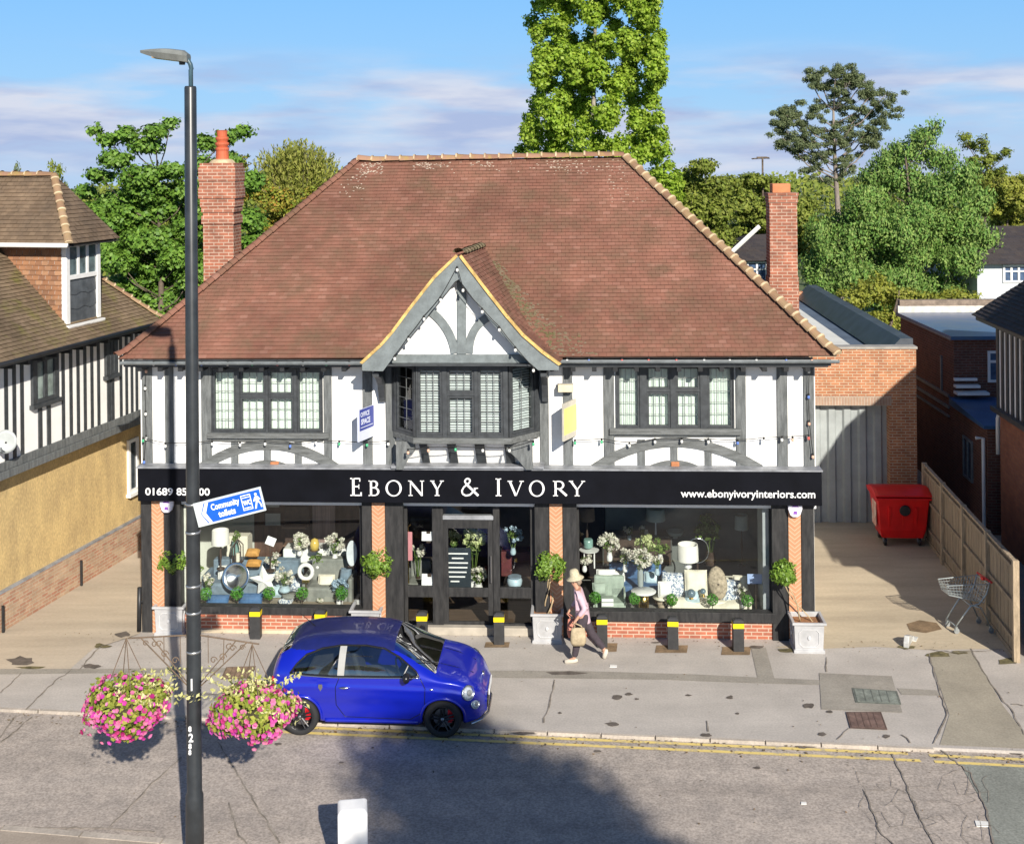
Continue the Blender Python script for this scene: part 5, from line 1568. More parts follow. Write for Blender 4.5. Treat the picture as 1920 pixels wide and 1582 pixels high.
# hanging baskets
mt_leafy = islandmat('lime_foliage', [(0.20, 0.26, 0.03), (0.30, 0.36, 0.06), (0.40, 0.40, 0.08), (0.16, 0.24, 0.03)], .7, trans=.25)
mt_pet = islandmat('petunia', [(0.80, 0.34, 0.52), (0.62, 0.05, 0.36), (0.74, 0.14, 0.46), (0.42, 0.01, 0.13), (0.75, 0.28, 0.46), (0.33, 0.01, 0.10), (0.60, 0.06, 0.48), (0.72, 0.22, 0.34), (0.66, 0.10, 0.40)], .7, trans=.3)
mt_pale = islandmat('pale_shoots', [(0.62, 0.60, 0.24), (0.70, 0.68, 0.34), (0.52, 0.52, 0.16)], .7, trans=.25)
def flowers(C, R_, name_label, group, seedshift, shoots, tilt=1):
    e_ = empty('hanging_basket', C, 0, name_label, 'flower basket', group)
    r = R_
    MB().lathe([(.02, -.30), (.22, -.24), (.34, -.05), (.36, .02), (.3, .03)], (0, 0, 0), 16).build('basket', M('moss_liner', (0.06, 0.05, 0.025), 0.95, 0.3, 8.0), e_)
    pc, pn = ballpts(2600, (0, 0, -.05), (r[0], r[0] * .72, r[1]), .66)
    lump = 1 + .13 * np.sin(pc[:, 0:1] * 9 + C[0]) * np.cos(pc[:, 2:3] * 8 + C[0] * 2)
    pc = pc * lump + rng.normal(size=pc.shape) * .035
    leafmesh('foliage', pc, pn + rng.normal(size=pn.shape) * .7, rng.uniform(.05, .10, len(pc)), mt_leafy, e_, 1.5)
    fc, fn_ = ballpts(620, (0, 0, -.07), (r[0] * 1.02, r[0] * .75, r[1] * 1.02), .93)
    lump = 1 + .13 * np.sin(fc[:, 0:1] * 9 + C[0]) * np.cos(fc[:, 2:3] * 8 + C[0] * 2)
    fc = fc * lump
    for _ in range(18):
        a_ = random.uniform(-.9, .9); fc = np.vstack([fc, [[a_ * r[0], random.uniform(-.3, .1), -.07 - r[1] * math.sqrt(1 - a_ * a_) - random.uniform(-.03, .05)]]]); fn_ = np.vstack([fn_, [[a_, -.6, -.5]]])
    keep = (fn_[:, 1] < .6)
    fc, fn_ = fc[keep], fn_[keep]
    mb = MB()
    for p, q in zip(fc, fn_):
        if random.random() < .35 and q[2] > .3: continue
        d = (Vector(q) + Vector((0, -.35, .15)) + Vector(rng.normal(size=3)) * .25).normalized()
        a_ = d.orthogonal().normalized(); b_ = d.cross(a_)
        rad = random.uniform(.022, .043); c_ = Vector(p) + d * .02
        vs = [c_ - d * .016] + [c_ + (a_ * math.cos(t * math.pi / 5) + b_ * math.sin(t * math.pi / 5)) * rad * (1.0 if t % 2 == 0 else .82) for t in range(10)]
        mb.add(vs, [(0, 1 + t, 1 + (t + 1) % 10) for t in range(10)])
    mb.build('petunias', mt_pet, e_)['kind'] = 'stuff'
    sc, sn = [], []
    for (dx, dz, n_) in shoots:
        for _ in range(n_):
            L_ = Vector((dx + random.gauss(0, .12), random.gauss(-.1, .25), dz + random.gauss(0, .1)))
            s0_ = Vector((random.gauss(0, .12), random.gauss(0, .12), .02))
            m_ = int(L_.length / .028)
            for i in range(m_):
                t = i / m_
                if t < .35: continue
                p = s0_ + L_ * t + Vector((0, 0, .12 * t - .2 * t * t))
                sc.append(tuple(p + Vector(rng.normal(size=3)) * .018)); sn.append(tuple(rng.normal(size=3) + np.array([0, -.6, .5])))
    leafmesh('trailing_shoots', sc, sn, rng.uniform(.045, .085, len(sc)), mt_pale, e_, 2.2, kind='stuff')
    ht = 1.0
    mb = MB()
    for k in range(4):
        t = k * math.pi / 2 + .5
        mb.tube([(.34 * math.cos(t), .34 * math.sin(t), .02), (0, 0, tilt)], .006, 4)
    mb.build('hanging_chain', mt_iron, e_)
    return e_
for (s, T, m1), (cx, cy), lab, sh, rr in ((baskets[0], (238, 1313), 'round hanging basket of pink petunias left of the lamp post', ((.5, .32, 14), (.75, .14, 8), (.25, .42, 7)), (.56, .39)), (baskets[1], (474, 1322), 'hanging basket of pink petunias and yellow shoots right of the lamp post', ((-.35, .38, 9), (.05, .47, 9), (.4, .44, 9), (.5, .12, 12), (-.65, .38, 3)), (.58, .34))):
    C = LP(cx, cy)
    tipz = T.z
    flowers((C.x, LY, C.z), rr, lab, 'hanging flower baskets on the lamp post', 0, sh, tipz - C.z)
# direction sign
sg = empty('direction_sign', LP(379, 960), 0, 'blue finger sign for community toilets with white arrow and walking figure', 'sign')
O = LP(379, 960)
pA, pB, pC, pD = LP(379, 941), LP(497, 911), LP(497, 958), LP(379, 988)
# the plate is turned a little and tilted: build it flat, then tilt
Lw = 120 * LY / FPX
ang = math.atan2(pB.z - pA.z, pB.x - pA.x)
Wd = (pB - pA).length; Hh = (pA.z - pD.z) * math.cos(ang)
Ms = Matrix.Translation((0, -.115, 0)) @ Matrix.Rotation(-ang, 4, 'Y')
def sp(poly, y0, y1, name, mat, bev=0):
    o = MB().prism(poly, y0, y1).xf(Ms).build(name, mat, sg, bevel=bev); return o
sp([(-.06, -Hh / 2), (Wd, -Hh / 2), (Wd, Hh / 2), (-.06, Hh / 2)], 0, .02, 'sign_plate', M('silver_plate', (0.55, 0.60, 0.60), 0.4, 0.06, 4), .004)
mt_blue = M('sign_blue', (0.005, 0.10, 0.62), 0.4, 0.06, 4)
mt_sw = M('sign_white', (0.85, 0.86, 0.86), 0.5, 0)
b_ = .028
sp([(.02, 0), (.085, -Hh / 2 + b_), (Wd - b_, -Hh / 2 + b_), (Wd - b_, Hh / 2 - b_), (.085, Hh / 2 - b_)], -.004, -.0005, 'blue_panel', mt_blue)
sp([(.03, 0), (.10, -Hh / 2 + b_ + .004), (.145, -Hh / 2 + b_ + .004), (.085, 0), (.145, Hh / 2 - b_ - .004), (.10, Hh / 2 - b_ - .004)], -.007, -.0045, 'arrow', mt_sw)
text('lettering', 'Community', .115, mt_sw, sg, Ms @ Matrix.Translation((.165, -.0045, .018)) @ FRONT, .001, sx=.70, bold=.003)
text('lettering', 'toilets', .115, mt_sw, sg, Ms @ Matrix.Translation((.245, -.0045, -.095)) @ FRONT, .001, sx=.80, bold=.004)
x0 = Wd * .665
sp([(x0, -.095), (x0 + .135, -.095), (x0 + .135, .11), (x0, .11)], -.006, -.0045, 'toilet_symbol', mt_sw)
sp([(x0 + .012, -.083), (x0 + .123, -.083), (x0 + .123, .098), (x0 + .012, .098)], -.008, -.0065, 'toilet_symbol', mt_blue)
text('lettering', 'WC', .085, mt_sw, sg, Ms @ Matrix.Translation((x0 + .02, -.009, -.025)) @ FRONT, .001, sx=.72, bold=.004)
sp([(x0 + .02, .068), (x0 + .115, .068), (x0 + .115, .08), (x0 + .02, .08)], -.010, -.0085, 'toilet_symbol', mt_sw)
sp([(x0 + .02, -.07), (x0 + .115, -.07), (x0 + .115, -.058), (x0 + .02, -.058)], -.010, -.0085, 'toilet_symbol', mt_sw)
wx = Wd * .90
mb = MB()
mb.prism([(wx + .018 * math.cos(t), .085 + .018 * math.sin(t)) for t in [k * math.pi / 6 for k in range(12)]], -.006, -.0045)
for q in ([(wx - .022, .06), (wx + .022, .06), (wx + .026, -.012), (wx - .018, -.012)], [(wx - .018, -.012), (wx + .006, -.012), (wx - .028, -.105), (wx - .05, -.105)], [(wx + .004, -.012), (wx + .026, -.012), (wx + .05, -.06), (wx + .052, -.10), (wx + .034, -.10), (wx + .03, -.055)], [(wx - .02, .06), (wx - .05, .0), (wx - .04, -.01), (wx - .012, .03)], [(wx + .02, .06), (wx + .05, .01), (wx + .044, -.002), (wx + .016, .03)]):
    mb.prism(q, -.006, -.0045)
mb.xf(Ms).build('walking_symbol', mt_sw, sg)
# white keep-left style bollard on the island
bp = G(661, 1640, 0.0)
for Yq in np.arange(16.6, 17.4, .02):
    q = AT(661, 1530, Yq)
    if q.z < 1.0: break
ib = empty('island_bollard', (q.x, Yq, 0), R(8), 'white square topped plastic bollard on the near traffic island', 'bollard')
mt_wp = M('white_plastic', (0.74, 0.74, 0.74), 0.45, 0.05, 3.0)
h = 1.0
mb = MB()
mb.add([(-.2, -.15, .1), (.2, -.15, .1), (.2, .15, .1), (-.2, .15, .1), (-.2, -.15, h - .08), (.2, -.15, h - .08), (.2, .15, h - .02), (-.2, .15, h - .02), (-.16, -.12, h - .03), (.16, -.12, h - .03), (.16, .12, h), (-.16, .12, h)],
       [(0, 3, 2, 1), (0, 1, 5, 4), (1, 2, 6, 5), (2, 3, 7, 6), (3, 0, 4, 7), (4, 5, 9, 8), (5, 6, 10, 9), (6, 7, 11, 10), (7, 4, 8, 11), (8, 9, 10, 11)])
mb.build('shell', mt_wp, ib, bevel=.02)
MB().box(-.25, -.2, 0, .25, .2, .099).build('base', P['black'], ib, bevel=.01)
# ------------------------------------------------------------------ black bollards with yellow bands
def bollard():
    e_ = empty('bollard', (0, 0, 0), 0)
    MB().add([(-.105, -.09, -.02), (.105, -.09, -.02), (.105, .09, -.02), (-.105, .09, -.02), (-.105, -.09, .46), (.105, -.09, .46), (.105, .09, .46), (-.105, .09, .46)], [(0, 1, 5, 4), (1, 2, 6, 5), (2, 3, 7, 6), (3, 0, 4, 7)]) \
        .build('post', M('black_recycled_post', (0.032, 0.032, 0.033), 0.6, 0.25, 8.0), e_, bevel=.008)
    MB().box(-.107, -.092, .461, .107, .092, .555).build('yellow_band', M('yellow_reflector', (0.80, 0.62, 0.01), 0.4, 0.05), e_)
    MB().add([(-.105, -.09, .556), (.105, -.09, .556), (.105, .09, .556), (-.105, .09, .556), (-.105, -.09, .60), (.105, -.09, .60), (.105, .09, .60), (-.105, .09, .60), (-.06, -.05, .635), (.06, -.05, .635), (.06, .05, .635), (-.06, .05, .635)],
             [(0, 1, 5, 4), (1, 2, 6, 5), (2, 3, 7, 6), (3, 0, 4, 7), (4, 5, 9, 8), (5, 6, 10, 9), (6, 7, 11, 10), (7, 4, 8, 11), (8, 9, 10, 11)]).build('cap', M('black_recycled_cap', (0.03, 0.03, 0.032), 0.55, 0.2, 8.0), e_, bevel=.006)
    return e_
proto = bollard()
labs = ['black bollard with yellow band below the left shop window, left of the car', 'black bollard mostly hidden behind the rear of the blue car roof', 'black bollard by the left end of the entrance step, beyond the car bonnet', 'black bollard before the shop door, left of the planter with the twisted stems', 'black bollard just behind the walking person', 'black bollard in front of the middle of the right shop window', 'black bollard nearest the right hand planter']
for i, ((x, y), lb) in enumerate(zip(((480, 1195), (602, 1200), (792, 1204), (936, 1206), (1129, 1211), (1262, 1215), (1384, 1219)), labs)):
    o = proto if i == 0 else copy_tree(proto)
    g_ = G(x, y)
    s_ = 1.0
    o.location = (g_[0], g_[1], 0); o.rotation_euler.z = -BT + random.uniform(-.05, .05)
    tag(o, lb, 'bollard', 'black bollards with yellow bands along the shop front')
# ------------------------------------------------------------------ planters and bay trees
mt_ptr = M('silver_planter', (0.42, 0.42, 0.425), 0.5, 0.15, 3.0, 0.05)
mt_bay = islandmat('bay_leaf', [(0.10, 0.20, 0.02), (0.16, 0.28, 0.03), (0.23, 0.36, 0.05), (0.08, 0.15, 0.02)], .5, trans=.2, spec=.5)
mt_stem = M('pale_stem', (0.42, 0.32, 0.19), 0.85, 0.25, 8.0)
def planter():
    e_ = empty('planter', (0, 0, 0), 0)
    b, t, h = .27, .31, .60
    mb = MB()
    o8 = lambda r, z: [(-r, -r, z), (r, -r, z), (r, r, z), (-r, r, z)]
    rings = [o8(b + .03, 0), o8(b + .03, .05), o8(b, .07), o8(t - .02, h - .06), o8(t + .02, h - .045), o8(t + .02, h), o8(t - .035, h), o8(t - .04, h - .10)]
    for rg in rings: mb.v += rg
    for i in range(len(rings) - 1):
        for k in range(4): mb.f.append((i * 4 + k, i * 4 + (k + 1) % 4, i * 4 + 4 + (k + 1) % 4, i * 4 + 4 + k))
    mb.build('box', mt_ptr, e_, bevel=.006)
    MB().box(-t + .04, -t + .04, h - .12, t - .04, t - .04, h - .09).build('bark_chips', M('bark_chip', (0.42, 0.20, 0.085), 0.95, 0.45, 30.0, .6, c2=(0.2, 0.1, 0.05)), e_)
    mb = MB()
    for s in range(4):
        m_ = Matrix.Rotation(s * math.pi / 2, 4, 'Z')
        q = .19; k = .06
        octo = [(-q + k, .12), (q - k, .12), (q, .12 + k), (q, .46 - k), (q - k, .46), (-q + k, .46), (-q, .46 - k), (-q, .12 + k)]
        def P3(p): 
            y = -(b + (t - .02 - b) * (p[1] - .07) / (h - .13)) - .006
            return m_ @ Vector((p[0], y, p[1]))
        pts = [P3(p) for p in octo]
        mb.tube(pts + [pts[0]], .009, 6)
        mb.ball(m_ @ Vector((0, -(b + .025), .30)), .035, 8, 5, (1, .5, 1.2) if s % 2 == 0 else (.5, 1, 1.2))
    mb.build('moulding', M('silver_moulding', (0.55, 0.55, 0.55), 0.5, 0.1), e_)
    return e_
def baytree(r, h, stems):
    e_ = empty('bay_tree', (0, 0, 0), 0)
    C_ = []; N_ = []; S_ = []
    for k in range(70):
        d = Vector(rng.normal(size=3)).normalized()
        c_ = Vector((0, 0, h)) + d * r * random.uniform(.62, .86)
        pc, pn = ballpts(26, tuple(c_), (r * .3,) * 3, .6)
        C_.append(pc); N_.append(pn * .5 + np.array(d) * .8 + rng.normal(size=pn.shape) * .5); S_.append(rng.uniform(.055, .10, len(pc)))
    leafmesh('crown', np.vstack(C_), np.vstack(N_), np.hstack(S_), mt_bay, e_, 2.0)
    mb = MB()
    for s in range(stems):
        t = s * 2 * math.pi / max(1, stems)
        w_ = .11 if stems > 1 else .0
        pts = []
        for i in range(9):
            k = i / 8
            tt = t + (k * 3.6 if stems > 1 else 0)
            rad = w_ * (1 - k) + .012 * (stems > 1)
            pts.append((rad * math.cos(tt) + (.04 * math.sin(k * 3) if stems == 1 else 0), rad * math.sin(tt), .0 + (h - r * .5) * k))
        mb.tube(pts, [.016 - .004 * i / 8 for i in range(9)], 6)
    mb.build('trunk', mt_stem, e_, smooth=True)
    return e_
pproto = planter()
tproto = None
spec = [((325, 1192), (322, 1050), .30, 'silver planter behind the lamp post', 'bay tree ball behind the lamp post, left of the shop window', 1),
        ((690, 1200), (708, 1052), .335, 'silver planter behind the car bonnet, with a single slanting stem', 'round bay tree against the brick pier left of the door', 1),
        ((1027, 1207), (1030, 1064), .325, 'silver planter with three twisted stems behind the walking person', 'round bay tree on twisted stems right of the door', 3),
        ((1513, 1225), (1470, 1074), .27, 'silver planter at the right hand corner of the shop', 'small bay tree ball at the right hand corner of the shop', 2)]
for i, (b, tpx, r, l1, l2, ns) in enumerate(spec):
    o = pproto if i == 0 else copy_tree(pproto)
    g_ = G(*b)
    gy = g_[1] + .30
    o.location = (g_[0] * gy / g_[1], gy, 0); o.rotation_euler.z = -BT
    tag(o, l1, 'planter', 'silver planters along the shop front')
    c = AT(tpx[0], tpx[1], gy)
    t = baytree(r, c.z - .5, ns)
    t.location = (c.x, gy, .5)
    if abs(c.x - o.location.x) > .05:
        for ch in t.children:
            if ch.name.startswith('trunk'):
                dx = o.location.x - c.x; H_ = c.z - .5
                for v in ch.data.vertices: v.co.x += dx * max(0, 1 - v.co.z / (H_ - r * .6))
    tag(t, l2, 'bay tree', 'clipped bay trees in the planters')
# ------------------------------------------------------------------ red bin
bg = G(1697, 1026)
rb = empty('wheeled_bin', (bg[0], bg[1] + .45, 0), R(-4), 'big red four wheeled rubbish bin with a black round badge', 'bin')
mt_red = M('red_plastic', (0.72, 0.006, 0.008), 0.38, 0.12, 2.0, 0.03)
mb = MB()
lv = [(.50, .36, .2), (.56, .42, .42), (.60, .46, .9), (.63, .49, 1.18)]
for (a, b, z) in lv: mb.v += [(-a, -b, z), (-a * .35, -b - .02, z), (a * .35, -b - .02, z), (a, -b, z), (a, b, z), (-a, b, z)]
for i in range(3):
    for k in range(6): mb.f.append((i * 6 + k, i * 6 + (k + 1) % 6, i * 6 + 6 + (k + 1) % 6, i * 6 + 6 + k))
mb.f.append((5, 4, 3, 2, 1, 0))
body = mb.build('body', mt_red, rb, bevel=.02)
rbm = MB()
for xx in (-.34, .0, .30): rbm.add([(xx - .03, -.395, .25), (xx + .03, -.395, .25), (xx + .03, -.53, 1.0), (xx - .03, -.53, 1.0), (xx - .03, -.36, .25), (xx + .03, -.36, .25), (xx + .03, -.48, 1.0), (xx - .03, -.48, 1.0)], [(0, 1, 2, 3), (0, 3, 7, 4), (1, 5, 6, 2), (3, 2, 6, 7), (0, 4, 5, 1)])
rbm.build('rib', mt_red, body, bevel=.008)
MB().box(-.68, -.55, 1.181, .68, .54, 1.235).build('rim', mt_red, rb, bevel=.02)
mb = MB()
for i in range(9):
    t = i / 8
    y = -.56 + 1.12 * t
    z = 1.24 + .17 * math.sin(math.pi * (.12 + .8 * t))
    mb.v += [(-.70, y, z - .02), (-.62, y, z), (.62, y, z), (.70, y, z - .02)]
for i in range(8):
    for k in range(3): mb.f.append((i * 4 + k, i * 4 + k + 1, i * 4 + 5 + k, i * 4 + 4 + k))
mb.f += [(0, 4, 8, 12, 16, 20, 24, 28, 32), (35, 31, 27, 23, 19, 15, 11, 7, 3), (3, 2, 1, 0)]
mb.build('lid', mt_red, rb, bevel=.01)
MB().lathe([(.0, .02), (.12, .018), (.135, 0), (.12, -.02)], m=Matrix.Translation((.02, -.535, .93)) @ Matrix.Rotation(R(90), 4, 'X'), n=20).build('badge', P['black'], rb)
MB().box(-.625, -.25, .45, -.615, .2, 1.05).build('sticker', M('pale_sticker', (0.75, 0.66, 0.55), 0.6, 0.35, 9.0, c2=(0.7, .2, .12)), rb)
def wheel(x, y, nm='castor'):
    w_ = MB().lathe([(.03, -.03), (.09, -.03), (.10, -.015), (.10, .015), (.09, .03), (.03, .03)], m=Matrix.Translation((x, y, .10)) @ Matrix.Rotation(R(90), 4, 'Y'), n=16).build(nm, P['black'], rb)
    MB().box(x - .05, y - .03, .1, x - .036, y + .03, .24).box(x + .036, y - .03, .1, x + .05, y + .03, .24).box(x - .05, y - .04, .2, x + .05, y + .04, .24).build('fork', P['lead'], w_)
for x in (-.42, .42):
    for y in (-.3, .32): wheel(x, y)
# ------------------------------------------------------------------ supermarket trolley
tg = G(1815, 1185)
tr = empty('shopping_trolley', (tg[0], tg[1] + .15, 0), R(6), 'empty wire shopping trolley with a red handle by the fence', 'trolley')
mt_wire = M('trolley_wire', (0.42, 0.47, 0.48), 0.35, 0.1, 4, metal=.6)
bk = MB()
# basket points: nose at -x, handle at +x
def bq(s, t, side):   # s along 0..1 nose->handle, t height 0..1
    zb = .62 - .22 * s * 0 + (.16 * (1 - s)); zt_ = .98 + .02 * s
    w_ = .20 + .08 * s
    xt = -.48 + .86 * s + (.06 * (1 - t) if s < .5 else -.10 * (1 - t))
    return Vector((xt, side * (w_ - .03 * (1 - t)), zb + (zt_ - zb) * t))
for t in (0, .25, .5, .75, 1):
    r = .011 if t in (0, 1) else .005
    bk.tube([bq(1, t, -1), bq(0, t, -1), bq(0, t, 1), bq(1, t, 1), bq(1, t, -1)], r, 5)
for k in range(15):
    s = k / 14
    for sd in (-1, 1): bk.tube([bq(s, 0, sd), bq(s, 1, sd)], .004, 4)
    bk.tube([bq(s, 0, -1), bq(s, 0, 1)], .004, 4)
for k in range(7):
    u = -1 + 2 * k / 6
    bk.tube([bq(0, 1, 1).lerp(bq(0, 1, -1), (u + 1) / 2), bq(0, 0, 1).lerp(bq(0, 0, -1), (u + 1) / 2), bq(1, 0, 1).lerp(bq(1, 0, -1), (u + 1) / 2), bq(1, 1, 1).lerp(bq(1, 1, -1), (u + 1) / 2)], .004, 4)
bk.build('basket', mt_wire, tr)
fm = MB()
for sd in (-1, 1):
    y = sd * .26
    fm.tube([(.40, y, 1.03), (.33, y, .80), (.18, y * .95, .60), (.0, y * .9, .56), (-.30, y * .8, .16)], .016, 7)
    fm.tube([(.06, y * .9, .57), (.22, y, .52), (.40, y, .14)], .016, 7)
fm.tube([(-.30, -.2, .16), (-.30, .2, .16)], .012, 6).tube([(.02, -.23, .56), (.02, .23, .56)], .012, 6)
fm.build('frame', mt_wire, tr, smooth=True)
MB().tube([(.42, -.30, 1.04), (.42, .30, 1.04)], .022, 10).build('handle', M('red_handle', (0.55, 0.02, 0.02), 0.4, 0.1), tr, smooth=True)
MB().box(.36, -.05, 1.0, .41, .05, 1.05).build('coin_lock', mt_red, tr)
for (x, y) in ((-.30, -.2), (-.30, .2), (.40, -.26), (.40, .26)):
    w_ = MB().lathe([(.01, -.015), (.055, -.015), (.06, 0), (.055, .015), (.01, .015)], m=Matrix.Translation((x + .02, y, .06)) @ Matrix.Rotation(R(90), 4, 'X'), n=14).build('castor', M('grey_tyre', (0.25, 0.26, 0.26), 0.6, 0.1), tr)
    MB().box(x - .012, y - .026, .06, x + .03, y + .026, .15).build('fork', mt_wire, w_)
# ------------------------------------------------------------------ small things
def projsign(name, x_in, x_out, yt_in, yb_in, yt_out, yb_out, D, label, build):
    a, b = F(x_in, yt_in, -.06), F(x_in, yb_in, -.06)
    c = F(x_out, yt_out, -D)
    w_ = math.hypot(c[0] - a[0], D - .06); ang = math.atan2(-(D - .06), c[0] - a[0])
    e_ = empty(name, B2W(a[0], -.06, b[1]), -BT, label, 'sign')
    e_.rotation_euler.z = -BT + ang + math.pi      # local -x points out from the wall... sign face looks to local -y
    build(e_, w_, a[1] - b[1])
    return e_
mt_navy = M('sign_navy', (0.035, 0.055, 0.30), 0.45, 0.06)
mt_lav = M('sign_lavender', (0.62, 0.66, 0.78), 0.5, 0.04)
def bsign(e_, w_, h):
    # plate spans local x from -w to 0 (0 = wall)
    MB().box(-w_, -.02, 0, 0, .02, h).build('board', mt_lav, e_, bevel=.003)
    MB().box(-w_ + .03, -.024, h * .33, 0, -.0205, h).build('blue_panel', mt_navy, e_)
    MB().box(-w_ + .03, .0205, h * .33, 0, .024, h).build('blue_panel', mt_navy, e_)
    text('lettering', 'OFFICE', .13, mt_lav, e_, Matrix.Translation((-w_ + .06, -.0245, h * .76)) @ FRONT, .001, sx=.85, bold=.004)
    text('lettering', 'SPACE', .15, mt_lav, e_, Matrix.Translation((-w_ + .08, -.0245, h * .52)) @ FRONT, .001, sx=.85, bold=.006)
    MB().box(-w_ + .06, -.027, h * .41, -.05, -.0245, h * .435).build('lettering', mt_lav, e_)
projsign('projecting_sign', 699, 671, 759, 817, 769, 826, .62, 'blue and white board projecting from the wall left of the bay window', bsign)
mt_yl = M('sign_yellow', (0.80, 0.74, 0.20), 0.5, 0.08, 5)
mt_gr = M('sign_greige', (0.50, 0.47, 0.40), 0.6, 0.1)
def ysign(e_, w_, h):
    MB().box(-w_, -.02, 0, 0, .02, h).build('board', mt_gr, e_, bevel=.003)
    MB().box(-w_ + .01, -.024, h * .16, 0, -.0205, h * .86).build('yellow_panel', mt_yl, e_)
projsign('projecting_sign', 1079, 1055, 747, 816, 757, 829, .62, 'yellow board projecting from the wall right of the bay window', ysign)
fl_ = F(1060, 728, -.2)
e_ = empty('floodlight', B2W(fl_[0], -.04, fl_[1]), -BT, 'cream floodlight on the timber post above the yellow board', 'floodlight')
MB().box(-.15, -.2, -.075, .15, -.06, .075).build('housing', M('cream_housing', (0.66, 0.58, 0.42), 0.5, 0.08), e_, bevel=.012)
MB().box(-.165, -.06, -.085, .165, -.04, .085).build('rim', P['lead'], e_)
MB().box(-.03, -.039, -.05, .03, .0, .05).build('bracket', P['black'], e_)
for x, y, lb in ((312, 948, 'white and purple alarm box under the left end of the shop sign'), (1491, 956, 'white and purple alarm box under the right end of the shop sign')):
    p = F(x, y, -.22)
    e_ = empty('alarm_box', B2W(p[0], -.14, p[1]), -BT, lb, 'alarm box', 'alarm boxes under the shop sign')
    poly = [(-.13, .16), (-.14, .02), (-.10, -.10), (-.05, -.14), (.05, -.14), (.10, -.10), (.14, .02), (.13, .16)]
    MB().prism(poly, -.09, 0).build('case', M('alarm_white', (0.72, 0.70, 0.78), 0.45, 0.04), e_, bevel=.01)
    MB().prism([(-.07, .06), (.07, .06), (.05, .09), (-.05, .09)], -.095, -.0905).prism([(-.04, -.08), (.04, -.08), (.03, -.02), (-.03, -.02)], -.095, -.0905).build('purple_mark', M('purple_mark', (0.22, 0.07, 0.40), 0.5, 0.1), e_)
# manhole covers, litter, kerb fragment
def cover(pts, lab, c):
    g_ = [Vector((*G(*p), 0)) for p in pts]
    cc = sum(g_, Vector()) / 4
    e_ = empty('manhole_cover', (cc.x, cc.y, .013), 0, lab, 'manhole cover')
    q = [(p - cc) for p in g_]
    MB().slab([(p.x, p.y) for p in q], 0, .008).build('frame', M('cover_frame', tuple(x * .6 for x in c), 0.8, 0.3, 8.0), e_)
    mb = MB().slab([(p.x * .9, p.y * .9) for p in q], .0085, .013)
    pl = mb.build('plate', M('cover_plate', c, 0.75, 0.3, 5.0, .2, fine=.2), e_)
    st = MB()
    for k in range(1, 5):
        a, b = q[0].lerp(q[1], k / 5) * .86, q[3].lerp(q[2], k / 5) * .86
        d = (b - a).normalized() * .008; nn = Vector((-d.y, d.x, 0))
        st.slab([tuple((a - nn))[:2], tuple((b - nn))[:2], tuple((b + nn))[:2], tuple((a + nn))[:2]], .0135, .017)
    st.build('rib', M('cover_rib', tuple(x * .7 for x in c), 0.8, 0.2), pl)
cover(((1597, 1291), (1682, 1297), (1690, 1322), (1604, 1318)), 'grey green manhole cover set in the dark asphalt repair', (0.20, 0.22, 0.19))
cover(((1586, 1336), (1652, 1336), (1664, 1369), (1594, 1366)), 'rusty brown manhole cover next to the kerb', (0.17, 0.11, 0.09))
cover(((424, 1252), (480, 1250), (470, 1272), (414, 1274)), 'brown manhole cover between the lamp post and the blue car', (0.24, 0.165, 0.11))
g_ = G(1704, 1205)
e_ = empty('metal_stop', (g_[0], g_[1], .004), R(62), 'bent grey metal door stop lying at the edge of the driveway', 'metal stop')
MB().prism([(-.30, 0), (.28, 0), (.28, .05), (.16, .07), (.0, .16), (-.22, .22), (-.30, .10)], -.05, .05).build('bar', M('galvanised', (0.45, 0.45, 0.43), 0.5, 0.2, 6), e_, bevel=.01)
MB().box(.12, -.12, 0, .34, .12, .02).build('foot', M('galvanised_foot', (0.55, 0.55, 0.52), 0.5, 0.2, 6), e_)
def litter(x, y, s, lab, h=0.0, z=.01):
    g_ = G(x, y, h)
    mb = MB(); mb.slab([(-s, -s * .6), (s * .8, -s * .7), (s, s * .5), (-s * .7, s * .8)], 0, .01)
    o = mb.build('litter', M('scrap_white', (0.75, 0.74, 0.70), 0.7, 0.05), None, loc=(g_[0], g_[1], h + z))
    tag(o, lab, 'litter')
litter(1150, 1249, .075, 'square white scrap of paper on the pavement beside the walking person', z=.004)
litter(1842, 1545, .11, 'white scrap of litter on the cracked road near the right corner', ZR, .004)
litter(1507, 1506, .045, 'tiny white scrap of litter in the middle of the road', ZR, .004)
# ------------------------------------------------------------------ festoon lights
mt_cable = M('black_cable', (0.02, 0.02, 0.02), 0.6, 0)
bulbm = [M('bulb_' + n_, c_, 0.25, 0) for n_, c_ in (('white', (.8, .8, .76)), ('red', (.65, .12, .10)), ('blue', (.12, .22, .6)), ('green', (.08, .45, .22)), ('peach', (.75, .45, .32)))]
def festoon(pts, label, every=None, kinds=None, drop=.05):
    """pts: building-local cable points; one bulb at each"""
    e_ = empty('festoon_lights', (0, BY, 0), -BT, label, 'string lights', 'festoon lights on the shop front')
    P_ = [Vector(p) for p in pts]
    c_ = []
    for a, b in zip(P_[:-1], P_[1:]):
        for i in range(4):
            t = i / 4
            c_.append(a.lerp(b, t) - Vector((0, 0, .10 * t * (1 - t) * (b - a).length)))
    c_.append(P_[-1])
    MB().tube(c_, .008, 4).build('cable', mt_cable, e_)
    for i, p in enumerate(P_):
        k = kinds[i % len(kinds)] if kinds else random.choice((0, 0, 4, 1, 2, 3, 0))
        b_ = MB().lathe([(.0, -.105), (.020, -.10), (.029, -.078), (.025, -.05), (.018, -.035)], (p.x, p.y, p.z), 10).build('bulb', bulbm[k], e_, smooth=True)
        MB().lathe([(.02, -.04), (.02, .005), (.008, .012)], (p.x, p.y, p.z), 8).build('bulb_holder', mt_cable, b_)
y0 = 676
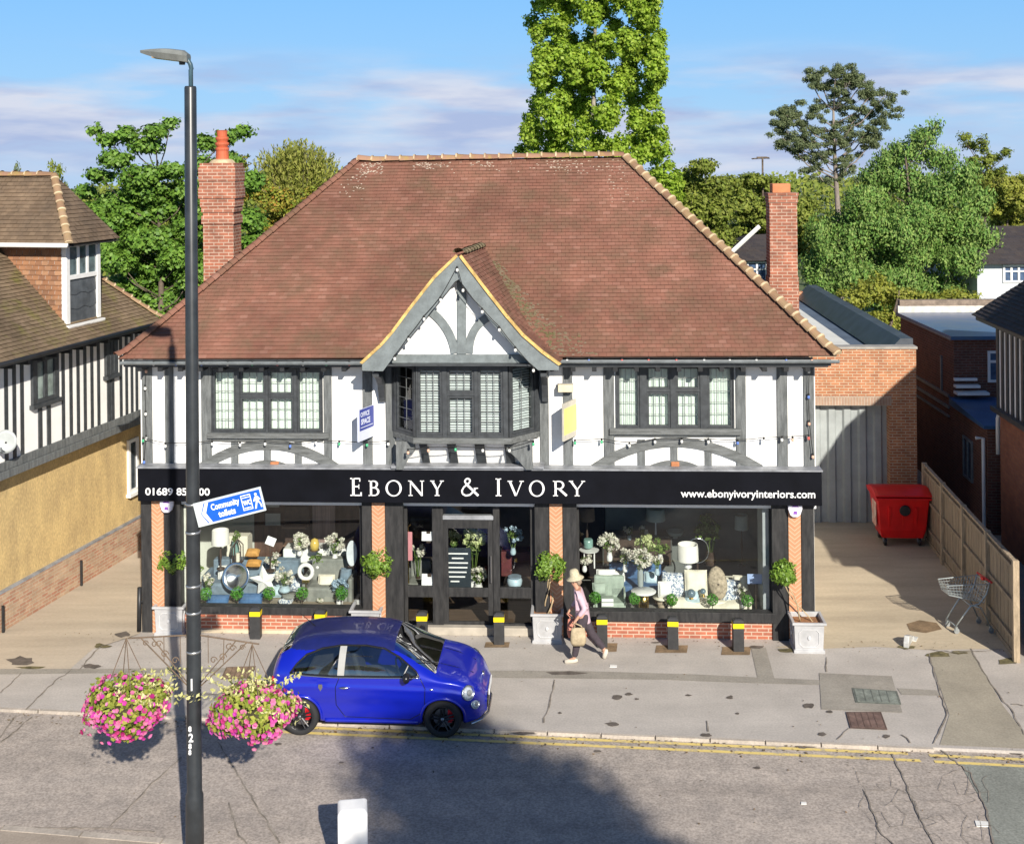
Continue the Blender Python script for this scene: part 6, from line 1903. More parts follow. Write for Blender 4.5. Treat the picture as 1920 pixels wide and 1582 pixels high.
festoon([(F(x, 678, -.5)[0], -.5, F(x, 678, -.5)[1] + .02) for x in (288, 330, 378, 427, 473, 520, 568, 612, 655)], 'coloured bulbs under the eaves left of the gable')
festoon([(F(x, 672, -.5)[0], -.5, F(x, 672, -.5)[1] + .02) for x in (1063, 1104, 1166, 1216, 1268, 1320, 1368, 1418, 1474, 1522)], 'coloured bulbs under the eaves right of the gable')
festoon([(F(x, y, -.14)[0], -.14, F(x, y, -.14)[1]) for x, y in ((268, 820), (310, 830), (398, 826), (450, 828), (497, 826), (544, 830), (592, 824), (636, 826), (688, 828), (728, 826))], 'coloured bulbs strung under the left upstairs window')
festoon([(F(x, y, -.74)[0], -.74, F(x, y, -.74)[1]) for x, y in ((765, 842), (803, 838), (854, 836), (905, 838), (955, 838), (1000, 826))], 'coloured bulbs strung below the bay window')
festoon([(F(x, y, -.14)[0], -.14, F(x, y, -.14)[1]) for x, y in ((1078, 824), (1128, 822), (1180, 829), (1228, 822), (1278, 821), (1328, 822), (1383, 824), (1432, 820), (1466, 818), (1486, 818), (1516, 815))], 'coloured bulbs strung under the right upstairs window')
festoon([(F(x, y, -1.06)[0], -1.06, F(x, y, -1.06)[1]) for x, y in ((740, 666), (766, 630), (795, 592), (826, 556), (857, 500), (868, 538), (904, 578), (936, 612), (966, 650), (1000, 688))], 'coloured bulbs along the gable bargeboards', kinds=(0,))
festoon([(F(x, y, -.1)[0], -.1, F(x, y, -.1)[1]) for x, y in ((274, 690), (272, 722), (273, 770), (274, 816), (270, 860))], 'coloured bulbs down the left corner post')
festoon([(F(x, y, -.1)[0], -.1, F(x, y, -.1)[1]) for x, y in ((1517, 690), (1516, 738), (1517, 788), (1524, 850))], 'coloured bulbs down the right corner post')
# ------------------------------------------------------------------ the blue car
mt_carp = M('deep_blue_paint', (0.006, 0.016, 0.34), 0.28, 0.0, 4.0, coat=1.0, spec=.6)
mt_carp.node_tree.nodes['Principled BSDF'].inputs['Base Color'].default_value = (0.004, 0.013, 0.40, 1)
mt_carp.node_tree.nodes['Principled BSDF'].inputs['Metallic'].default_value = 0.12
mt_carp.node_tree.nodes['Principled BSDF'].inputs['Coat Roughness'].default_value = 0.04
mt_roofc = M('navy_fabric_roof', (0.010, 0.014, 0.10), 0.35, 0.15, 6.0, coat=.4)
mt_rub = M('tyre_rubber', (0.018, 0.018, 0.019), 0.8, 0.15, 8.0)
mt_chr = M('satin_chrome', (0.55, 0.56, 0.57), 0.25, 0.05, 8, metal=1.0)
mt_blk = M('gloss_black', (0.012, 0.012, 0.014), 0.25, 0)
mt_gry = M('grey_trim', (0.36, 0.36, 0.34), 0.45, 0.05)
CS = 1.055
ra, fa = G(562, 1379, ZR), G(830, 1384, ZR)
wr2, wf2 = Vector((*ra, ZR)), Vector((*fa, ZR))
cd = (wf2 - wr2); WB = cd.length; CS = WB / 2.30
cyaw = math.atan2(cd.y, cd.x)
half_track = 0.80 * CS
mid = (wr2 + wf2) / 2 + Vector((-cd.y, cd.x, 0)).normalized() * half_track
car = empty('parked_car', (mid.x, mid.y, ZR + .02), 0, 'small deep blue three door car parked half on the kerb', 'car')
car.rotation_euler = (-math.atan2(0.045, 1.6 * CS) * -1, 0, cyaw)
car.scale = (CS, CS, CS)
def lerpk(x, ks):
    """smooth interpolation through key points"""
    xs = [k[0] for k in ks]; ys = [k[1] for k in ks]
    return float(np.interp(x, xs, ys))
KT = [(-1.83, .60), (-1.80, .82), (-1.74, 1.00), (-1.62, 1.16), (-1.45, 1.30), (-1.25, 1.405), (-1.0, 1.455), (-.6, 1.488), (-.2, 1.492), (.15, 1.465), (.38, 1.41), (.6, 1.285), (.85, 1.12), (1.05, .995), (1.2, .955), (1.4, .905), (1.55, .85), (1.68, .765), (1.77, .66), (1.83, .50)]
KB = [(-1.83, .34), (-1.74, .27), (-1.5, .22), (1.5, .20), (1.72, .22), (1.83, .30)]
KW = [(-1.83, .52), (-1.76, .64), (-1.6, .735), (-1.3, .80), (-.9, .805), (-.3, .80), (.4, .80), (.9, .812), (1.2, .81), (1.45, .775), (1.62, .70), (1.75, .585), (1.83, .43)]
KL = [(-1.83, .56), (-1.7, .86), (-1.5, .93), (-1.0, .945), (0, .93), (.6, .91), (1.0, .90), (1.3, .86), (1.5, .80), (1.7, .68), (1.83, .46)]
def smooth(ks, n=220):
    xs = np.linspace(-1.83, 1.83, n)
    ys = np.array([lerpk(x, ks) for x in xs])
    k = np.array([1, 2, 3, 2, 1.]); k /= k.sum()
    for _ in range(3):
        yp = np.pad(ys, 2, mode='edge'); ys = np.convolve(yp, k, 'valid')
    return xs, ys
SX, ST = smooth(KT); _, SB = smooth(KB); _, SW = smooth(KW); _, SLb = smooth(KL)
def iv(a, x): return float(np.interp(x, SX, a))
def ringpt(x, s):
    """s in 0..1: bottom centre -> sill -> belt -> roof centre (right-hand half, y<0)"""
    zt, zb, w_, zl = iv(ST, x), iv(SB, x), iv(SW, x), iv(SLb, x)
    zl = min(zl, zt - .03)
    if s < .12:
        return (-(w_ * .90) * s / .12, zb)
    if s < .5:
        t = (s - .12) / .38
        z = zb + (zl - zb) * t
        y = w_ * (.90 + .10 * math.sin(min(1, t * 1.25) * math.pi / 2)) - .02 * max(0, t - .75) / .25
        y += .012 * math.exp(-((t - .80) / .05) ** 2)      # shoulder crease
        y -= .016 * math.exp(-((t - .42) / .13) ** 2)
        return (-y, z)
    t = (s - .5) / .5 * math.pi / 2
    hgt = zt - zl
    tum = .20 * min(1, hgt / .5)
    y = (w_ - .02) * (math.cos(t) ** .42 if t < math.pi / 2 - 1e-6 else 0) * (1 - tum * math.sin(t))
    z = zl + hgt * math.sin(t) ** .85
    return (-y, z)
NX, NS = 200, 84
xs = np.linspace(-1.83, 1.83, NX)
ss = np.linspace(0, 1, NS)
SIDEWIN = [(-1.30, 1.00), (-1.20, 1.13), (-1.05, 1.255), (-.80, 1.335), (-.5, 1.375), (-.1, 1.375), (.2, 1.335), (.45, 1.225), (.72, 1.045), (.78, .975), (0.3, .965), (-.6, .965)]
def inpoly(x, z, poly):
    c = False
    j = len(poly) - 1
    for i in range(len(poly)):
        if (poly[i][1] > z) != (poly[j][1] > z) and x < (poly[j][0] - poly[i][0]) * (z - poly[i][1]) / (poly[j][1] - poly[i][1]) + poly[i][0]: c = not c
        j = i
    return c
WX = (-1.15, 1.15); WRAD = .305; ARC = .352
body, roofm, shield, hatch, sidegl = MB(), MB(), MB(), MB(), MB()
grid = {}
for i, x in enumerate(xs):
    for j, s in enumerate(ss): grid[i, j] = ringpt(x, s)
for sd in (1, -1):
    sidegl = MB()
    for tgt in (body, roofm, shield, hatch, sidegl): tgt.idx = {}
    def vid(tgt, i, j):
        if (i, j) not in tgt.idx:
            tgt.idx[i, j] = len(tgt.v); y, z = grid[i, j]; tgt.v.append((xs[i], y * sd, z))
        return tgt.idx[i, j]
    for i in range(NX - 1):
        for j in range(NS - 1):
            x = (xs[i] + xs[i + 1]) / 2; s = (ss[j] + ss[j + 1]) / 2
            y = (grid[i, j][0] + grid[i + 1, j + 1][0]) / 2; z = (grid[i, j][1] + grid[i + 1, j + 1][1]) / 2
            tgt = body
            if any((x - w) ** 2 + (z - .30) ** 2 < ARC ** 2 for w in WX) and z < .68 and s < .5: continue
            if s > .5:
                yw = abs(y)
                if inpoly(x, z, SIDEWIN) and yw > .42: tgt = sidegl
                elif .36 < x < 1.04 and yw < .655 - .10 * (1.04 - x) / .68 - (.0) and z > .95: tgt = shield
                elif -1.70 < x < -1.34 and yw < .52 and z > 1.02: tgt = hatch
                elif -1.34 <= x <= .36 and yw < .60 and z > 1.30: tgt = roofm
            f = (vid(tgt, i, j), vid(tgt, i + 1, j), vid(tgt, i + 1, j + 1), vid(tgt, i, j + 1))
            tgt.f.append(f if sd == -1 else f[::-1])
    sidegl.build('side_window', P['cglass'], car, smooth=True)
    for i_ in (0, NX - 1):
        o = len(body.v)
        body.v += [(xs[i_], grid[i_, j][0] * sd, grid[i_, j][1]) for j in range(NS)]
        body.f.append(tuple(o + j for j in range(NS)))
bo = body.build('body', mt_carp, car, smooth=True)
roofm.build('roof_panel', mt_roofc, car, smooth=True)
shield.build('windscreen', P['cglass'], car, smooth=True)
hatch.build('rear_window', P['cglass'], car, smooth=True)
def side_y(x, z):
    lo, hi = .12, .98
    for _ in range(40):
        m = (lo + hi) / 2
        if ringpt(x, m)[1] < z: lo = m
        else: hi = m
    return ringpt(x, lo)[0]
def sideline(pts, r, mat, name, sd=1, off=.004, par=None, n=5):
    P_ = []
    for (a, b) in zip(pts[:-1], pts[1:]):
        k = max(2, int(math.hypot(a[0] - b[0], a[1] - b[1]) / .05))
        for i in range(k):
            t = i / k; x = a[0] + (b[0] - a[0]) * t; z = a[1] + (b[1] - a[1]) * t
            P_.append((x, (side_y(x, z) - off) * sd, z))
    x, z = pts[-1]; P_.append((x, (side_y(x, z) - off) * sd, z))
    return MB().tube(P_, r, n).build(name, mat, par or car, smooth=True)
for sd in (1, -1):
    sideline(SIDEWIN + [SIDEWIN[0]], .017, mt_blk, 'window_seal', sd, .002)
    sideline([(-1.30, .985), (-.6, .95), (.3, .95), (.79, .955)], .010, mt_chr, 'chrome_strip', sd, .008)
    # door pillar and door
    for xa in (-.48,):
        pts = [(xa - .06, .96), (xa + .03, .96), (xa + .05, 1.375), (xa - .03, 1.375)]
        mb = MB()
        vs = []
        for k in range(9):
            t = k / 8; z = .955 + .42 * t
            for dx in (-.055, .055): vs.append((xa + dx + .02 * t, (side_y(xa + dx, z) - .006) * sd, z))
        mb.add(vs, [(2 * k, 2 * k + 1, 2 * k + 3, 2 * k + 2) for k in range(8)])
        mb.build('door_pillar', mt_gry, car)
    d_ = sideline([(-.50, .95), (-.56, .80), (-.56, .50), (-.42, .30), (.62, .27), (.86, .42), (.88, .80), (.80, .95)], .006, mt_blk, 'door_seam', sd, .001)
    vs = []
    mb = MB()
    zc = .80
    mb.ball((-.42, (side_y(-.42, zc) - .012) * sd, zc), .05, 10, 6, (1.7, .45, .38))
    mb.build('door_handle', mt_chr, d_, smooth=True)
    # quarter light bar
    sideline([(.52, .97), (.60, 1.12)], .010, mt_gry, 'quarter_bar', sd, .004)
    # skirt
    sideline([(-.75, .235), (.75, .225)], .035, mt_carp, 'side_skirt', sd, -.005, n=8)
    # arches
    for w in WX:
        P_ = []
        for k in range(19):
            t = math.pi * (-.08 + 1.16 * k / 18)
            x, z = w + (ARC - .004) * math.cos(t), .30 + (ARC - .004) * math.sin(t)
            z = max(z, .24)
            P_.append((x, (side_y(x, z) - .006) * sd, z))
        MB().tube(P_, .024, 6).build('wheel_arch', mt_carp, car, smooth=True)
        # dark inner well
        mb = MB()
        vs = []
        for k in range(17):
            t = math.pi * k / 16
            for yy in (-.74, -.42): vs.append((w + .35 * math.cos(t), yy * sd, .30 + .35 * math.sin(t)))
        mb.add(vs, [(2 * k, 2 * k + 1, 2 * k + 3, 2 * k + 2) for k in range(16)])
        mb.box(w - .34, -.42 * sd, .1, w + .34, -.40 * sd, .66)
        mb.build('wheel_well', P['black'], car)
    # mirror
    mb = MB().ball((.60, -.93 * sd, 1.02), .10, 12, 8, (.65, 1.0, .80))
    mi = mb.tube([(.66, -.78 * sd, .955), (.62, -.88 * sd, .98)], .03, 8).build('door_mirror', mt_blk, car, smooth=True)
    # lamps
    mb = MB()
    for (x0, z0, r, nm) in ((1.555, .705, .105, 'headlight'), (1.66, .505, .072, 'spotlight')):
        y0 = side_y(x0, z0)
        nrm = Vector((.62, -.70 * sd, .30)).normalized()
        c_ = Vector((x0, y0 * sd, z0)) + nrm * .004
        mm = Matrix.Translation(c_) @ nrm.to_track_quat('Z', 'Y').to_matrix().to_4x4()
        hl = MB().lathe([(r * 1.12, -.05), (r * 1.12, .008), (r, .018), (r * .96, .0)], m=mm, n=22).build(nm, mt_chr, car, smooth=True)
        MB().lathe([(r * .97, .002), (r * .6, .03), (0, .038)], m=mm, n=22).build('lens', M('lamp_lens', (0.55, 0.60, 0.64), 0.08, 0.1, 6, coat=1), hl, smooth=True)
        MB().lathe([(r * .45, .031), (r * .3, .045), (0, .048)], m=mm, n=14).build('projector', mt_gry, hl, smooth=True)
    nrm = Vector((-.75, -.62 * sd, .1)).normalized()
    c_ = Vector((-1.70, side_y(-1.70, .80) * sd, .80)) + nrm * .01
    mm = Matrix.Translation(c_) @ nrm.to_track_quat('Z', 'Y').to_matrix().to_4x4()
    MB().lathe([(.10, -.03), (.10, .01), (.06, .025), (0, .03)], m=mm, n=16).build('tail_light', M('tail_red', (0.45, 0.01, 0.02), 0.15, 0), car, smooth=True)
    # small badges on the flank
    mb = MB()
    x0, z0 = -.80, .80
    mb.prism([(x0 - .03, z0 + .05), (x0 + .03, z0 + .05), (x0 + .035, z0), (x0, z0 - .06), (x0 - .035, z0)], (side_y(x0, z0) - .008) * sd, (side_y(x0, z0) + .004) * sd)
    mb.build('badge', mt_chr, car)
    MB().ball((.98, (side_y(.98, .79) - .004) * sd, .79), .022, 8, 5, (1.4, .5, .7)).build('repeater', mt_chr, car)
# wheels
def wheelset(x, y, sd):
    w_ = empty('wheel', (x, y, .30), 0)
    w_.parent = car
    mm = Matrix.Rotation(R(90) * sd, 4, 'X')       # +z of lathe -> outward
    MB().lathe([(.205, -.09), (.27, -.095), (.295, -.07), (.303, -.03), (.303, .03), (.295, .07), (.27, .092), (.212, .088), (.205, .07), (.205, -.09)], m=mm, n=40, cap=False).build('tyre', mt_rub, w_, smooth=True)
    rim = MB()
    rim.lathe([(.214, .086), (.208, .09), (.198, .082), (.19, .02), (.19, -.08)], m=mm, n=40, cap=False)
    for k in range(10):
        a = 2 * math.pi * k / 10 + (.12 if k % 2 else -.12)
        p0, p1 = Vector((.04 * math.cos(a), .04 * math.sin(a), .058)), Vector((.20 * math.cos(2 * math.pi * (k // 2 * 2 + .5) / 10 + (.16 if k % 2 else -.16)), .20 * math.sin(2 * math.pi * (k // 2 * 2 + .5) / 10 + (.16 if k % 2 else -.16)), .080))
        rim.tube([mm @ p0, mm @ p1], [.017, .012], 5)
    rim.lathe([(.052, .03), (.052, .066), (.0, .072)], m=mm, n=16)
    rim.build('rim', M('dark_alloy', (0.035, 0.035, 0.038), 0.3, 0.1, metal=.5), w_, smooth=False)
    MB().lathe([(.0, .0731), (.026, .0731), (.02, .078), (0, .079)], m=mm, n=14).build('hub_cap', mt_chr, w_)
    MB().lathe([(.15, -.01), (.15, .005), (.05, .006)], m=mm, n=28).build('brake_disc', M('brake_steel', (0.3, 0.3, 0.3), 0.35, 0.1, metal=1), w_)
    q = MB()
    for k in range(5):
        a = -.6 + 1.2 * k / 4
        q.box(.10 * math.cos(a), -.02 * sd - .02, .10 * math.sin(a), .165 * math.cos(a) + .01, -.02 * sd + .02, .165 * math.sin(a) + .05)
    q.build('caliper', M('red_caliper', (0.55, 0.01, 0.02), 0.4, 0), w_)
for x in WX:
    for sd in (1, -1): wheelset(x, -.715 * sd, sd)
# front: grille, intake, plate
MB().add([(1.79, -.34, .36), (1.79, .34, .36), (1.815, .26, .30), (1.815, -.26, .30), (1.845, -.30, .38), (1.845, .30, .38), (1.845, .26, .45), (1.845, -.26, .45)], [(0, 3, 2, 1), (4, 5, 6, 7), (0, 1, 5, 4), (2, 3, 7, 6)]).box(1.80, -.36, .31, 1.842, .36, .44).build('grille', mt_blk, car, bevel=.01)
MB().box(1.845, -.26, .465, 1.86, .26, .565).build('number_plate', P['white'], car, bevel=.003)
MB().tube([(1.60, -.70, .20), (1.76, -.54, .20), (1.845, -.3, .21), (1.845, .3, .21), (1.76, .54, .20), (1.60, .70, .20)], .022, 6).build('front_lip', mt_chr, car, smooth=True)
mb = MB()
mb.ball((1.735, 0, .70), .05, 12, 6, (.5, 1, .9))
mb.build('bonnet_badge', mt_chr, car, smooth=True)
for yy in (-.30, .30): MB().tube([(1.05, yy, .995), (1.3, yy * .95, .935), (1.6, yy * .8, .825)], .006, 4).build('bonnet_seam', mt_blk, car)
# spoiler, aerial, wipers
MB().tube([(-1.05, 0, 1.45), (-1.30, 0, 1.66)], [.008, .004], 5).build('aerial', mt_blk, car)
for yy in (-.35, .15): MB().tube([(1.04, yy, 1.0), (.80, yy - .22, 1.165), (.72, yy - .30, 1.215)], .009, 4).build('wiper', mt_blk, car)
# cabin
mt_seat = M('dark_seat', (0.13, 0.11, 0.10), 0.7, 0.2, 8)
for yy in (-.34, .34):
    mb = MB().box(-.35, yy - .23, .42, .25, yy + .23, .58)
    mb.add([(-.30, yy - .23, .55), (-.30, yy + .23, .55), (-.45, yy + .21, 1.12), (-.45, yy - .21, 1.12), (-.42, yy - .23, .55), (-.42, yy + .23, .55), (-.55, yy + .2, 1.1), (-.55, yy - .2, 1.1)], [(0, 1, 2, 3), (5, 4, 7, 6), (3, 2, 6, 7), (0, 3, 7, 4), (1, 5, 6, 2)])
    s_ = mb.box(-.56, yy - .12, 1.13, -.46, yy + .12, 1.30).build('seat', mt_seat, car, bevel=.04)
MB().box(-1.1, -.6, .45, -.7, .6, .95).build('rear_seat', mt_seat, car, bevel=.06)
MB().add([(.55, -.68, .94), (.55, .68, .94), (1.02, .60, .975), (1.02, -.60, .975), (.55, -.68, .6), (.55, .68, .6)], [(0, 1, 2, 3), (4, 5, 1, 0)]).build('dashboard', M('dash_grey', (0.16, 0.17, 0.17), 0.6, 0.1), car)
MB().lathe([(.17, -.015), (.19, 0), (.17, .015), (.155, 0), (.17, -.015)], cap=False, m=Matrix.Translation((.42, -.34, .92)) @ Matrix.Rotation(R(65), 4, 'Y'), n=24).build('steering_wheel', P['black'], car)
MB().box(-1.3, -.72, .30, 1.1, .72, .36).build('floor_pan', P['black'], car)

def squeeze(o):
    for ch in o.children:
        if ch.name.startswith('wheel'): continue
        if ch.data is not None:
            for v in ch.data.vertices:
                if v.co.x < -1.5: v.co.x = -1.5 + (v.co.x + 1.5) * .55
        squeeze(ch)
squeeze(car)
# ------------------------------------------------------------------ the walking person
def skin(name, verts, edges, radii, mat, root=0, sub=2, parent=None):
    me = bpy.data.meshes.new(name)
    me.from_pydata([tuple(v) for v in verts], edges, [])
    o = bpy.data.objects.new(name, me)
    col.objects.link(o)
    o.modifiers.new('skin', 'SKIN')
    if not me.skin_vertices: me.skin_vertices.new()
    for i, r in enumerate(radii):
        sv = me.skin_vertices[0].data[i]
        sv.radius = r if isinstance(r, tuple) else (r, r)
        sv.use_root = (i == root)
    m = o.modifiers.new('sub', 'SUBSURF'); m.levels = sub; m.render_levels = sub
    dg = bpy.context.evaluated_depsgraph_get()
    nm = bpy.data.meshes.new_from_object(o.evaluated_get(dg))
    bpy.data.objects.remove(o)
    nm.name = name
    nm.materials.clear(); nm.materials.append(mat)
    nm.polygons.foreach_set('use_smooth', [True] * len(nm.polygons))
    n = bpy.data.objects.new(name, nm)
    col.objects.link(n)
    if parent is not None: n.parent = parent
    return n
pg = G(1094, 1239)
# local frame: x right along the pavement, walking towards -x, y away, z up
person = empty('person', (pg[0], pg[1], 0), 0, 'person in pink shirt, dark trousers and straw hat walking left with bags', 'person')
mt_skin = M('skin', (0.50, 0.28, 0.19), 0.6, 0.05, 10)
mt_shirt = M('pink_shirt', (0.56, 0.40, 0.46), 0.9, 0.10, 9, .25)
mt_trs = M('dark_trousers', (0.055, 0.042, 0.052), 0.9, 0.2, 8, .25)
mt_hat = M('straw_hat', (0.50, 0.45, 0.31), 0.9, 0.2, 40, .3)
mt_shoe = M('beige_shoe', (0.55, 0.50, 0.42), 0.8, 0.1, 10)
mt_bag = M('tan_bag', (0.42, 0.34, 0.22), 0.9, 0.2, 12, .2)
mt_bag2 = M('salmon_bag', (0.55, 0.22, 0.16), 0.85, 0.15, 12, .2)
# skeleton (metres). near side = camera side = y negative
V, E, RR = [], [], []
def add(p, r, par=None):
    V.append(p); RR.append(r)
    if par is not None: E.append((par, len(V) - 1))
    return len(V) - 1
pel = add((0.0, 0, .90), (.145, .12))
waist = add((-.03, 0, 1.05), (.125, .105), pel)
chest = add((-.075, 0, 1.25), (.155, .115), waist)
neck0 = add((-.105, 0, 1.40), (.07, .06), chest)
neck = add((-.13, 0, 1.455), (.05, .05), neck0)
jaw = add((-.165, 0, 1.51), (.062, .068), neck)
head = add((-.165, 0, 1.58), (.082, .095), jaw)
crown = add((-.155, 0, 1.645), (.062, .075), head)
arms = {}
for sd, el, ha in ((-1, (.02, -.25, 1.09), (-.145, -.26, .90)), (1, (-.10, .24, 1.08), (-.24, .17, .93))):
    sh = add((-.085, .155 * sd, 1.355), .065, chest)
    e1 = add((sh and V[sh][0] * .5 + el[0] * .5, V[sh][1] * .5 + el[1] * .5, V[sh][2] * .5 + el[2] * .5), .05, sh)
    e2 = add(el, .040, e1)
    m_ = add(tuple((a + b) / 2 for a, b in zip(el, ha)), .036, e2)
    w_ = add(ha, .026, m_)
    d = (Vector(ha) - Vector(el)).normalized()
    pm_ = add(tuple(Vector(ha) + d * .05), (.034, .02), w_)
    arms[sd] = (Vector(ha), d, pm_)
for sd, kn, an, toe in ((-1, (-.10, -.095, .50), (-.185, -.09, .085), (-.33, -.09, .03)), (1, (.17, .09, .50), (.42, .09, .17), (.40, .09, .05))):
    hp = add((0.0, .085 * sd, .86), (.10, .10), pel)
    th = add(tuple((a * .5 + b * .5) for a, b in zip((0.0, .085 * sd, .86), kn)), .083, hp)
    k_ = add(kn, .058, th)
    c_ = add(tuple(a * .6 + b * .4 for a, b in zip(kn, an)), .056, k_)
    a_ = add(an, .038, c_)
    f_ = add(tuple(a * .45 + b * .55 for a, b in zip(an, toe)), .036, a_)
    add(toe, .026, f_)
# fingers curled round the bag handles
for sd in (-1, 1):
    ha, d, pm_ = arms[sd]
    side = d.cross(Vector((0, 1, 0))).normalized()
    across = Vector((0, 1, 0))
    base = Vector(V[pm_])
    for k, L in enumerate((.033, .038, .036, .028)):
        off = across * ((k - 1.5) * .017)
        p1 = add(tuple(base + off + d * .022), .0085, pm_)
        p2 = add(tuple(base + off + d * (.022 + L * .7) + side * .012), .0078, p1)
        add(tuple(base + off + d * (.022 + L * .75) + side * .012 + side * .026), .007, p2)
    t1 = add(tuple(ha + d * .02 + across * (-sd * -.028) + side * .012), .010, pm_ - 1)
    add(tuple(ha + d * .055 + across * (-sd * -.03) + side * .03), .0085, t1)
body_ = skin('body', V, E, RR, mt_skin, 0, 2, person)
# face
fc = MB()
fc.ball((-.262, 0, 1.555), .016, 8, 5, (1.1, .8, 1.4))
for sd in (-1, 1):
    fc.ball((-.165, .088 * sd, 1.56), .028, 8, 6, (.6, .35, 1.1))
fc.build('facial_features', mt_skin, body_, smooth=True)
ey = MB()
for sd in (-1, 1): ey.ball((-.240, .034 * sd, 1.583), .011, 8, 5, (.6, 1, .7))
ey.box(-.250, -.024, 1.517, -.243, .024, 1.522)
ey.build('eyes_and_mouth', M('dark_eye', (0.05, 0.03, 0.025), 0.4, 0), body_)
MB().ball((-.135, 0, 1.60), .10, 14, 9, (.95, .90, .95)).tube([(-.09, 0, 1.60), (-.075, 0, 1.52), (-.085, 0, 1.46)], [.07, .062, .03], 10).build('hair', M('grey_hair', (0.25, 0.20, 0.15), 0.8, 0.3, 30), person, smooth=True)
# shirt
V, E, RR = [], [], []
b_ = add((.0, 0, .74), (.165, .14)); b0 = add((-.0, 0, .90), (.165, .135), b_); w0 = add((-.02, 0, 1.03), (.15, .125), b0); c0_ = add((-.075, 0, 1.25), (.172, .132), w0); n0 = add((-.105, 0, 1.385), (.095, .085), c0_)
for sd, el, ha in ((-1, (.02, -.25, 1.09), (-.145, -.26, .90)), (1, (-.10, .24, 1.08), (-.24, .17, .93))):
    s0_ = add((-.085, .16 * sd, 1.352), .080, c0_)
    m0 = add(tuple((Vector((-.085, .16 * sd, 1.352)) + Vector(el)) / 2), .067, s0_)
    e0 = add(el, .058, m0)
    add(tuple(Vector(el).lerp(Vector(ha), .72)), .045, e0)
skin('shirt', V, E, RR, mt_shirt, 1, 2, person)
V, E, RR = [], [], []
b1_ = add((-.01, 0, 1.02), (.135, .11)); b0 = add((-.0, 0, .93), (.150, .125), b1_)
for sd, kn, an in ((-1, (-.10, -.095, .50), (-.178, -.09, .11)), (1, (.17, .09, .50), (.405, .09, .20))):
    h_ = add((0.0, .085 * sd, .84), .118, b0)
    t_ = add(tuple((Vector((0.0, .085 * sd, .84)) + Vector(kn)) / 2), .103, h_)
    k_ = add(kn, .082, t_)
    s_ = add(tuple((Vector(kn) + Vector(an)) / 2), .073, k_)
    add(an, .062, s_)
skin('trousers', V, E, RR, mt_trs, 1, 2, person)
for sd, an, toe in ((-1, (-.175, -.09, .05), (-.35, -.09, .03)), (1, (.44, .09, .15), (.405, .09, .03))):
    A, B_ = Vector(an), Vector(toe)
    MB().tube([A - (B_ - A) * .35, A, A.lerp(B_, .5), B_, B_ + (B_ - A).normalized() * .02], [.03, .048, .047, .042, .02], 10).build('shoe', mt_shoe, person, smooth=True)
# hat
MB().lathe([(.0, .135), (.055, .13), (.085, .10), (.098, .02), (.105, .0), (.17, -.045), (.175, -.05), (.165, -.048), (.10, -.008)], m=Matrix.Translation((-.155, 0, 1.645)) @ Matrix.Rotation(R(-10), 4, 'Y'), n=24).build('straw_hat', mt_hat, person, smooth=True)
# bags held in the hands: separate things
def bag(c, w_, h_, d_, mat, lab, hand, tilt=0):
    e_ = empty('bag', (pg[0] + c[0], pg[1] + c[1], c[2]), tilt, lab, 'bag')
    mb = MB()
    lv = [(.75, .5, -h_ / 2), (1.0, 1.0, -h_ * .30), (1.0, 1.0, 0), (.88, .55, h_ * .38), (.80, .22, h_ / 2)]
    for (a, b, z) in lv:
        for k in range(12):
            t = 2 * math.pi * k / 12
            mb.v.append((w_ / 2 * a * math.copysign(abs(math.cos(t)) ** .6, math.cos(t)), d_ / 2 * b * math.copysign(abs(math.sin(t)) ** .6, math.sin(t)), z))
    for i in range(4):
        for k in range(12): mb.f.append((i * 12 + k, i * 12 + (k + 1) % 12, i * 12 + 12 + (k + 1) % 12, i * 12 + 12 + k))
    mb.f += [tuple(range(11, -1, -1)), tuple(range(48, 60))]
    mb.build('pouch', mat, e_, smooth=True)
    H_ = Vector(hand) - Vector(c)
    m2 = MB()
    for s in (-1, 1):
        m2.tube([(-w_ * .28, s * d_ * .12, h_ * .47), (-w_ * .2, s * .01, h_ * .6), (H_.x - .02, H_.y + s * .01, H_.z), (H_.x + .02, H_.y + s * .01, H_.z), (w_ * .2, s * .01, h_ * .6), (w_ * .28, s * d_ * .12, h_ * .47)], .008, 6)
    m2.build('handle', mat, e_, smooth=True)
ha, d, _ = arms[-1]
q = ha + d * .085
bag((q.x + .09, q.y, q.z - .26), .30, .34, .14, mt_bag, 'tan bag hanging from the near hand of the walking person', q)
ha, d, _ = arms[1]
q = ha + d * .085
bag((q.x + .09, q.y - .02, q.z - .28), .20, .36, .12, mt_bag2, 'salmon pink bag held in front by the walking person', q)
# ------------------------------------------------------------------ the window displays
def at_(name, label, cat, x, y, v, group=None, rz=0.0):
    u, z = F(x, y, v)
    return empty(name, B2W(u, v, z), -BT + rz, label, cat, group)
def px_(n, v=.8): return n * (BY + v) / FPX
cream = M('cream_cloth', (0.74, 0.70, 0.58), 0.9, 0.08, 8, .1)
whitec = M('white_cloth', (0.80, 0.80, 0.77), 0.9, 0.05, 8, .1)
blue_c = M('blue_velvet', (0.055, 0.13, 0.27), 0.8, 0.25, 6, .1)
slate_c = M('slate_cloth', (0.16, 0.22, 0.28), 0.85, 0.2, 8, .1)
sage = M('sage_cloth', (0.33, 0.40, 0.34), 0.85, 0.15, 8, .1)
greyv = M('grey_velvet', (0.22, 0.23, 0.21), 0.8, 0.2, 6, .1)
brass = M('brass', (0.62, 0.42, 0.14), 0.25, 0.1, 4, metal=1)
silver = M('silver', (0.62, 0.64, 0.66), 0.18, 0.08, 4, metal=1)
darkw = M('dark_wood', (0.06, 0.04, 0.03), 0.5, 0.3, 6)
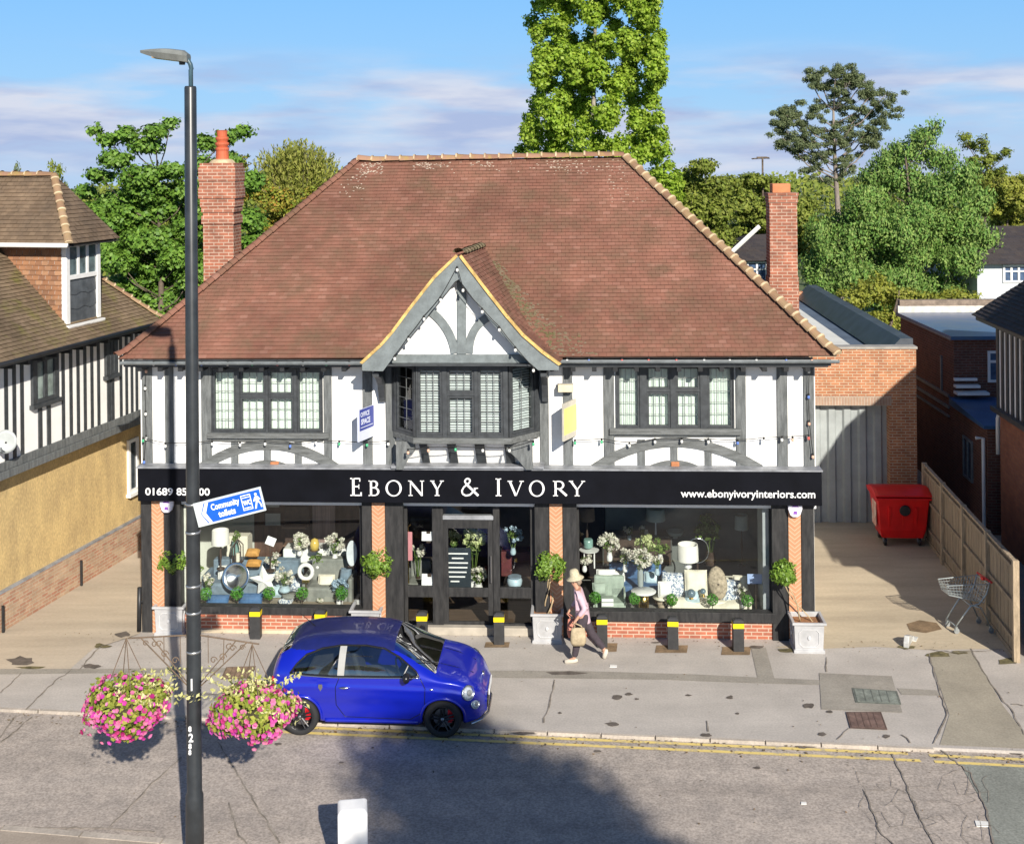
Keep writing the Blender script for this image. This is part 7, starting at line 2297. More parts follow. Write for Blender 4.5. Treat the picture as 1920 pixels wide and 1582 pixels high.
orange = M('amber_cloth', (0.52, 0.27, 0.07), 0.8, 0.2, 8)
teal = M('teal_glaze', (0.20, 0.34, 0.31), 0.25, 0.15, 5)
porc = M('white_ceramic', (0.80, 0.80, 0.79), 0.2, 0.03, 5)
pbl = M('pale_blue_glaze', (0.42, 0.55, 0.62), 0.3, 0.15, 8)
patt = M('blue_white_print', (0.72, 0.74, 0.74), 0.9, 0, 26, c2=(0.10, 0.16, 0.28), lo=.44, hi=.54)
furb = M('brown_fur', (0.36, 0.30, 0.22), 0.95, 0.4, 14, .5)
lampsh = M('drum_shade', (0.74, 0.73, 0.68), 0.85, 0.04, 6)
gshade = M('grey_shade', (0.36, 0.40, 0.37), 0.85, 0.08, 6)
brsh = M('brown_shade', (0.16, 0.115, 0.085), 0.85, 0.15, 6)
paper = M('white_paper', (0.78, 0.79, 0.80), 0.7, 0.03, 6)
mt_box = islandmat('box_leaf', [(0.05, 0.20, 0.02), (0.09, 0.29, 0.03), (0.12, 0.36, 0.05)], .6, trans=.15)
mt_fwh = islandmat('white_petal', [(0.80, 0.79, 0.70), (0.72, 0.73, 0.60), (0.78, 0.70, 0.66), (0.66, 0.70, 0.52)], .7, trans=.2)
mt_fbl = islandmat('blue_petal', [(0.40, 0.55, 0.68), (0.52, 0.66, 0.76), (0.34, 0.46, 0.60)], .7, trans=.2)
mt_fgr = islandmat('green_stem', [(0.10, 0.18, 0.04), (0.18, 0.26, 0.06), (0.07, 0.13, 0.03)], .7, trans=.2)
mt_fyg = islandmat('lime_petal', [(0.52, 0.60, 0.26), (0.62, 0.66, 0.36), (0.40, 0.50, 0.18)], .7, trans=.2)
def puff(name, c, r, n, mat, par, size=.05, asp=1.3, shell=.6):
    pc, pn = ballpts(n, c, r, shell)
    return leafmesh(name, pc, pn + rng.normal(size=pn.shape) * .6, rng.uniform(.7, 1.3, n) * size, mat, par, asp)
def topiary(x, y, v, label, r=12):
    e_ = at_('topiary', label, 'topiary', x, y + 30, v, 'small topiary balls along the shop windows')
    MB().lathe([(.045, 0), (.06, .10), (.063, .105), (.05, .095)], n=14).build('pot', porc, e_, smooth=True)
    MB().tube([(0, 0, .08), (0, 0, px_(30, v))], .008, 5).build('stem', darkw, e_)
    puff('foliage', (0, 0, px_(32, v)), (px_(r, v),) * 3, 420, mt_box, e_, .032, 1.3, .85)
for x, y, lb in ((445, 1113, 'topiary ball below the silver dish in the left window'), (505, 1113, 'topiary ball below the star cushion in the left window'), (567, 1113, 'topiary ball below the white ring sculpture in the left window'), (641, 1114, 'topiary ball beside the blue hydrangea in the left window'), (386, 1114, 'topiary ball just right of the lamp post in the left window')):
    topiary(x, y, .32, lb)
for x, y, lb in ((1116, 1122, 'topiary ball before the sage chair, leftmost in the right window'), (1190, 1124, 'topiary ball left of the brass table in the right window'), (1260, 1126, 'topiary ball right of the brass table in the right window'), (1336, 1126, 'topiary ball before the brown fur cushion in the right window'), (1402, 1128, 'topiary ball near the right end of the right window')):
    topiary(x, y, .32, lb, 11)
def cushion(name, label, x, y, v, w_, h_, mat, rz=0.0, lean=20, roll=0.0):
    """x, y: photo centre; w_, h_: photo size"""
    e_ = at_(name, label, 'cushion', x, y, v, None, rz)
    W_, H_ = px_(w_, v), px_(h_, v)
    n = 12; mb = MB()
    for s in (-1, 1):
        o = len(mb.v)
        for i in range(n + 1):
            for j in range(n + 1):
                a, b = -1 + 2 * i / n, -1 + 2 * j / n
                t = max(0, (1 - a ** 4)) * max(0, (1 - b ** 4))
                pin = 1 - .07 * (1 - abs(a)) * 0 - .06 * (a * a * (1 - b * b) + b * b * (1 - a * a)) * 0
                k = 1 - .08 * ((1 - a * a) * (abs(b) ** 3) + (1 - b * b) * (abs(a) ** 3))
                mb.v.append((a * W_ / 2 * k, s * .085 * t ** .5, b * H_ / 2 * k))
        for i in range(n):
            for j in range(n):
                q = (o + i * (n + 1) + j, o + (i + 1) * (n + 1) + j, o + (i + 1) * (n + 1) + j + 1, o + i * (n + 1) + j + 1)
                mb.f.append(q if s < 0 else q[::-1])
    m_ = Matrix.Rotation(R(-lean), 4, 'X') @ Matrix.Rotation(R(roll), 4, 'Y')
    c_ = mb.xf(m_).build('cover', mat, e_, smooth=True)
    MB().tube([m_ @ Vector((a * W_ / 2 * .96, 0, b * H_ / 2 * .96)) for a, b in ((-1, -1), (1, -1), (1, 1), (-1, 1), (-1, -1))], .008, 5).build('piping', mat, c_)
    return e_
def tlamp(label, x, yt, yb, ybase, v, shade, base, wpx, cat='table lamp', taper=.92, col_r=.03):
    e_ = at_('table_lamp', label, cat, x, ybase, v)
    zt, zb = px_(ybase - yt, v), px_(ybase - yb, v)
    r = px_(wpx, v) / 2
    MB().lathe([(r, zb), (r * taper, zt), (r * taper - .006, zt), (r - .006, zb), (r, zb)], n=28, cap=False).build('lamp_shade', shade, e_, smooth=True)
    MB().lathe([(.09, 0), (.09, .015), (.02, .03), (.016, zb * .3), (col_r, zb * .5), (.014, zb * .8), (.012, zb + .06)], n=14).build('lamp_base', base, e_, smooth=True)
    return e_
def vase(label, x, y, ybase, v, r, n, petal, vmat, hv=.2, rv=.05, size=.06, flat=1.0, stems=True):
    """x, y: centre of the flowers"""
    e_ = at_('flower_vase', label, 'flowers', x, ybase, v)
    h = px_(ybase - y, v)
    MB().lathe([(rv * .7, 0), (rv, .03), (rv * 1.05, hv * .5), (rv * .7, hv), (rv * .75, hv + .005), (rv * .62, hv)], n=16).build('vase', vmat, e_, smooth=True)
    mb = MB()
    for k in range(7):
        t = k * .9
        mb.tube([(0, 0, hv * .4), (.6 * r * math.cos(t), .6 * r * math.sin(t), h)], .006, 4)
    mb.build('stems', mt_fgr, e_)
    C_, N_ = [], []
    for k in range(int(n / 26)):
        d = Vector(rng.normal(size=3)).normalized()
        c = Vector((0, 0, h)) + Vector((d.x * r, d.y * r, d.z * r * .75 * flat))
        pc, pn = ballpts(26, tuple(c), (size * 1.0,) * 3, .6)
        C_.append(pc); N_.append(pn + rng.normal(size=pn.shape) * .4)
    C_ = np.vstack(C_)
    leafmesh('blossom', C_, np.vstack(N_), rng.uniform(.6, 1.2, len(C_)) * size * .8, petal, e_, 1.2)
    puff('leaves', (0, 0, h * .85), (r * .8, r * .8, r * .7), 60, mt_fgr, e_, size * 1.1, 2.0)
    return e_
def slabthing(name, label, cat, x0, x1, y0, y1, v, depth, mat, part, extra=None, bev=.03):
    a, b = F(x0, y1, v), F(x1, y0, v)
    e_ = empty(name, B2W((a[0] + b[0]) / 2, v, a[1]), -BT, label, cat)
    w_, h_ = b[0] - a[0], b[1] - a[1]
    MB().box(-w_ / 2, 0, 0, w_ / 2, depth, h_).build(part, mat, e_, bevel=bev)
    if extra: extra(e_, w_, h_, depth)
    return e_
def sofaback(legm, seat=True):
    def f(e_, w_, h_, d_):
        if seat:
            MB().box(-w_ / 2, -.55, -.02, w_ / 2, -.002, h_ * .42).build('seat', legm, e_, bevel=.05)
            MB().box(-w_ / 2 - .1, -.55, -.02, -w_ / 2 - .002, .1, h_ * .68).build('arm', legm, e_, bevel=.04)
            MB().box(w_ / 2 + .002, -.55, -.02, w_ / 2 + .1, .1, h_ * .68).build('arm', legm, e_, bevel=.04)
    return f
# ---- left window
slabthing('sofa', 'slate blue sofa across the middle of the left window', 'sofa', 400, 560, 1050, 1098, 1.5, .25, slate_c, 'backrest', sofaback(slate_c))
slabthing('sofa', 'grey velvet sofa at the right end of the left window', 'sofa', 585, 660, 1048, 1112, 1.2, .25, greyv, 'backrest', sofaback(greyv))
tlamp('drum table lamp with cream shade just right of the lamp post', 414, 992, 1019, 1066, 1.1, lampsh, darkw, 34)
vase('pale green glass vase beside the cream drum lamp', 441, 1003, 1040, 1.3, .08, 80, mt_fgr, teal, .28, .09)
slabthing('cabinet', 'cream cabinet behind the drum lamp in the left window', 'cabinet', 425, 464, 1005, 1062, 1.8, .4, cream, 'carcass', lambda e_, w_, h_, d_: [MB().box(-w_ / 2 + .03, -.012, .04, -.006, -.001, h_ - .04).build('door', cream, e_), MB().box(.006, -.012, .04, w_ / 2 - .03, -.001, h_ - .04).build('door', cream, e_)], .008)
e_ = at_('lantern', 'dark framed lantern in front of the cream cabinet', 'lantern', 446, 1054, 1.0)
mb = MB()
for a, b in ((-1, -1), (1, -1), (1, 1), (-1, 1)): mb.tube([(a * .09, b * .09, 0), (a * .09, b * .09, .36), (0, 0, .5)], .012, 5)
mb.box(-.1, -.1, 0, .1, .1, .02).build('frame', darkw, e_)
MB().lathe([(.04, .021), (.04, .2), (0, .2)], n=12).build('candle', cream, e_)
for i, (x, y, w_, h_, lb) in enumerate(((474, 1036, 26, 16, 'amber cushion on top of the orange stack'), (476, 1056, 28, 14, 'amber cushion at the foot of the orange stack'))):
    cushion('cushion', lb, x, y, 1.3, w_, h_, orange, 0, 60)
e_ = at_('picture_stand', 'tilted white price card on a thin dark stand in the left window', 'card stand', 507, 1070, .9)
MB().tube([(0, 0, 0), (0, 0, .58)], .014, 6).lathe([(.12, 0), (.12, .012), (0, .02)], n=14).build('stand', darkw, e_)
MB().boxm(Matrix.Translation((.02, -.02, .64)) @ Matrix.Rotation(R(20), 4, 'Y') @ Matrix.Rotation(R(-25), 4, 'X'), .20, .012, .17).build('card', paper, e_)
slabthing('console', 'pale upholstered bench with cream flowers on it in the left window', 'bench', 530, 655, 1030, 1056, 1.7, .5, whitec, 'seat', None, .04)
vase('dried cream hydrangeas on the pale bench', 562, 1014, 1042, 1.5, .17, 480, mt_fwh, porc, .12, .06, .07)
e_ = at_('glass_dome', 'yellow glass dome on the pale bench', 'ornament', 590, 1030, 1.4)
MB().lathe([(.09, 0), (.10, .12), (.07, .22), (0, .25)], n=16).build('dome', M('yellow_glass', (0.62, 0.45, 0.10), 0.2, 0.1), e_, smooth=True)
MB().lathe([(.11, -.02), (.11, -.001), (0, -.001)], n=16).build('tray', darkw, e_)
vase('white orchid spray at the right of the left window', 628, 1016, 1050, 1.3, .20, 420, mt_fwh, porc, .14, .06, .065)
e_ = at_('plate', 'tall oval silver plate on edge by the left window frame', 'plate', 660, 1062, .8)
MB().lathe([(.0, .0), (.11, .004), (.15, .02), (.16, .018), (.11, -.006), (0, -.01)], m=Matrix.Translation((0, 0, .28)) @ Matrix.Diagonal((.72, 1, 1.7, 1)) @ Matrix.Rotation(R(80), 4, 'X'), n=26).build('dish', M('pearl_plate', (0.6, 0.64, 0.68), 0.25, 0.1, 5), e_, smooth=True)
MB().box(-.08, -.03, 0, .08, .06, .03).build('plate_stand', darkw, e_)
e_ = at_('dish', 'large round silver dish leaning in the left window', 'dish', 443, 1106, .75)
MB().lathe([(0, -.05), (.14, -.03), (.22, .02), (.29, .05), (.295, .045), (.22, .01), (.14, -.042), (0, -.062)], m=Matrix.Translation((0, 0, .29)) @ Matrix.Rotation(R(72), 4, 'X'), n=32).build('bowl', silver, e_, smooth=True)
MB().box(-.1, -.05, -.02, .1, .08, .02).build('dish_stand', darkw, e_)
e_ = at_('star_cushion', 'white star shaped cushion in the left window', 'cushion', 496, 1088, .7)
pts = []
for k in range(10):
    a = R(90 + 36 * k + 8); r = .34 if k % 2 == 0 else .15
    pts.append((r * math.cos(a), r * math.sin(a)))
mb = MB()
vs = [(0, -.09, 0)] + [(p[0], 0, p[1]) for p in pts] + [(0, .09, 0)]
mb.add(vs, [(0, 1 + k, 1 + (k + 1) % 10) for k in range(10)] + [(11, 1 + (k + 1) % 10, 1 + k) for k in range(10)])
mb.build('cover', whitec, e_)
MB().ball((0, -.09, 0), .022, 8, 5, (1, .5, 1)).build('button', whitec, e_)
vase('cream roses in a pale blue bowl in the left window', 534, 1078, 1110, .7, .20, 460, mt_fwh, pbl, .14, .12, .06)
e_ = at_('ring_sculpture', 'white ring sculpture on a thin stem in the left window', 'sculpture', 574, 1118, .6)
MB().tube([(.14 * math.cos(t * math.pi / 12), 0, .52 + .15 * math.sin(t * math.pi / 12)) for t in range(25)], .045, 8, False).build('ring', porc, e_, smooth=True)
MB().box(-.07, -.05, .30, .07, .05, .36).tube([(0, 0, .0), (0, 0, .3)], .012, 6).build('stem', brass, e_)
vase('pale blue hydrangea in a white vase in the left window', 637, 1098, 1138, .5, .15, 520, mt_fbl, porc, .26, .07, .055)
cushion('cushion', 'blue scatter cushion low in the left window, under the silver dish', 408, 1126, .55, 44, 22, blue_c, 0, 30)
cushion('cushion', 'blue scatter cushion low in the left window, under the star cushion', 470, 1124, .55, 46, 24, blue_c, 0, 30)
e_ = at_('stool', 'dark round stool low in the left window', 'stool', 545, 1138, .7)
MB().lathe([(.17, .22), (.18, .25), (.17, .28), (0, .29)], n=20).build('seat', greyv, e_, smooth=True)
for k in range(3): MB().tube([(.12 * math.cos(k * 2.1), .12 * math.sin(k * 2.1), .22), (.16 * math.cos(k * 2.1), .16 * math.sin(k * 2.1), 0)], .014, 6).build('leg', darkw, e_)
vase('pot of small cream flowers between topiary balls in the left window', 600, 1122, 1140, .6, .07, 120, mt_fwh, darkw, .1, .05, .04)
vase('dark leafed plant behind the lamp post in the left window', 370, 1060, 1110, 1.0, .16, 90, mt_fgr, porc, .22, .08, .09)
def wallpic(label, x0, x1, y0, y1, v, mat):
    a, b = F(x0, y1, v), F(x1, y0, v)
    e_ = empty('picture', B2W((a[0] + b[0]) / 2, v, (a[1] + b[1]) / 2), -BT, label, 'picture')
    w_, h_ = (b[0] - a[0]) / 2, (b[1] - a[1]) / 2
    MB().box(-w_, -.015, -h_, w_, .0, h_).build('canvas', mat, e_)
    MB().box(-w_ - .02, -.02, -h_ - .02, w_ + .02, -.016, -h_).box(-w_ - .02, -.02, h_, w_ + .02, -.016, h_ + .02).box(-w_ - .02, -.02, -h_, -w_, -.016, h_).box(w_, -.02, -h_, w_ + .02, -.016, h_).build('frame', darkw, e_)
    return e_
wallpic('pale framed picture on the brown wall of the left window', 498, 526, 962, 984, 2.88, M('pale_print', (0.48, 0.47, 0.42), 0.8, 0.1))
wallpic('small pale picture under the sign on the brown wall', 500, 524, 944, 950, 2.88, M('pale_print_two', (0.48, 0.45, 0.40), 0.8, 0.1))
def sh_ex(e_, w_, h_, d_):
    for k in (1, 2): MB().box(-w_ / 2 + .02, -.3, h_ * k / 3, w_ / 2 - .02, -.001, h_ * k / 3 + .03).build('shelf', M('shelf_wood', (0.14, 0.08, 0.05), 0.6, 0.3), e_)
slabthing('bookcase', 'tall dark shelf unit on the brown wall of the left window', 'shelf unit', 535, 580, 950, 1050, 2.5, .35, M('shelf_back', (0.05, 0.03, 0.022), 0.7, 0.3), 'back_panel', sh_ex, .004)
slabthing('curtain_sample', 'dusty pink hanging curtain at the back of the left window', 'curtain', 586, 628, 945, 1020, 2.6, .06, M('dusty_pink', (0.28, 0.20, 0.18), 0.9, 0.25, 3, stretch=(8, 1, .3)), 'cloth', lambda e_, w_, h_, d_: MB().tube([(-w_ / 2 - .05, .0, h_ + .02), (w_ / 2 + .05, .0, h_ + .02)], .015, 6).build('rail', brass, e_), .01)
# ---- entrance
e_ = at_('notice_board', 'tall black opening hours board with white lines behind the door glass', 'notice board', 856, 1102, .3)
w_, h_ = px_(54), px_(74)
MB().box(-w_ / 2, 0, 0, w_ / 2, .02, h_).build('board', M('board_black', (0.02, 0.03, 0.04), 0.5, 0.1), e_)
mb = MB()
for k, (a, b) in enumerate(((.2, .9), (.35, .75), (.12, .9), (.2, .88), (.18, .85), (.25, .8), (.3, .6))): mb.box(-w_ / 2 + w_ * a, -.004, h_ * (.84 - k * .115), -w_ / 2 + w_ * b, -.0005, h_ * (.84 - k * .115) + .028)
mb.build('white_lines', paper, e_)
vase('tall green and white floral display behind the door', 888, 1010, 1110, .7, .24, 760, mt_fyg, porc, .35, .12, .075)
vase('cream flowers low behind the door glass', 897, 1076, 1112, .5, .16, 300, mt_fwh, porc, .2, .1, .065)
vase('bright green foliage behind the left of the door glass', 852, 1005, 1090, 1.2, .11, 200, mt_fyg, darkw, .3, .07, .07)
for x, y, w_, h_, lb in ((803, 1005, 24, 16, 'upper white notice in the left sidelight'), (805, 1086, 28, 20, 'lower white notice in the left sidelight')):
    e_ = at_('notice', lb, 'notice', x, y, .16)
    MB().boxm(Matrix.Rotation(R(-12), 4, 'X'), px_(w_), .008, px_(h_)).build('paper', paper, e_)
    MB().box(-.04, .006, -px_(h_) / 2 - .05, .04, .03, px_(h_) / 2).build('stand', darkw, e_)
e_ = at_('scarf_stand', 'pink scarf hanging on a thin stand in the left sidelight', 'scarf', 766, 1100, .5)
MB().tube([(0, .03, 0), (0, .03, 1.25), (.06, .03, 1.3)], .012, 6).build('stand', brass, e_)
MB().box(-.09, -.02, .55, .09, .02, 1.15).build('scarf', M('pink_cloth', (0.58, 0.24, 0.27), 0.9, 0.15, 6, stretch=(6, 1, 1)), e_, bevel=.015)
vase('cream flowers behind the left sidelight', 784, 1030, 1098, .8, .14, 260, mt_fwh, darkw, .2, .06, .06)
slabthing('armchair', 'dark armchair behind the left sidelight', 'armchair', 770, 808, 1050, 1098, 1.0, .2, greyv, 'backrest', sofaback(greyv), .04)
e_ = at_('pot', 'pale blue pot on the floor in the right sidelight', 'pot', 965, 1102, .3)
MB().lathe([(.10, 0), (.15, .08), (.16, .16), (.12, .24), (.11, .235)], n=20).build('vessel', pbl, e_, smooth=True)
MB().lathe([(.13, .2), (.14, .245), (.12, .25)], n=20).build('rim', slate_c, e_)
slabthing('trunk_box', 'dark red chest behind the blue pot', 'chest', 940, 994, 1035, 1080, 1.3, .4, M('maroon_wood', (0.10, 0.02, 0.02), 0.6, 0.3), 'box', lambda e_, w_, h_, d_: MB().box(-.03, -.012, h_ * .6, .03, -.001, h_ * .75).build('lock', brass, e_), .01)
vase('blue and white flowers behind the right sidelight', 962, 1002, 1040, 1.0, .20, 300, mt_fbl, pbl, .15, .06, .06)
# ---- right window
tlamp('brown shaded lamp high in the left corner of the right window', 1101, 951, 975, 1032, 1.6, brsh, darkw, 30)
e_ = at_('side_table', 'small white side table under the teal pot', 'side table', 1105, 1062, 1.1)
MB().lathe([(.20, .34), (.21, .36), (0, .365)], n=20).build('top', porc, e_)
for k in range(4): MB().tube([(.15 * math.cos(k * 1.57 + .8), .15 * math.sin(k * 1.57 + .8), .34), (.15 * math.cos(k * 1.57 + .8), .15 * math.sin(k * 1.57 + .8), 0)], .014, 6).build('leg', porc, e_)
e_ = at_('pot', 'teal pot on the small white table in the right window', 'pot', 1103, 1027, 1.1)
MB().lathe([(.07, 0), (.10, .03), (.10, .17), (.085, .18), (.08, .17)], n=18).build('vessel', teal, e_, smooth=True)
MB().lathe([(.09, .175), (.09, .19), (.0, .195)], n=18).build('lid', teal, e_)
vase('white lilies beside the teal pot', 1143, 1016, 1052, 1.1, .20, 430, mt_fwh, porc, .2, .06, .075)
vase('lime green hydrangea spray at the back of the right window', 1212, 1020, 1056, 1.3, .20, 420, mt_fyg, porc, .2, .06, .07)
vase('dark foliage with pale tips left of the white drum lamp', 1238, 1024, 1056, 1.4, .16, 160, mt_fgr, porc, .2, .06, .08)
vase('big white hydrangea bunch in a tall glass vase on the brass table', 1201, 1046, 1100, .7, .22, 700, mt_fwh, M('clear_vase', (0.30, 0.34, 0.34), 0.1, 0.1), .5, .06, .07)
slabthing('sofa', 'deep blue velvet sofa in the middle of the right window', 'sofa', 1142, 1240, 1056, 1100, 1.5, .25, blue_c, 'backrest', sofaback(blue_c), .06)
tlamp('white drum lamp with grey base in the right window', 1290, 1020, 1050, 1074, 1.0, lampsh, porc, 40, col_r=.09)
e_ = at_('ring_sculpture', 'thin wire ring sculpture behind the white drum lamp', 'sculpture', 1308, 1076, 1.3)
MB().tube([(.24 * math.cos(t * math.pi / 14), 0, .50 + .26 * math.sin(t * math.pi / 14)) for t in range(29)], .014, 6, False).build('ring', silver, e_, smooth=True)
MB().tube([(0, 0, 0), (0, 0, .24)], .02, 6).box(-.1, -.06, 0, .1, .06, .02).build('stand', darkw, e_)
slabthing('sofa', 'long cream sofa across the right end of the right window', 'sofa', 1240, 1395, 1085, 1128, 1.15, .25, cream, 'backrest', sofaback(cream), .06)
cushion('cushion', 'blue and white patterned cushion left of the cream square cushion', 1264, 1096, .85, 44, 44, patt, .1, 22, 4)
cushion('cushion', 'large cream square cushion in the right window', 1305, 1092, .75, 42, 46, cream, 0, 18)
cushion('cushion', 'blue and white patterned cushion right of the brown fur cushion', 1370, 1108, .80, 34, 42, patt, -.2, 22)
cushion('cushion', 'small white square cushion on the little round table', 1246, 1104, .55, 24, 28, whitec, .1, 12)
e_ = at_('fur_cushion', 'tall oval brown fur cushion in the right window', 'cushion', 1346, 1092, .72)
MB().ball((0, 0, 0), 1, 18, 12, (px_(17), .10, px_(29)), .02).xf(Matrix.Rotation(R(-14), 4, 'X') @ Matrix.Rotation(R(-8), 4, 'Y')).build('cover', furb, e_, smooth=True)
MB().ball((0, -.11, 0), .02, 8, 5, (1, .5, 1)).build('button', darkw, e_)
e_ = at_('cushion_pile', 'cream folded throw along the front of the right window', 'throw', 1320, 1148, .55)
n = 20; vs = []
for i in range(n + 1):
    u = -.75 + 1.45 * i / n
    for j, (yy, zz) in enumerate(((-.2, 0), (-.18, .16 + .07 * math.sin(i * .35 + .6)), (.1, .22 + .06 * math.sin(i * .35)), (.3, .20))): vs.append((u, yy + .012 * math.sin(i * 2.2), zz))
mb = MB().add(vs, [(i * 4 + j, (i + 1) * 4 + j, (i + 1) * 4 + j + 1, i * 4 + j + 1) for i in range(n) for j in range(3)])
mb.build('cloth', cream, e_, smooth=True)
MB().tube([(-.75 + 1.45 * i / n, -.2 + .012 * math.sin(i * 2.2), .005) for i in range(n + 1)], .012, 5).build('fringe', whitec, e_)
e_ = at_('brass_table', 'round white table on a brass drum base in the right window', 'side table', 1207, 1146, .5)
MB().lathe([(.25, .40), (.26, .42), (.25, .43), (0, .432)], n=28).build('top', porc, e_, smooth=True)
MB().lathe([(.11, 0), (.11, .398)], n=24).build('base', brass, e_, smooth=True)
e_ = at_('round_table', 'little round cream table under the small white cushion', 'side table', 1243, 1146, .6)
MB().lathe([(.20, .28), (.21, .30), (0, .31)], n=24).build('top', cream, e_, smooth=True)
MB().lathe([(.12, 0), (.10, .1), (.14, .279)], n=18).build('base', furb, e_, smooth=True)
def ch_ex(e_, w_, h_, d_):
    MB().box(-w_ / 2, -.4, h_ * .30, w_ / 2, -.002, h_ * .45).build('seat', sage, e_, bevel=.03)
    for s in (-1, 1):
        MB().box(s * w_ / 2 - .02, -.4, 0, s * w_ / 2 + .02, .1, h_ * .72).build('arm', sage, e_, bevel=.012)
slabthing('armchair', 'sage green armchair at the left of the right window', 'armchair', 1114, 1170, 1080, 1148, .95, .14, sage, 'backrest', ch_ex, .04)
for k in range(4):
    e_ = at_('book', ('topmost', 'second', 'third', 'lowest')[k] + ' pale book in the stack before the sage armchair', 'book', 1139, 1122 + k * 8, .42, 'books stacked before the sage armchair')
    MB().box(-.12, -.09, -.032, .12, .09, .032).build('pages', paper, e_)
    MB().box(-.125, -.095, .033, .125, .095, .038).box(-.125, -.095, -.038, .125, .095, -.033).box(-.125, .0905, -.033, .125, .0955, .033).build('cover', (sage, porc)[k % 2], e_)
cushion('cushion', 'white crumpled cushion on the sage armchair', 1136, 1078, 1.1, 36, 22, whitec, 0, 40)
for (x, y, lb) in ((1296, 1112, 'dark blue ball in place of a shadow on the cream throw, left one'), (1318, 1108, 'dark blue ball in place of a shadow on the cream throw beside the topiary')):
    e_ = at_('shadow_ball', lb, 'ornament', x, y, .5)  # dark balls added to stand for shadows lying on the throw
    MB().ball((0, 0, 0), .09 if x < 1310 else .06, 16, 10).build('ball', M('dark_blue_shadow', (0.10, 0.15, 0.19), 0.15, 0.4, 6), e_, smooth=True)
    MB().lathe([(.05, -.11), (.03, -.05)], n=12).build('foot', brass, e_)
cushion('cushion', 'pale blue knotted cushion under the cream square cushion', 1298, 1118, .6, 26, 22, pbl, 0, 40)
e_ = at_('card', 'pale blue price card at the right end of the right window', 'card stand', 1417, 1085, .3)
MB().boxm(Matrix.Rotation(R(-15), 4, 'X'), px_(30), .01, px_(17)).build('card', M('blue_card', (0.28, 0.38, 0.62), 0.7, 0.05), e_)
MB().tube([(0, .02, -px_(60)), (0, .02, 0)], .012, 6).build('stand', darkw, e_)
tlamp('grey shaded lamp in the right back corner of the right window', 1391, 966, 992, 1060, 2.2, gshade, darkw, 26)
tlamp('pale grey lampshade at the back wall of the right window', 1230, 953, 975, 1040, 2.5, gshade, porc, 36)
vase('tall dark palm at the back of the right window', 1332, 985, 1060, 2.3, .32, 180, mt_fgr, darkw, .3, .12, .15)
slabthing('cabinet', 'low dark cabinet at the back of the right window', 'cabinet', 1130, 1260, 1005, 1060, 2.4, .4, M('dark_cabinet', (0.07, 0.075, 0.07), 0.5, 0.2), 'carcass', lambda e_, w_, h_, d_: [MB().box(-w_ / 2 + .03, -.012, .04, -.006, -.001, h_ - .04).build('door', darkw, e_), MB().box(.006, -.012, .04, w_ / 2 - .03, -.001, h_ - .04).build('door', darkw, e_)], .008)
for (x, y, lb) in ((1180, 1000, 'pale flowers on the dark cabinet, left bunch'), (1205, 1002, 'pale flowers on the dark cabinet, right bunch')):
    vase(lb, x, y - 8, y + 12, 2.4, .10, 110, mt_fwh, pbl, .1, .05, .06)
e_ = at_('bowl', 'pale oval bowl on the dark cabinet', 'bowl', 1266, 1006, 2.4)
MB().lathe([(.05, 0), (.14, .04), (.20, .13), (.19, .13), (.12, .05)], n=20).build('vessel', gshade, e_, smooth=True)
MB().lathe([(.06, -.03), (.04, 0)], n=12).build('foot', gshade, e_)
slabthing('pouffe', 'brown leather pouffe left of the cream throw', 'pouffe', 1228, 1262, 1118, 1148, .75, .3, M('brown_leather', (0.17, 0.11, 0.07), 0.5, 0.25, 5), 'seat', lambda e_, w_, h_, d_: MB().box(-w_ / 2 - .004, -.004, h_ * .45, w_ / 2 + .004, d_ + .004, h_ * .5).build('seam', darkw, e_), .05)
vase('small cream flowers at the far right end of the right window', 1392, 1104, 1140, .55, .10, 180, mt_fwh, porc, .14, .05, .05)

# further pieces crowding the windows
vase('cream roses low at the left end of the left window', 392, 1086, 1116, .6, .13, 260, mt_fwh, pbl, .12, .06, .055)
vase('white tulle like blossom behind the star cushion', 512, 1048, 1072, 1.1, .14, 300, mt_fwh, porc, .12, .05, .06)
vase('green fern between the pale bench and the grey sofa', 596, 1048, 1066, 1.25, .12, 90, mt_fgr, porc, .1, .06, .08)
cushion('cushion', 'white cushion at the left arm of the slate blue sofa', 424, 1072, 1.25, 30, 24, whitec, .2, 20)
cushion('cushion', 'grey patterned cushion beside the pale blue bowl of roses', 556, 1094, 1.0, 28, 26, patt, -.1, 22)
cushion('cushion', 'cream cushion on the grey velvet sofa of the left window', 612, 1090, .95, 32, 26, cream, 0, 22)
cushion('cushion', 'pale blue cushion on the slate blue sofa under the card stand', 520, 1108, .9, 30, 22, pbl, .1, 30)
cushion('cushion', 'slate cushion at the far right of the grey velvet sofa', 648, 1078, .95, 22, 26, slate_c, -.2, 20)
vase('white blossom at the left edge of the right window', 1096, 1046, 1072, .9, .12, 260, mt_fwh, porc, .14, .05, .06)
vase('cream blossom between the lilies and the lime hydrangea', 1172, 1040, 1072, 1.0, .13, 280, mt_fwh, porc, .16, .05, .06)
vase('pink tinged blossom right of the big white hydrangea', 1232, 1050, 1078, .95, .10, 200, mt_fwh, pbl, .14, .05, .055)
cushion('cushion', 'white cushion at the back of the blue velvet sofa', 1158, 1082, 1.25, 28, 22, whitec, .1, 22)
cushion('cushion', 'pale blue cushion on the blue velvet sofa', 1222, 1084, 1.25, 28, 24, pbl, -.1, 22)
cushion('cushion', 'cream cushion at the right end of the long cream sofa', 1388, 1092, .95, 28, 26, cream, -.15, 20)
cushion('cushion', 'sage cushion leaning on the seat of the sage armchair', 1124, 1104, .8, 26, 24, sage, .2, 24)
e_ = at_('bowl', 'blue and white bowl between the topiary balls of the left window', 'bowl', 536, 1136, .45)
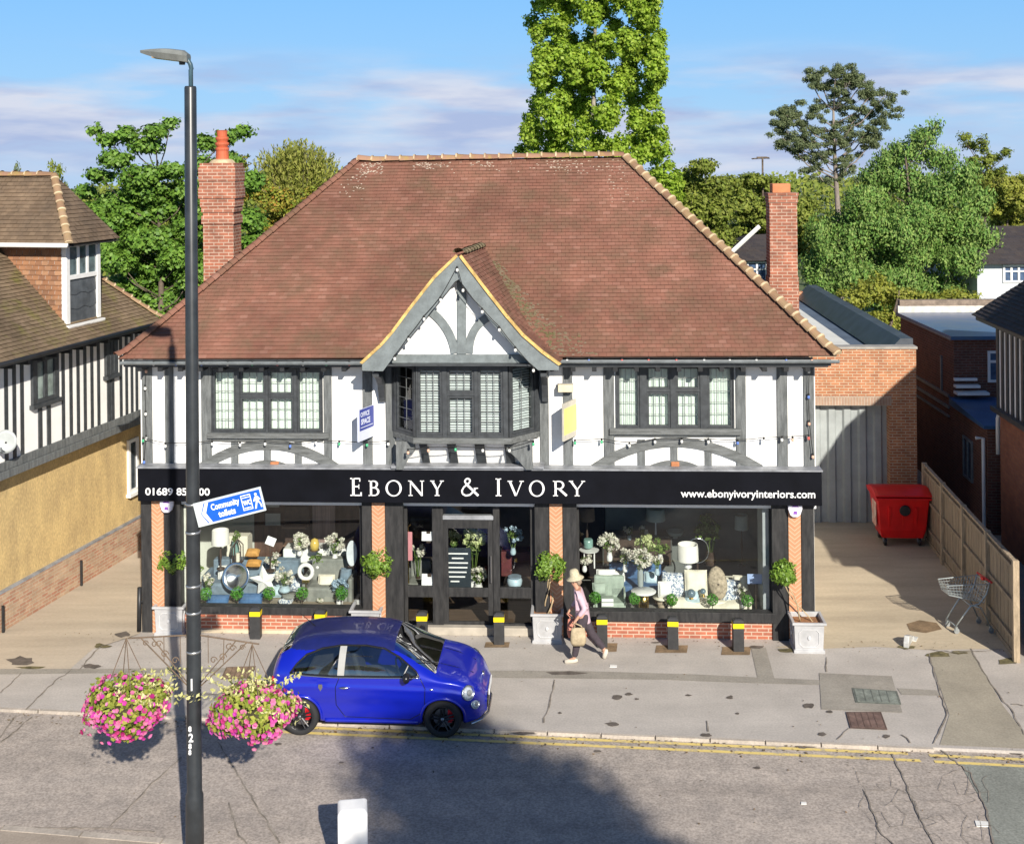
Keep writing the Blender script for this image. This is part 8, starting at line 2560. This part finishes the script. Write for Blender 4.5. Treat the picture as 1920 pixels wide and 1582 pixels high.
MB().lathe([(.05, 0), (.12, .05), (.16, .12), (.15, .12), (.10, .05)], n=20).build('vessel', patt, e_, smooth=True)
MB().lathe([(.06, -.012), (.055, .0)], n=14).build('foot', porc, e_)
# ------------------------------------------------------------------ trees
def leafcols(a, b, c, d): return [a, b, c, d]
mt_bark = M('bark', (0.13, 0.10, 0.075), 0.95, 0.3, 4.0, .3)
mt_barkp = M('pale_bark', (0.30, 0.27, 0.22), 0.95, 0.3, 4.0, .2)
L_pop = islandmat('poplar_leaf', [(0.23, 0.37, 0.03), (0.32, 0.48, 0.045), (0.43, 0.55, 0.07), (0.15, 0.26, 0.022)], .55, trans=.4, spec=.4)
L_dk = islandmat('broad_leaf', [(0.09, 0.2, 0.025), (0.14, 0.275, 0.035), (0.2, 0.34, 0.05), (0.055, 0.13, 0.018)], .55, trans=.25, spec=.4)
L_wil = islandmat('willow_leaf', [(0.24, 0.27, 0.045), (0.3, 0.33, 0.06), (0.34, 0.33, 0.085), (0.16, 0.2, 0.03)], .7, trans=.3)
L_shr = islandmat('autumn_leaf', [(0.182, 0.260, 0.033), (0.286, 0.325, 0.039), (0.390, 0.312, 0.052), (0.130, 0.208, 0.026), (0.416, 0.208, 0.039)], .65, trans=.3)
L_olv = islandmat('olive_leaf', [(0.145, 0.203, 0.029), (0.232, 0.290, 0.043), (0.290, 0.319, 0.065), (0.094, 0.145, 0.022)], .65, trans=.3)
L_ash = islandmat('ash_leaf', [(0.17, 0.23, 0.11), (0.22, 0.27, 0.13), (0.26, 0.3, 0.15), (0.13, 0.17, 0.09)], .7, trans=.45)
L_con = islandmat('conifer_spray', [(0.1, 0.215, 0.04), (0.155, 0.29, 0.055), (0.28, 0.38, 0.1), (0.06, 0.135, 0.028)], .65, trans=.2)
L_yel = islandmat('lime_leaf', [(0.260, 0.286, 0.039), (0.338, 0.351, 0.052), (0.208, 0.247, 0.039), (0.390, 0.377, 0.091)], .65, trans=.3)
def tree(name, label, cat, base_px, Y, blobs, mat, leaf, dens=1.0, asp=1.6, clump=.30, upright=0.0, group='trees behind the buildings', bark=None, limbs=True, depth=1.0, trunk_r=None, shell=.55, limb_blobs=None):
    """blobs: (px, py, rx px, ry px) in the photo, rebuilt as real ellipsoids of leaf clumps at distance Y"""
    bw = AT(base_px, 500, Y)
    e_ = empty(name, (bw.x, Y, 0), 0, label, cat, group)
    C_, N_, S_, T_ = [], [], [], []
    cent = []
    for bb in blobs:
        x, y, rx, ry = bb[:4]
        dy = (bb[4] if len(bb) > 4 else random.uniform(-1, 1)) * depth
        c = AT(x, y, Y + dy)
        s = (Y + dy) / FPX
        a, b = rx * s, ry * s
        c = Vector((c.x - bw.x, dy, c.z))
        cent.append((c, a, b))
        rc = max(.28, min(a, b) * clump)
        area = 4 * math.pi * ((a * b + a * a + a * b) / 3)
        nc = max(5, int(area / (rc * rc * 1.25) * dens))
        pc, pn = ballpts(nc, tuple(c), (a * .88, a * .88, b * .88), shell)
        for p, q in zip(pc, pn):
            k = rc * random.uniform(.65, 1.25)
            m = max(8, int(7.5 * (k / leaf) ** 2))
            lc, ln = ballpts(m, tuple(p), (k, k, k * (1.5 if upright else .7)), .45)
            nn = ln * .55 + q[None, :] * .55 + rng.normal(size=ln.shape) * .45 + np.array([0, 0, .35])
            if upright: nn[:, 2] *= .25
            C_.append(lc); N_.append(nn); S_.append(rng.uniform(.65, 1.25, m) * leaf)
            if upright: T_.append(q[None, :] * .5 + np.array([0, 0, upright]) + rng.normal(size=ln.shape) * .35)
    leafmesh('crown', np.vstack(C_), np.vstack(N_), np.hstack(S_), mat, e_, asp, T=np.vstack(T_) if upright else None)
    zt = max(c.z + b for c, a, b in cent)
    mb = MB()
    tr_ = trunk_r or max(.12, zt * .014)
    mx = sum(c.x for c, a, b in cent) / len(cent)
    P_ = []
    for i in range(9):
        t = i / 8
        P_.append((mx * t * .7 + .12 * math.sin(t * 5 + bw.x), .1 * math.cos(t * 4), zt * .86 * t))
    mb.tube(P_, [tr_ * (1 - .85 * i / 8) + .015 for i in range(9)], 8)
    if limb_blobs:
        cent = []
        for x, y, rx, ry in limb_blobs:
            c = AT(x, y, Y); k_ = Y / FPX
            cent.append((Vector((c.x - bw.x, random.uniform(-1, 1), c.z)), rx * k_, ry * k_))
    if limbs:
        for c, a, b in cent:
            t = max(.12, min(.95, (c.z - abs(c.x - mx) * .7 - b) / (zt * .86)))
            i = min(7, int(t * 8)); p0 = Vector(P_[i]).lerp(Vector(P_[i + 1]), t * 8 - i)
            q = p0.lerp(c, .55) + Vector((0, 0, -.12 * (c - p0).length))
            mb.tube([p0, q, c, c + (c - q).normalized() * b * .7], [tr_ * .26 * (1 - t * .5), tr_ * .15, tr_ * .08, .01], 6)
            for _ in range(3):
                d = Vector(rng.normal(size=3)).normalized(); d.z = abs(d.z) * .6
                mb.tube([q.lerp(c, random.uniform(.2, 1)), c + Vector((d.x * a, d.y * a, d.z * b)) * .85], [tr_ * .05, .008], 4)
    mb.build('trunk', bark or mt_bark, e_, smooth=True)
    return e_
# the tall poplar
tr_r = random.Random(21)
pb = []
YS = [-330, -200, 0, 100, 150, 200, 250, 300, 370, 430]
XL = [1060, 1010, 985, 985, 993, 990, 968, 962, 985, 1000]
XR = [1170, 1220, 1243, 1258, 1250, 1240, 1252, 1275, 1288, 1290]
y = 420
while y > -330:
    xl, xr = np.interp(y, YS, XL), np.interp(y, YS, XR)
    for k in range(8):
        x = xl + 18 + (xr - xl - 36) * ((k + tr_r.uniform(.05, .95)) / 8)
        r = tr_r.uniform(17, 28)
        pb.append((x, y + tr_r.uniform(-16, 16), r, r * 1.35, tr_r.uniform(-2.2, 2.2)))
    y -= 32
for s in (1, -1):
    y = 400
    while y > -300:
        x = np.interp(y, YS, XL) + 16 if s < 0 else np.interp(y, YS, XR) - 16
        pb.append((x + tr_r.uniform(-6, 10) * -s, y, tr_r.uniform(12, 18), tr_r.uniform(14, 22), tr_r.uniform(-1.4, 1.4)))
        y -= 30
tree('poplar_tree', 'tall column shaped light green poplar rising behind the roof ridge', 'tree', 1110, 58, pb, L_pop, .165, .95, 1.25, .40, bark=mt_barkp, shell=.4, limbs=False, trunk_r=.16)
tree('broadleaf_tree', 'dark green tree with spreading boughs behind the left chimney', 'tree', 290, 46,
     [(176, 244, 14, 11), (203, 262, 24, 12), (236, 252, 24, 16), (292, 246, 26, 13), (320, 230, 14, 9), (275, 272, 36, 16), (215, 298, 34, 18), (265, 330, 52, 22), (188, 330, 26, 15), (325, 322, 30, 20), (165, 358, 24, 12), (235, 378, 66, 22), (315, 392, 50, 26), (200, 420, 48, 22), (285, 448, 70, 26), (335, 482, 42, 26), (222, 490, 42, 24), (262, 530, 62, 26), (322, 552, 48, 26), (205, 545, 24, 20), (300, 592, 40, 16), (250, 580, 50, 24), (340, 600, 40, 24), (300, 560, 50, 26), (360, 520, 40, 30), (280, 360, 60, 26), (240, 440, 60, 30), (300, 500, 70, 34), (250, 400, 70, 28), (400, 480, 40, 40), (390, 400, 40, 40), (200, 470, 40, 26),
      (388, 270, 24, 18), (424, 258, 20, 12), (456, 246, 18, 10), (372, 310, 30, 22), (430, 300, 26, 14), (356, 360, 36, 26), (468, 412, 30, 22), (482, 452, 34, 22), (470, 340, 30, 22), (360, 430, 44, 30), (460, 500, 36, 24), (170, 395, 34, 16)],
     L_dk, .17, 1.5, 1.4, .30, shell=.5)
wY = 62
wb = AT(560, 500, wY)
e_ = empty('willow_tree', (wb.x, wY, 0), 0, 'olive willow bush with upright whippy shoots behind the roof hip', 'tree', 'trees behind the buildings')
C_, N_, T_, S_ = [], [], [], []
tw = MB()
for k in range(620):
    f = random.uniform(-1, 1)
    x0 = 560 + f * 62
    top = 258 + 40 * abs(f) ** 1.6 + random.uniform(0, 90) ** 1.0
    p0 = AT(x0 - f * 18, 430, wY); p1 = AT(x0 + f * 14 + random.gauss(0, 3), top, wY)
    dy = random.uniform(-2.0, 2.0)
    p0 = Vector((p0.x - wb.x, dy * .6, p0.z)); p1 = Vector((p1.x - wb.x, dy, p1.z))
    L_ = (p1 - p0).length
    if k % 4 == 0: tw.tube([p0, p0.lerp(p1, .5), p1], [.02, .014, .006], 4)
    d = (p1 - p0).normalized()
    for _ in range(int(L_ / .045)):
        t = random.random()
        C_.append(tuple(p0.lerp(p1, t) + Vector(rng.normal(size=3)) * .05)); N_.append(rng.normal(size=3) + np.array([0, -.5, .3])); T_.append(np.array(d) + rng.normal(size=3) * .28); S_.append(random.uniform(.16, .30))
leafmesh('crown', C_, N_, S_, L_wil, e_, 3.4, T=T_)
tw.tube([(0, 0, 0), (.1, 0, 2.5), (0, 0, 5.2)], [.3, .24, .16], 8).build('trunk', mt_bark, e_)
tree('autumn_shrub', 'yellow green shrub turning orange beside the left chimney', 'shrub', 520, 52,
     [(478, 352, 32, 30), (520, 378, 40, 28), (505, 425, 46, 30), (558, 410, 42, 30), (588, 372, 26, 30), (480, 470, 34, 30), (545, 460, 40, 30), (448, 310, 22, 22)], L_shr, .16, 1.0, 1.5, .3)
tree('conifer_tree', 'slim pointed conifer beyond the neighbour dormer roof', 'tree', 106, 75,
     [(97, 318, 6, 14), (110, 322, 7, 18), (104, 345, 18, 18), (112, 366, 26, 14), (122, 384, 34, 12), (128, 402, 40, 14)], L_olv, .26, 1.0, 2.5, .35, upright=1)
tree('conifer_tree', 'tiny grey green conifer tip above the neighbour ridge at the left', 'tree', 31, 110,
     [(31, 312, 4, 9), (31, 326, 9, 9), (31, 340, 14, 10)], L_ash, .28, .7, 2.5, .35, upright=1)
tree('rounded_tree', 'olive green rounded trees just right of the poplar above the hip', 'tree', 1320, 60,
     [(1318, 312, 32, 18), (1290, 340, 34, 30), (1342, 352, 38, 28), (1300, 390, 40, 34), (1350, 400, 40, 34), (1330, 440, 46, 30), (1360, 470, 40, 24)], L_olv, .19, .95, 1.5, .3)
tree('rounded_tree', 'dark olive tree directly behind the right hand chimney', 'tree', 1400, 64,
     [(1372, 345, 26, 18), (1410, 338, 34, 16), (1440, 350, 34, 22), (1400, 385, 50, 34), (1440, 410, 40, 34), (1400, 440, 50, 30), (1430, 470, 44, 26), (1500, 400, 40, 36), (1500, 450, 40, 36)], L_olv, .19, .95, 1.5, .3)
ash0 = [(1462, 232, 12, 10), (1474, 214, 9, 8), (1490, 246, 16, 12), (1468, 262, 10, 7), (1500, 220, 14, 9), (1532, 206, 16, 11), (1522, 146, 7, 8), (1545, 160, 12, 9), (1560, 138, 9, 7), (1588, 134, 9, 9), (1584, 160, 13, 9), (1570, 186, 12, 10), (1611, 156, 9, 7), (1632, 176, 12, 9), (1650, 184, 16, 11), (1620, 200, 18, 13), (1606, 226, 20, 13), (1584, 246, 20, 14), (1548, 246, 20, 13), (1520, 262, 18, 11), (1500, 276, 12, 8), (1560, 268, 22, 14), (1612, 256, 16, 12), (1640, 240, 12, 8), (1652, 214, 12, 8), (1634, 268, 9, 7), (1546, 300, 26, 14), (1590, 304, 18, 12), (1520, 312, 16, 12), (1572, 336, 20, 14)]
ashb = []
for (x_, y_, a_, b_) in ash0:
    for _ in range(13):
        r_ = random.uniform(2.0, 4.4)
        ashb.append((x_ + random.gauss(0, a_ * 1.0), y_ + random.gauss(0, b_ * 1.05), r_, r_ * .8))
tree('ash_tree', 'sparse tall ash with open twiggy crown against the sky', 'tree', 1572, 72,
     ashb,
     L_ash, .115, .22, 1.7, 1.1, bark=M('grey_twig', (0.24, 0.20, 0.17), 0.9, 0.2), shell=.2, limb_blobs=ash0, trunk_r=.26)
tree('cypress_tree', 'big feathery green conifer behind the garage on the right', 'tree', 1715, 54,
     [(1752, 238, 12, 12), (1732, 258, 30, 16), (1702, 288, 44, 22), (1764, 300, 38, 24), (1690, 336, 58, 28), (1770, 356, 56, 32), (1640, 372, 40, 24), (1720, 406, 78, 34), (1802, 420, 42, 34), (1640, 430, 48, 34), (1582, 420, 36, 30), (1700, 476, 78, 34), (1802, 488, 52, 30), (1622, 498, 48, 34), (1560, 480, 38, 30), (1742, 536, 78, 26), (1660, 560, 50, 30), (1845, 518, 26, 16), (1545, 532, 34, 26), (1610, 380, 34, 26), (1690, 590, 50, 24), (1540, 440, 34, 34), (1524, 500, 30, 34), (1640, 332, 36, 22), (1662, 302, 30, 18), (1806, 330, 36, 26), (1832, 378, 36, 28), (1842, 446, 36, 28), (1848, 484, 32, 22), (1590, 456, 44, 36), (1600, 526, 48, 34), (1760, 450, 60, 34), (1690, 440, 60, 34), (1730, 360, 50, 30), (1680, 530, 60, 30)],
     L_con, .165, 1.05, 2.2, .24, upright=.45, shell=.55)
tree('slender_tree', 'slender olive trees at the right beyond the feathery conifer', 'tree', 1846, 74,
     [(1806, 258, 14, 10), (1818, 272, 16, 12), (1842, 270, 15, 22), (1868, 296, 12, 8), (1888, 286, 14, 9), (1850, 300, 22, 24), (1830, 330, 34, 24), (1866, 330, 30, 20), (1826, 300, 16, 12), (1880, 318, 12, 10)], L_olv, .17, .7, 1.6, .35, shell=.4)
tree('lime_tree', 'bright lime green tree at the right edge above the dark roof', 'tree', 1890, 66,
     [(1882, 348, 36, 22), (1912, 378, 40, 30), (1866, 392, 32, 24), (1930, 350, 40, 26), (1900, 420, 46, 30), (1850, 360, 26, 20)], L_yel, .18, .9, 1.5, .3)
tree('garden_shrub', 'leafy shrub between the garage roof and the flat roofed outbuilding', 'shrub', 1650, 50,
     [(1640, 540, 44, 30), (1690, 560, 40, 26), (1600, 560, 36, 24), (1660, 600, 46, 26), (1740, 566, 40, 20), (1800, 560, 44, 20)], L_yel, .15, .7, 1.6, .3, limbs=False)
# background woodland that reads as one mass
fw = []
C_, N_ = [], []
for _ in range(60000):
    Y = random.uniform(100, 122)
    x = random.uniform(-90, 70)
    px_ = 960 + x / Y * FPX
    topy = np.interp(px_, [-1000, 0, 130, 200, 600, 1270, 1500, 1920, 3000], [338, 345, 366, 352, 330, 336, 334, 332, 332]) + 6 * math.sin(x * .7) + 4 * math.sin(x * 1.9 + 1)
    zt = CAMH - (topy - 297 + ROLL * (px_ - 960)) * Y / FPX
    z = zt * (1 - random.random() ** 1.6) + random.uniform(-.5, .2)
    C_.append((x, Y, max(.2, z))); N_.append(rng.normal(size=3) * .7 + np.array([.2, -.8, .5]))
o = leafmesh('far_wood', C_, N_, rng.uniform(.25, .55, len(C_)), L_olv, None, 1.4)
tag(o, 'distant tree line along the horizon', 'woodland', None, 'stuff')
# the street tree behind the viewer whose shade falls on the road
sx, sy = 7.73, -8.0
e_ = empty('street_tree', (sx, sy, 0), 0, 'round crowned street tree on the near side, seen only by its shade', 'tree')
C_, N_, S_ = [], [], []
sr = random.Random(4)
for (dx, dy, z, r) in [(0, 0, 9.4, 1.5), (.9, .2, 8.4, 1.5), (-.9, -.3, 8.6, 1.35), (0, .8, 8.0, 1.5), (.2, -.9, 7.6, 1.5), (1.5, .2, 7.0, 1.4), (-1.2, .2, 7.2, 1.2), (0, 0, 6.8, 1.9), (1.4, -.6, 5.8, 1.5), (-1.6, -.2, 5.7, 1.0), (.4, .6, 5.5, 1.7), (2.1, 0, 5.0, 1.4), (-.9, 0, 9.8, 1.2), (.1, 0, 10.5, .9), (-1.9, 0, 8.2, .9), (.6, 0, 9.6, 1.2), (1.2, .3, 9.0, 1.2), (2.4, .2, 6.2, 1.3), (1.8, 0, 7.8, 1.2), (-2.1, 0, 6.6, .6), (.6, .1, 4.6, 1.5)]:
    pc, pn = ballpts(1300, (dx, dy, z + 5.3), (r, r, r), .3)
    C_.append(pc); N_.append(pn + rng.normal(size=pn.shape) * .6); S_.append(rng.uniform(.14, .26, len(pc)))
leafmesh('crown', np.vstack(C_), np.vstack(N_), np.hstack(S_), L_dk, e_, 1.5)
MB().tube([(0, 0, 0), (.05, 0, 5), (0, .05, 10), (0, 0, 15)], [.30, .24, .16, .03], 10).build('trunk', mt_bark, e_, smooth=True)
# ------------------------------------------------------------------ distant houses
def dhouse(label, x0, x1, yw0, yw1, Y, ridge, roofc, wallc, win, dep=7):
    a, b = AT(x0, yw0, Y), AT(x1, yw1, Y)
    e_ = empty('distant_house', (a.x, Y, 0), 0, label, 'house', 'houses behind the trees')
    W_, ze_ = b.x - a.x, a.z
    MB().box(0, 0, 0, W_, dep, ze_).build('wall', wallc, e_)
    rp = [AT(x, y, Y + dep / 2) for x, y in ridge]
    rp = [(p.x - a.x, dep / 2, p.z) for p in rp]
    mb = tiles((-.4, -.4, ze_ - .05), (W_ + .4, -.4, ze_ - .05), rp[1], rp[0], .3, .3)
    tiles((W_ + .4, dep + .4, ze_ - .05), (-.4, dep + .4, ze_ - .05), rp[0], rp[1], .3, .3, mb=mb)
    tiles((-.4, dep + .4, ze_ - .05), (-.4, -.4, ze_ - .05), rp[0], rp[0], .3, .3, mb=mb)
    tiles((W_ + .4, -.4, ze_ - .05), (W_ + .4, dep + .4, ze_ - .05), rp[1], rp[1], .3, .3, mb=mb)
    mb.build('roof', roofc, e_)
    for (xa, ya, xb, yb, nx) in win:
        p, q = AT(xa, yb, Y), AT(xb, ya, Y)
        p.x -= a.x; q.x -= a.x
        f = MB()
        t = .09
        f.box(p.x, -.06, p.z, q.x, -.001, p.z + t).box(p.x, -.06, q.z - t, q.x, -.001, q.z)
        for k in range(nx + 1):
            x = p.x + (q.x - p.x - t) * k / nx
            f.box(x, -.061, p.z + t, x + t, -.001, q.z - t)
        f.box(p.x + t, -.059, p.z + (q.z - p.z) * .6, q.x - t, -.002, p.z + (q.z - p.z) * .6 + .06)
        w_ = f.build('window', P['white'], e_)
        MB().box(p.x + t, -.02, p.z + t, q.x - t, -.003, q.z - t).build('pane', M('far_pane', (0.06, 0.10, 0.18), 0.1, 0.3), w_)
    return e_
mt_dkroof = islandmat('dark_house_roof', [(0.045, 0.04, 0.045), (0.065, 0.055, 0.055), (0.055, 0.045, 0.045)], .85, (0.09, 0.07, 0.055), .7, .4)
dhouse('white house with dark roof among the trees at the right edge', 1832, 2010, 492, 492, 53, [(1862, 424), (1985, 430)], mt_dkroof, M('pale_blue_wall', (0.55, 0.58, 0.62), 0.9, 0.06), [(1880, 496, 1925, 530, 3)])
dh = dhouse('white window of a house glimpsed left of the right hand chimney', 1376, 1470, 486, 486, 58, [(1400, 440), (1450, 438)], mt_dkroof, M('brown_far_wall', (0.12, 0.08, 0.06), 0.9, 0.2), [(1400, 490, 1438, 530, 2)], 6)
e0 = dh.location
mb = MB().tube([AT(1366, 478, 56) - e0, AT(1424, 424, 56) - e0], .10, 5)
mb.build('white_verge', P['white'], dh)
e_ = empty('tv_aerial', (AT(1430, 330, 64).x, 64, 0), 0, 'thin television aerial on a mast above the trees', 'aerial')
z0, z1 = 0, AT(1430, 296, 64).z
MB().tube([(0, 0, 0), (0, 0, z1)], .05, 6).build('mast', mt_bark, e_)
mb = MB().tube([(-.55, 0, z1 - .05), (.35, 0, z1 + .0)], .035, 5)
for k in range(5): mb.tube([(-.5 + k * .2, -.35, z1 - .04), (-.5 + k * .2, .35, z1 - .04)], .02, 4)
mb.tube([(-.3, 0, z1), (.25, 0, z1)], .06, 5)
mb.build('antenna', mt_bark, e_)

# dry leaves and grit along the kerb, the walls and the joints
C_, N_, S_ = [], [], []
lt_ = random.Random(9)
for _ in range(900):
    k = lt_.random()
    if k < .45:
        x = lt_.uniform(-9, 10); y = kerbY(x) - abs(lt_.gauss(0.05, .22)); z = ZR + .02
    elif k < .75:
        x = lt_.uniform(-9.5, 9.5); y = BY - .06 * x - abs(lt_.gauss(.12, .35)); z = .022
    else:
        x = lt_.uniform(-9, 10); y = lt_.uniform(17.6, 24.5); z = .022 if y > kerbY(x) + .05 else ZR + .02
    C_.append((x, y, z)); N_.append((lt_.gauss(0, .2), lt_.gauss(0, .2), 1)); S_.append(lt_.uniform(.015, .05) * (1.5 if k < .45 else 1))
o = leafmesh('leaf_litter', C_, N_, S_, islandmat('dry_leaf', [(0.16, 0.11, 0.06), (0.24, 0.16, 0.08), (0.10, 0.075, 0.05), (0.30, 0.24, 0.14)], .9), None, 1.6)
tag(o, 'dry leaves and grit scattered along kerb and wall foot', 'leaf litter', None, 'stuff')
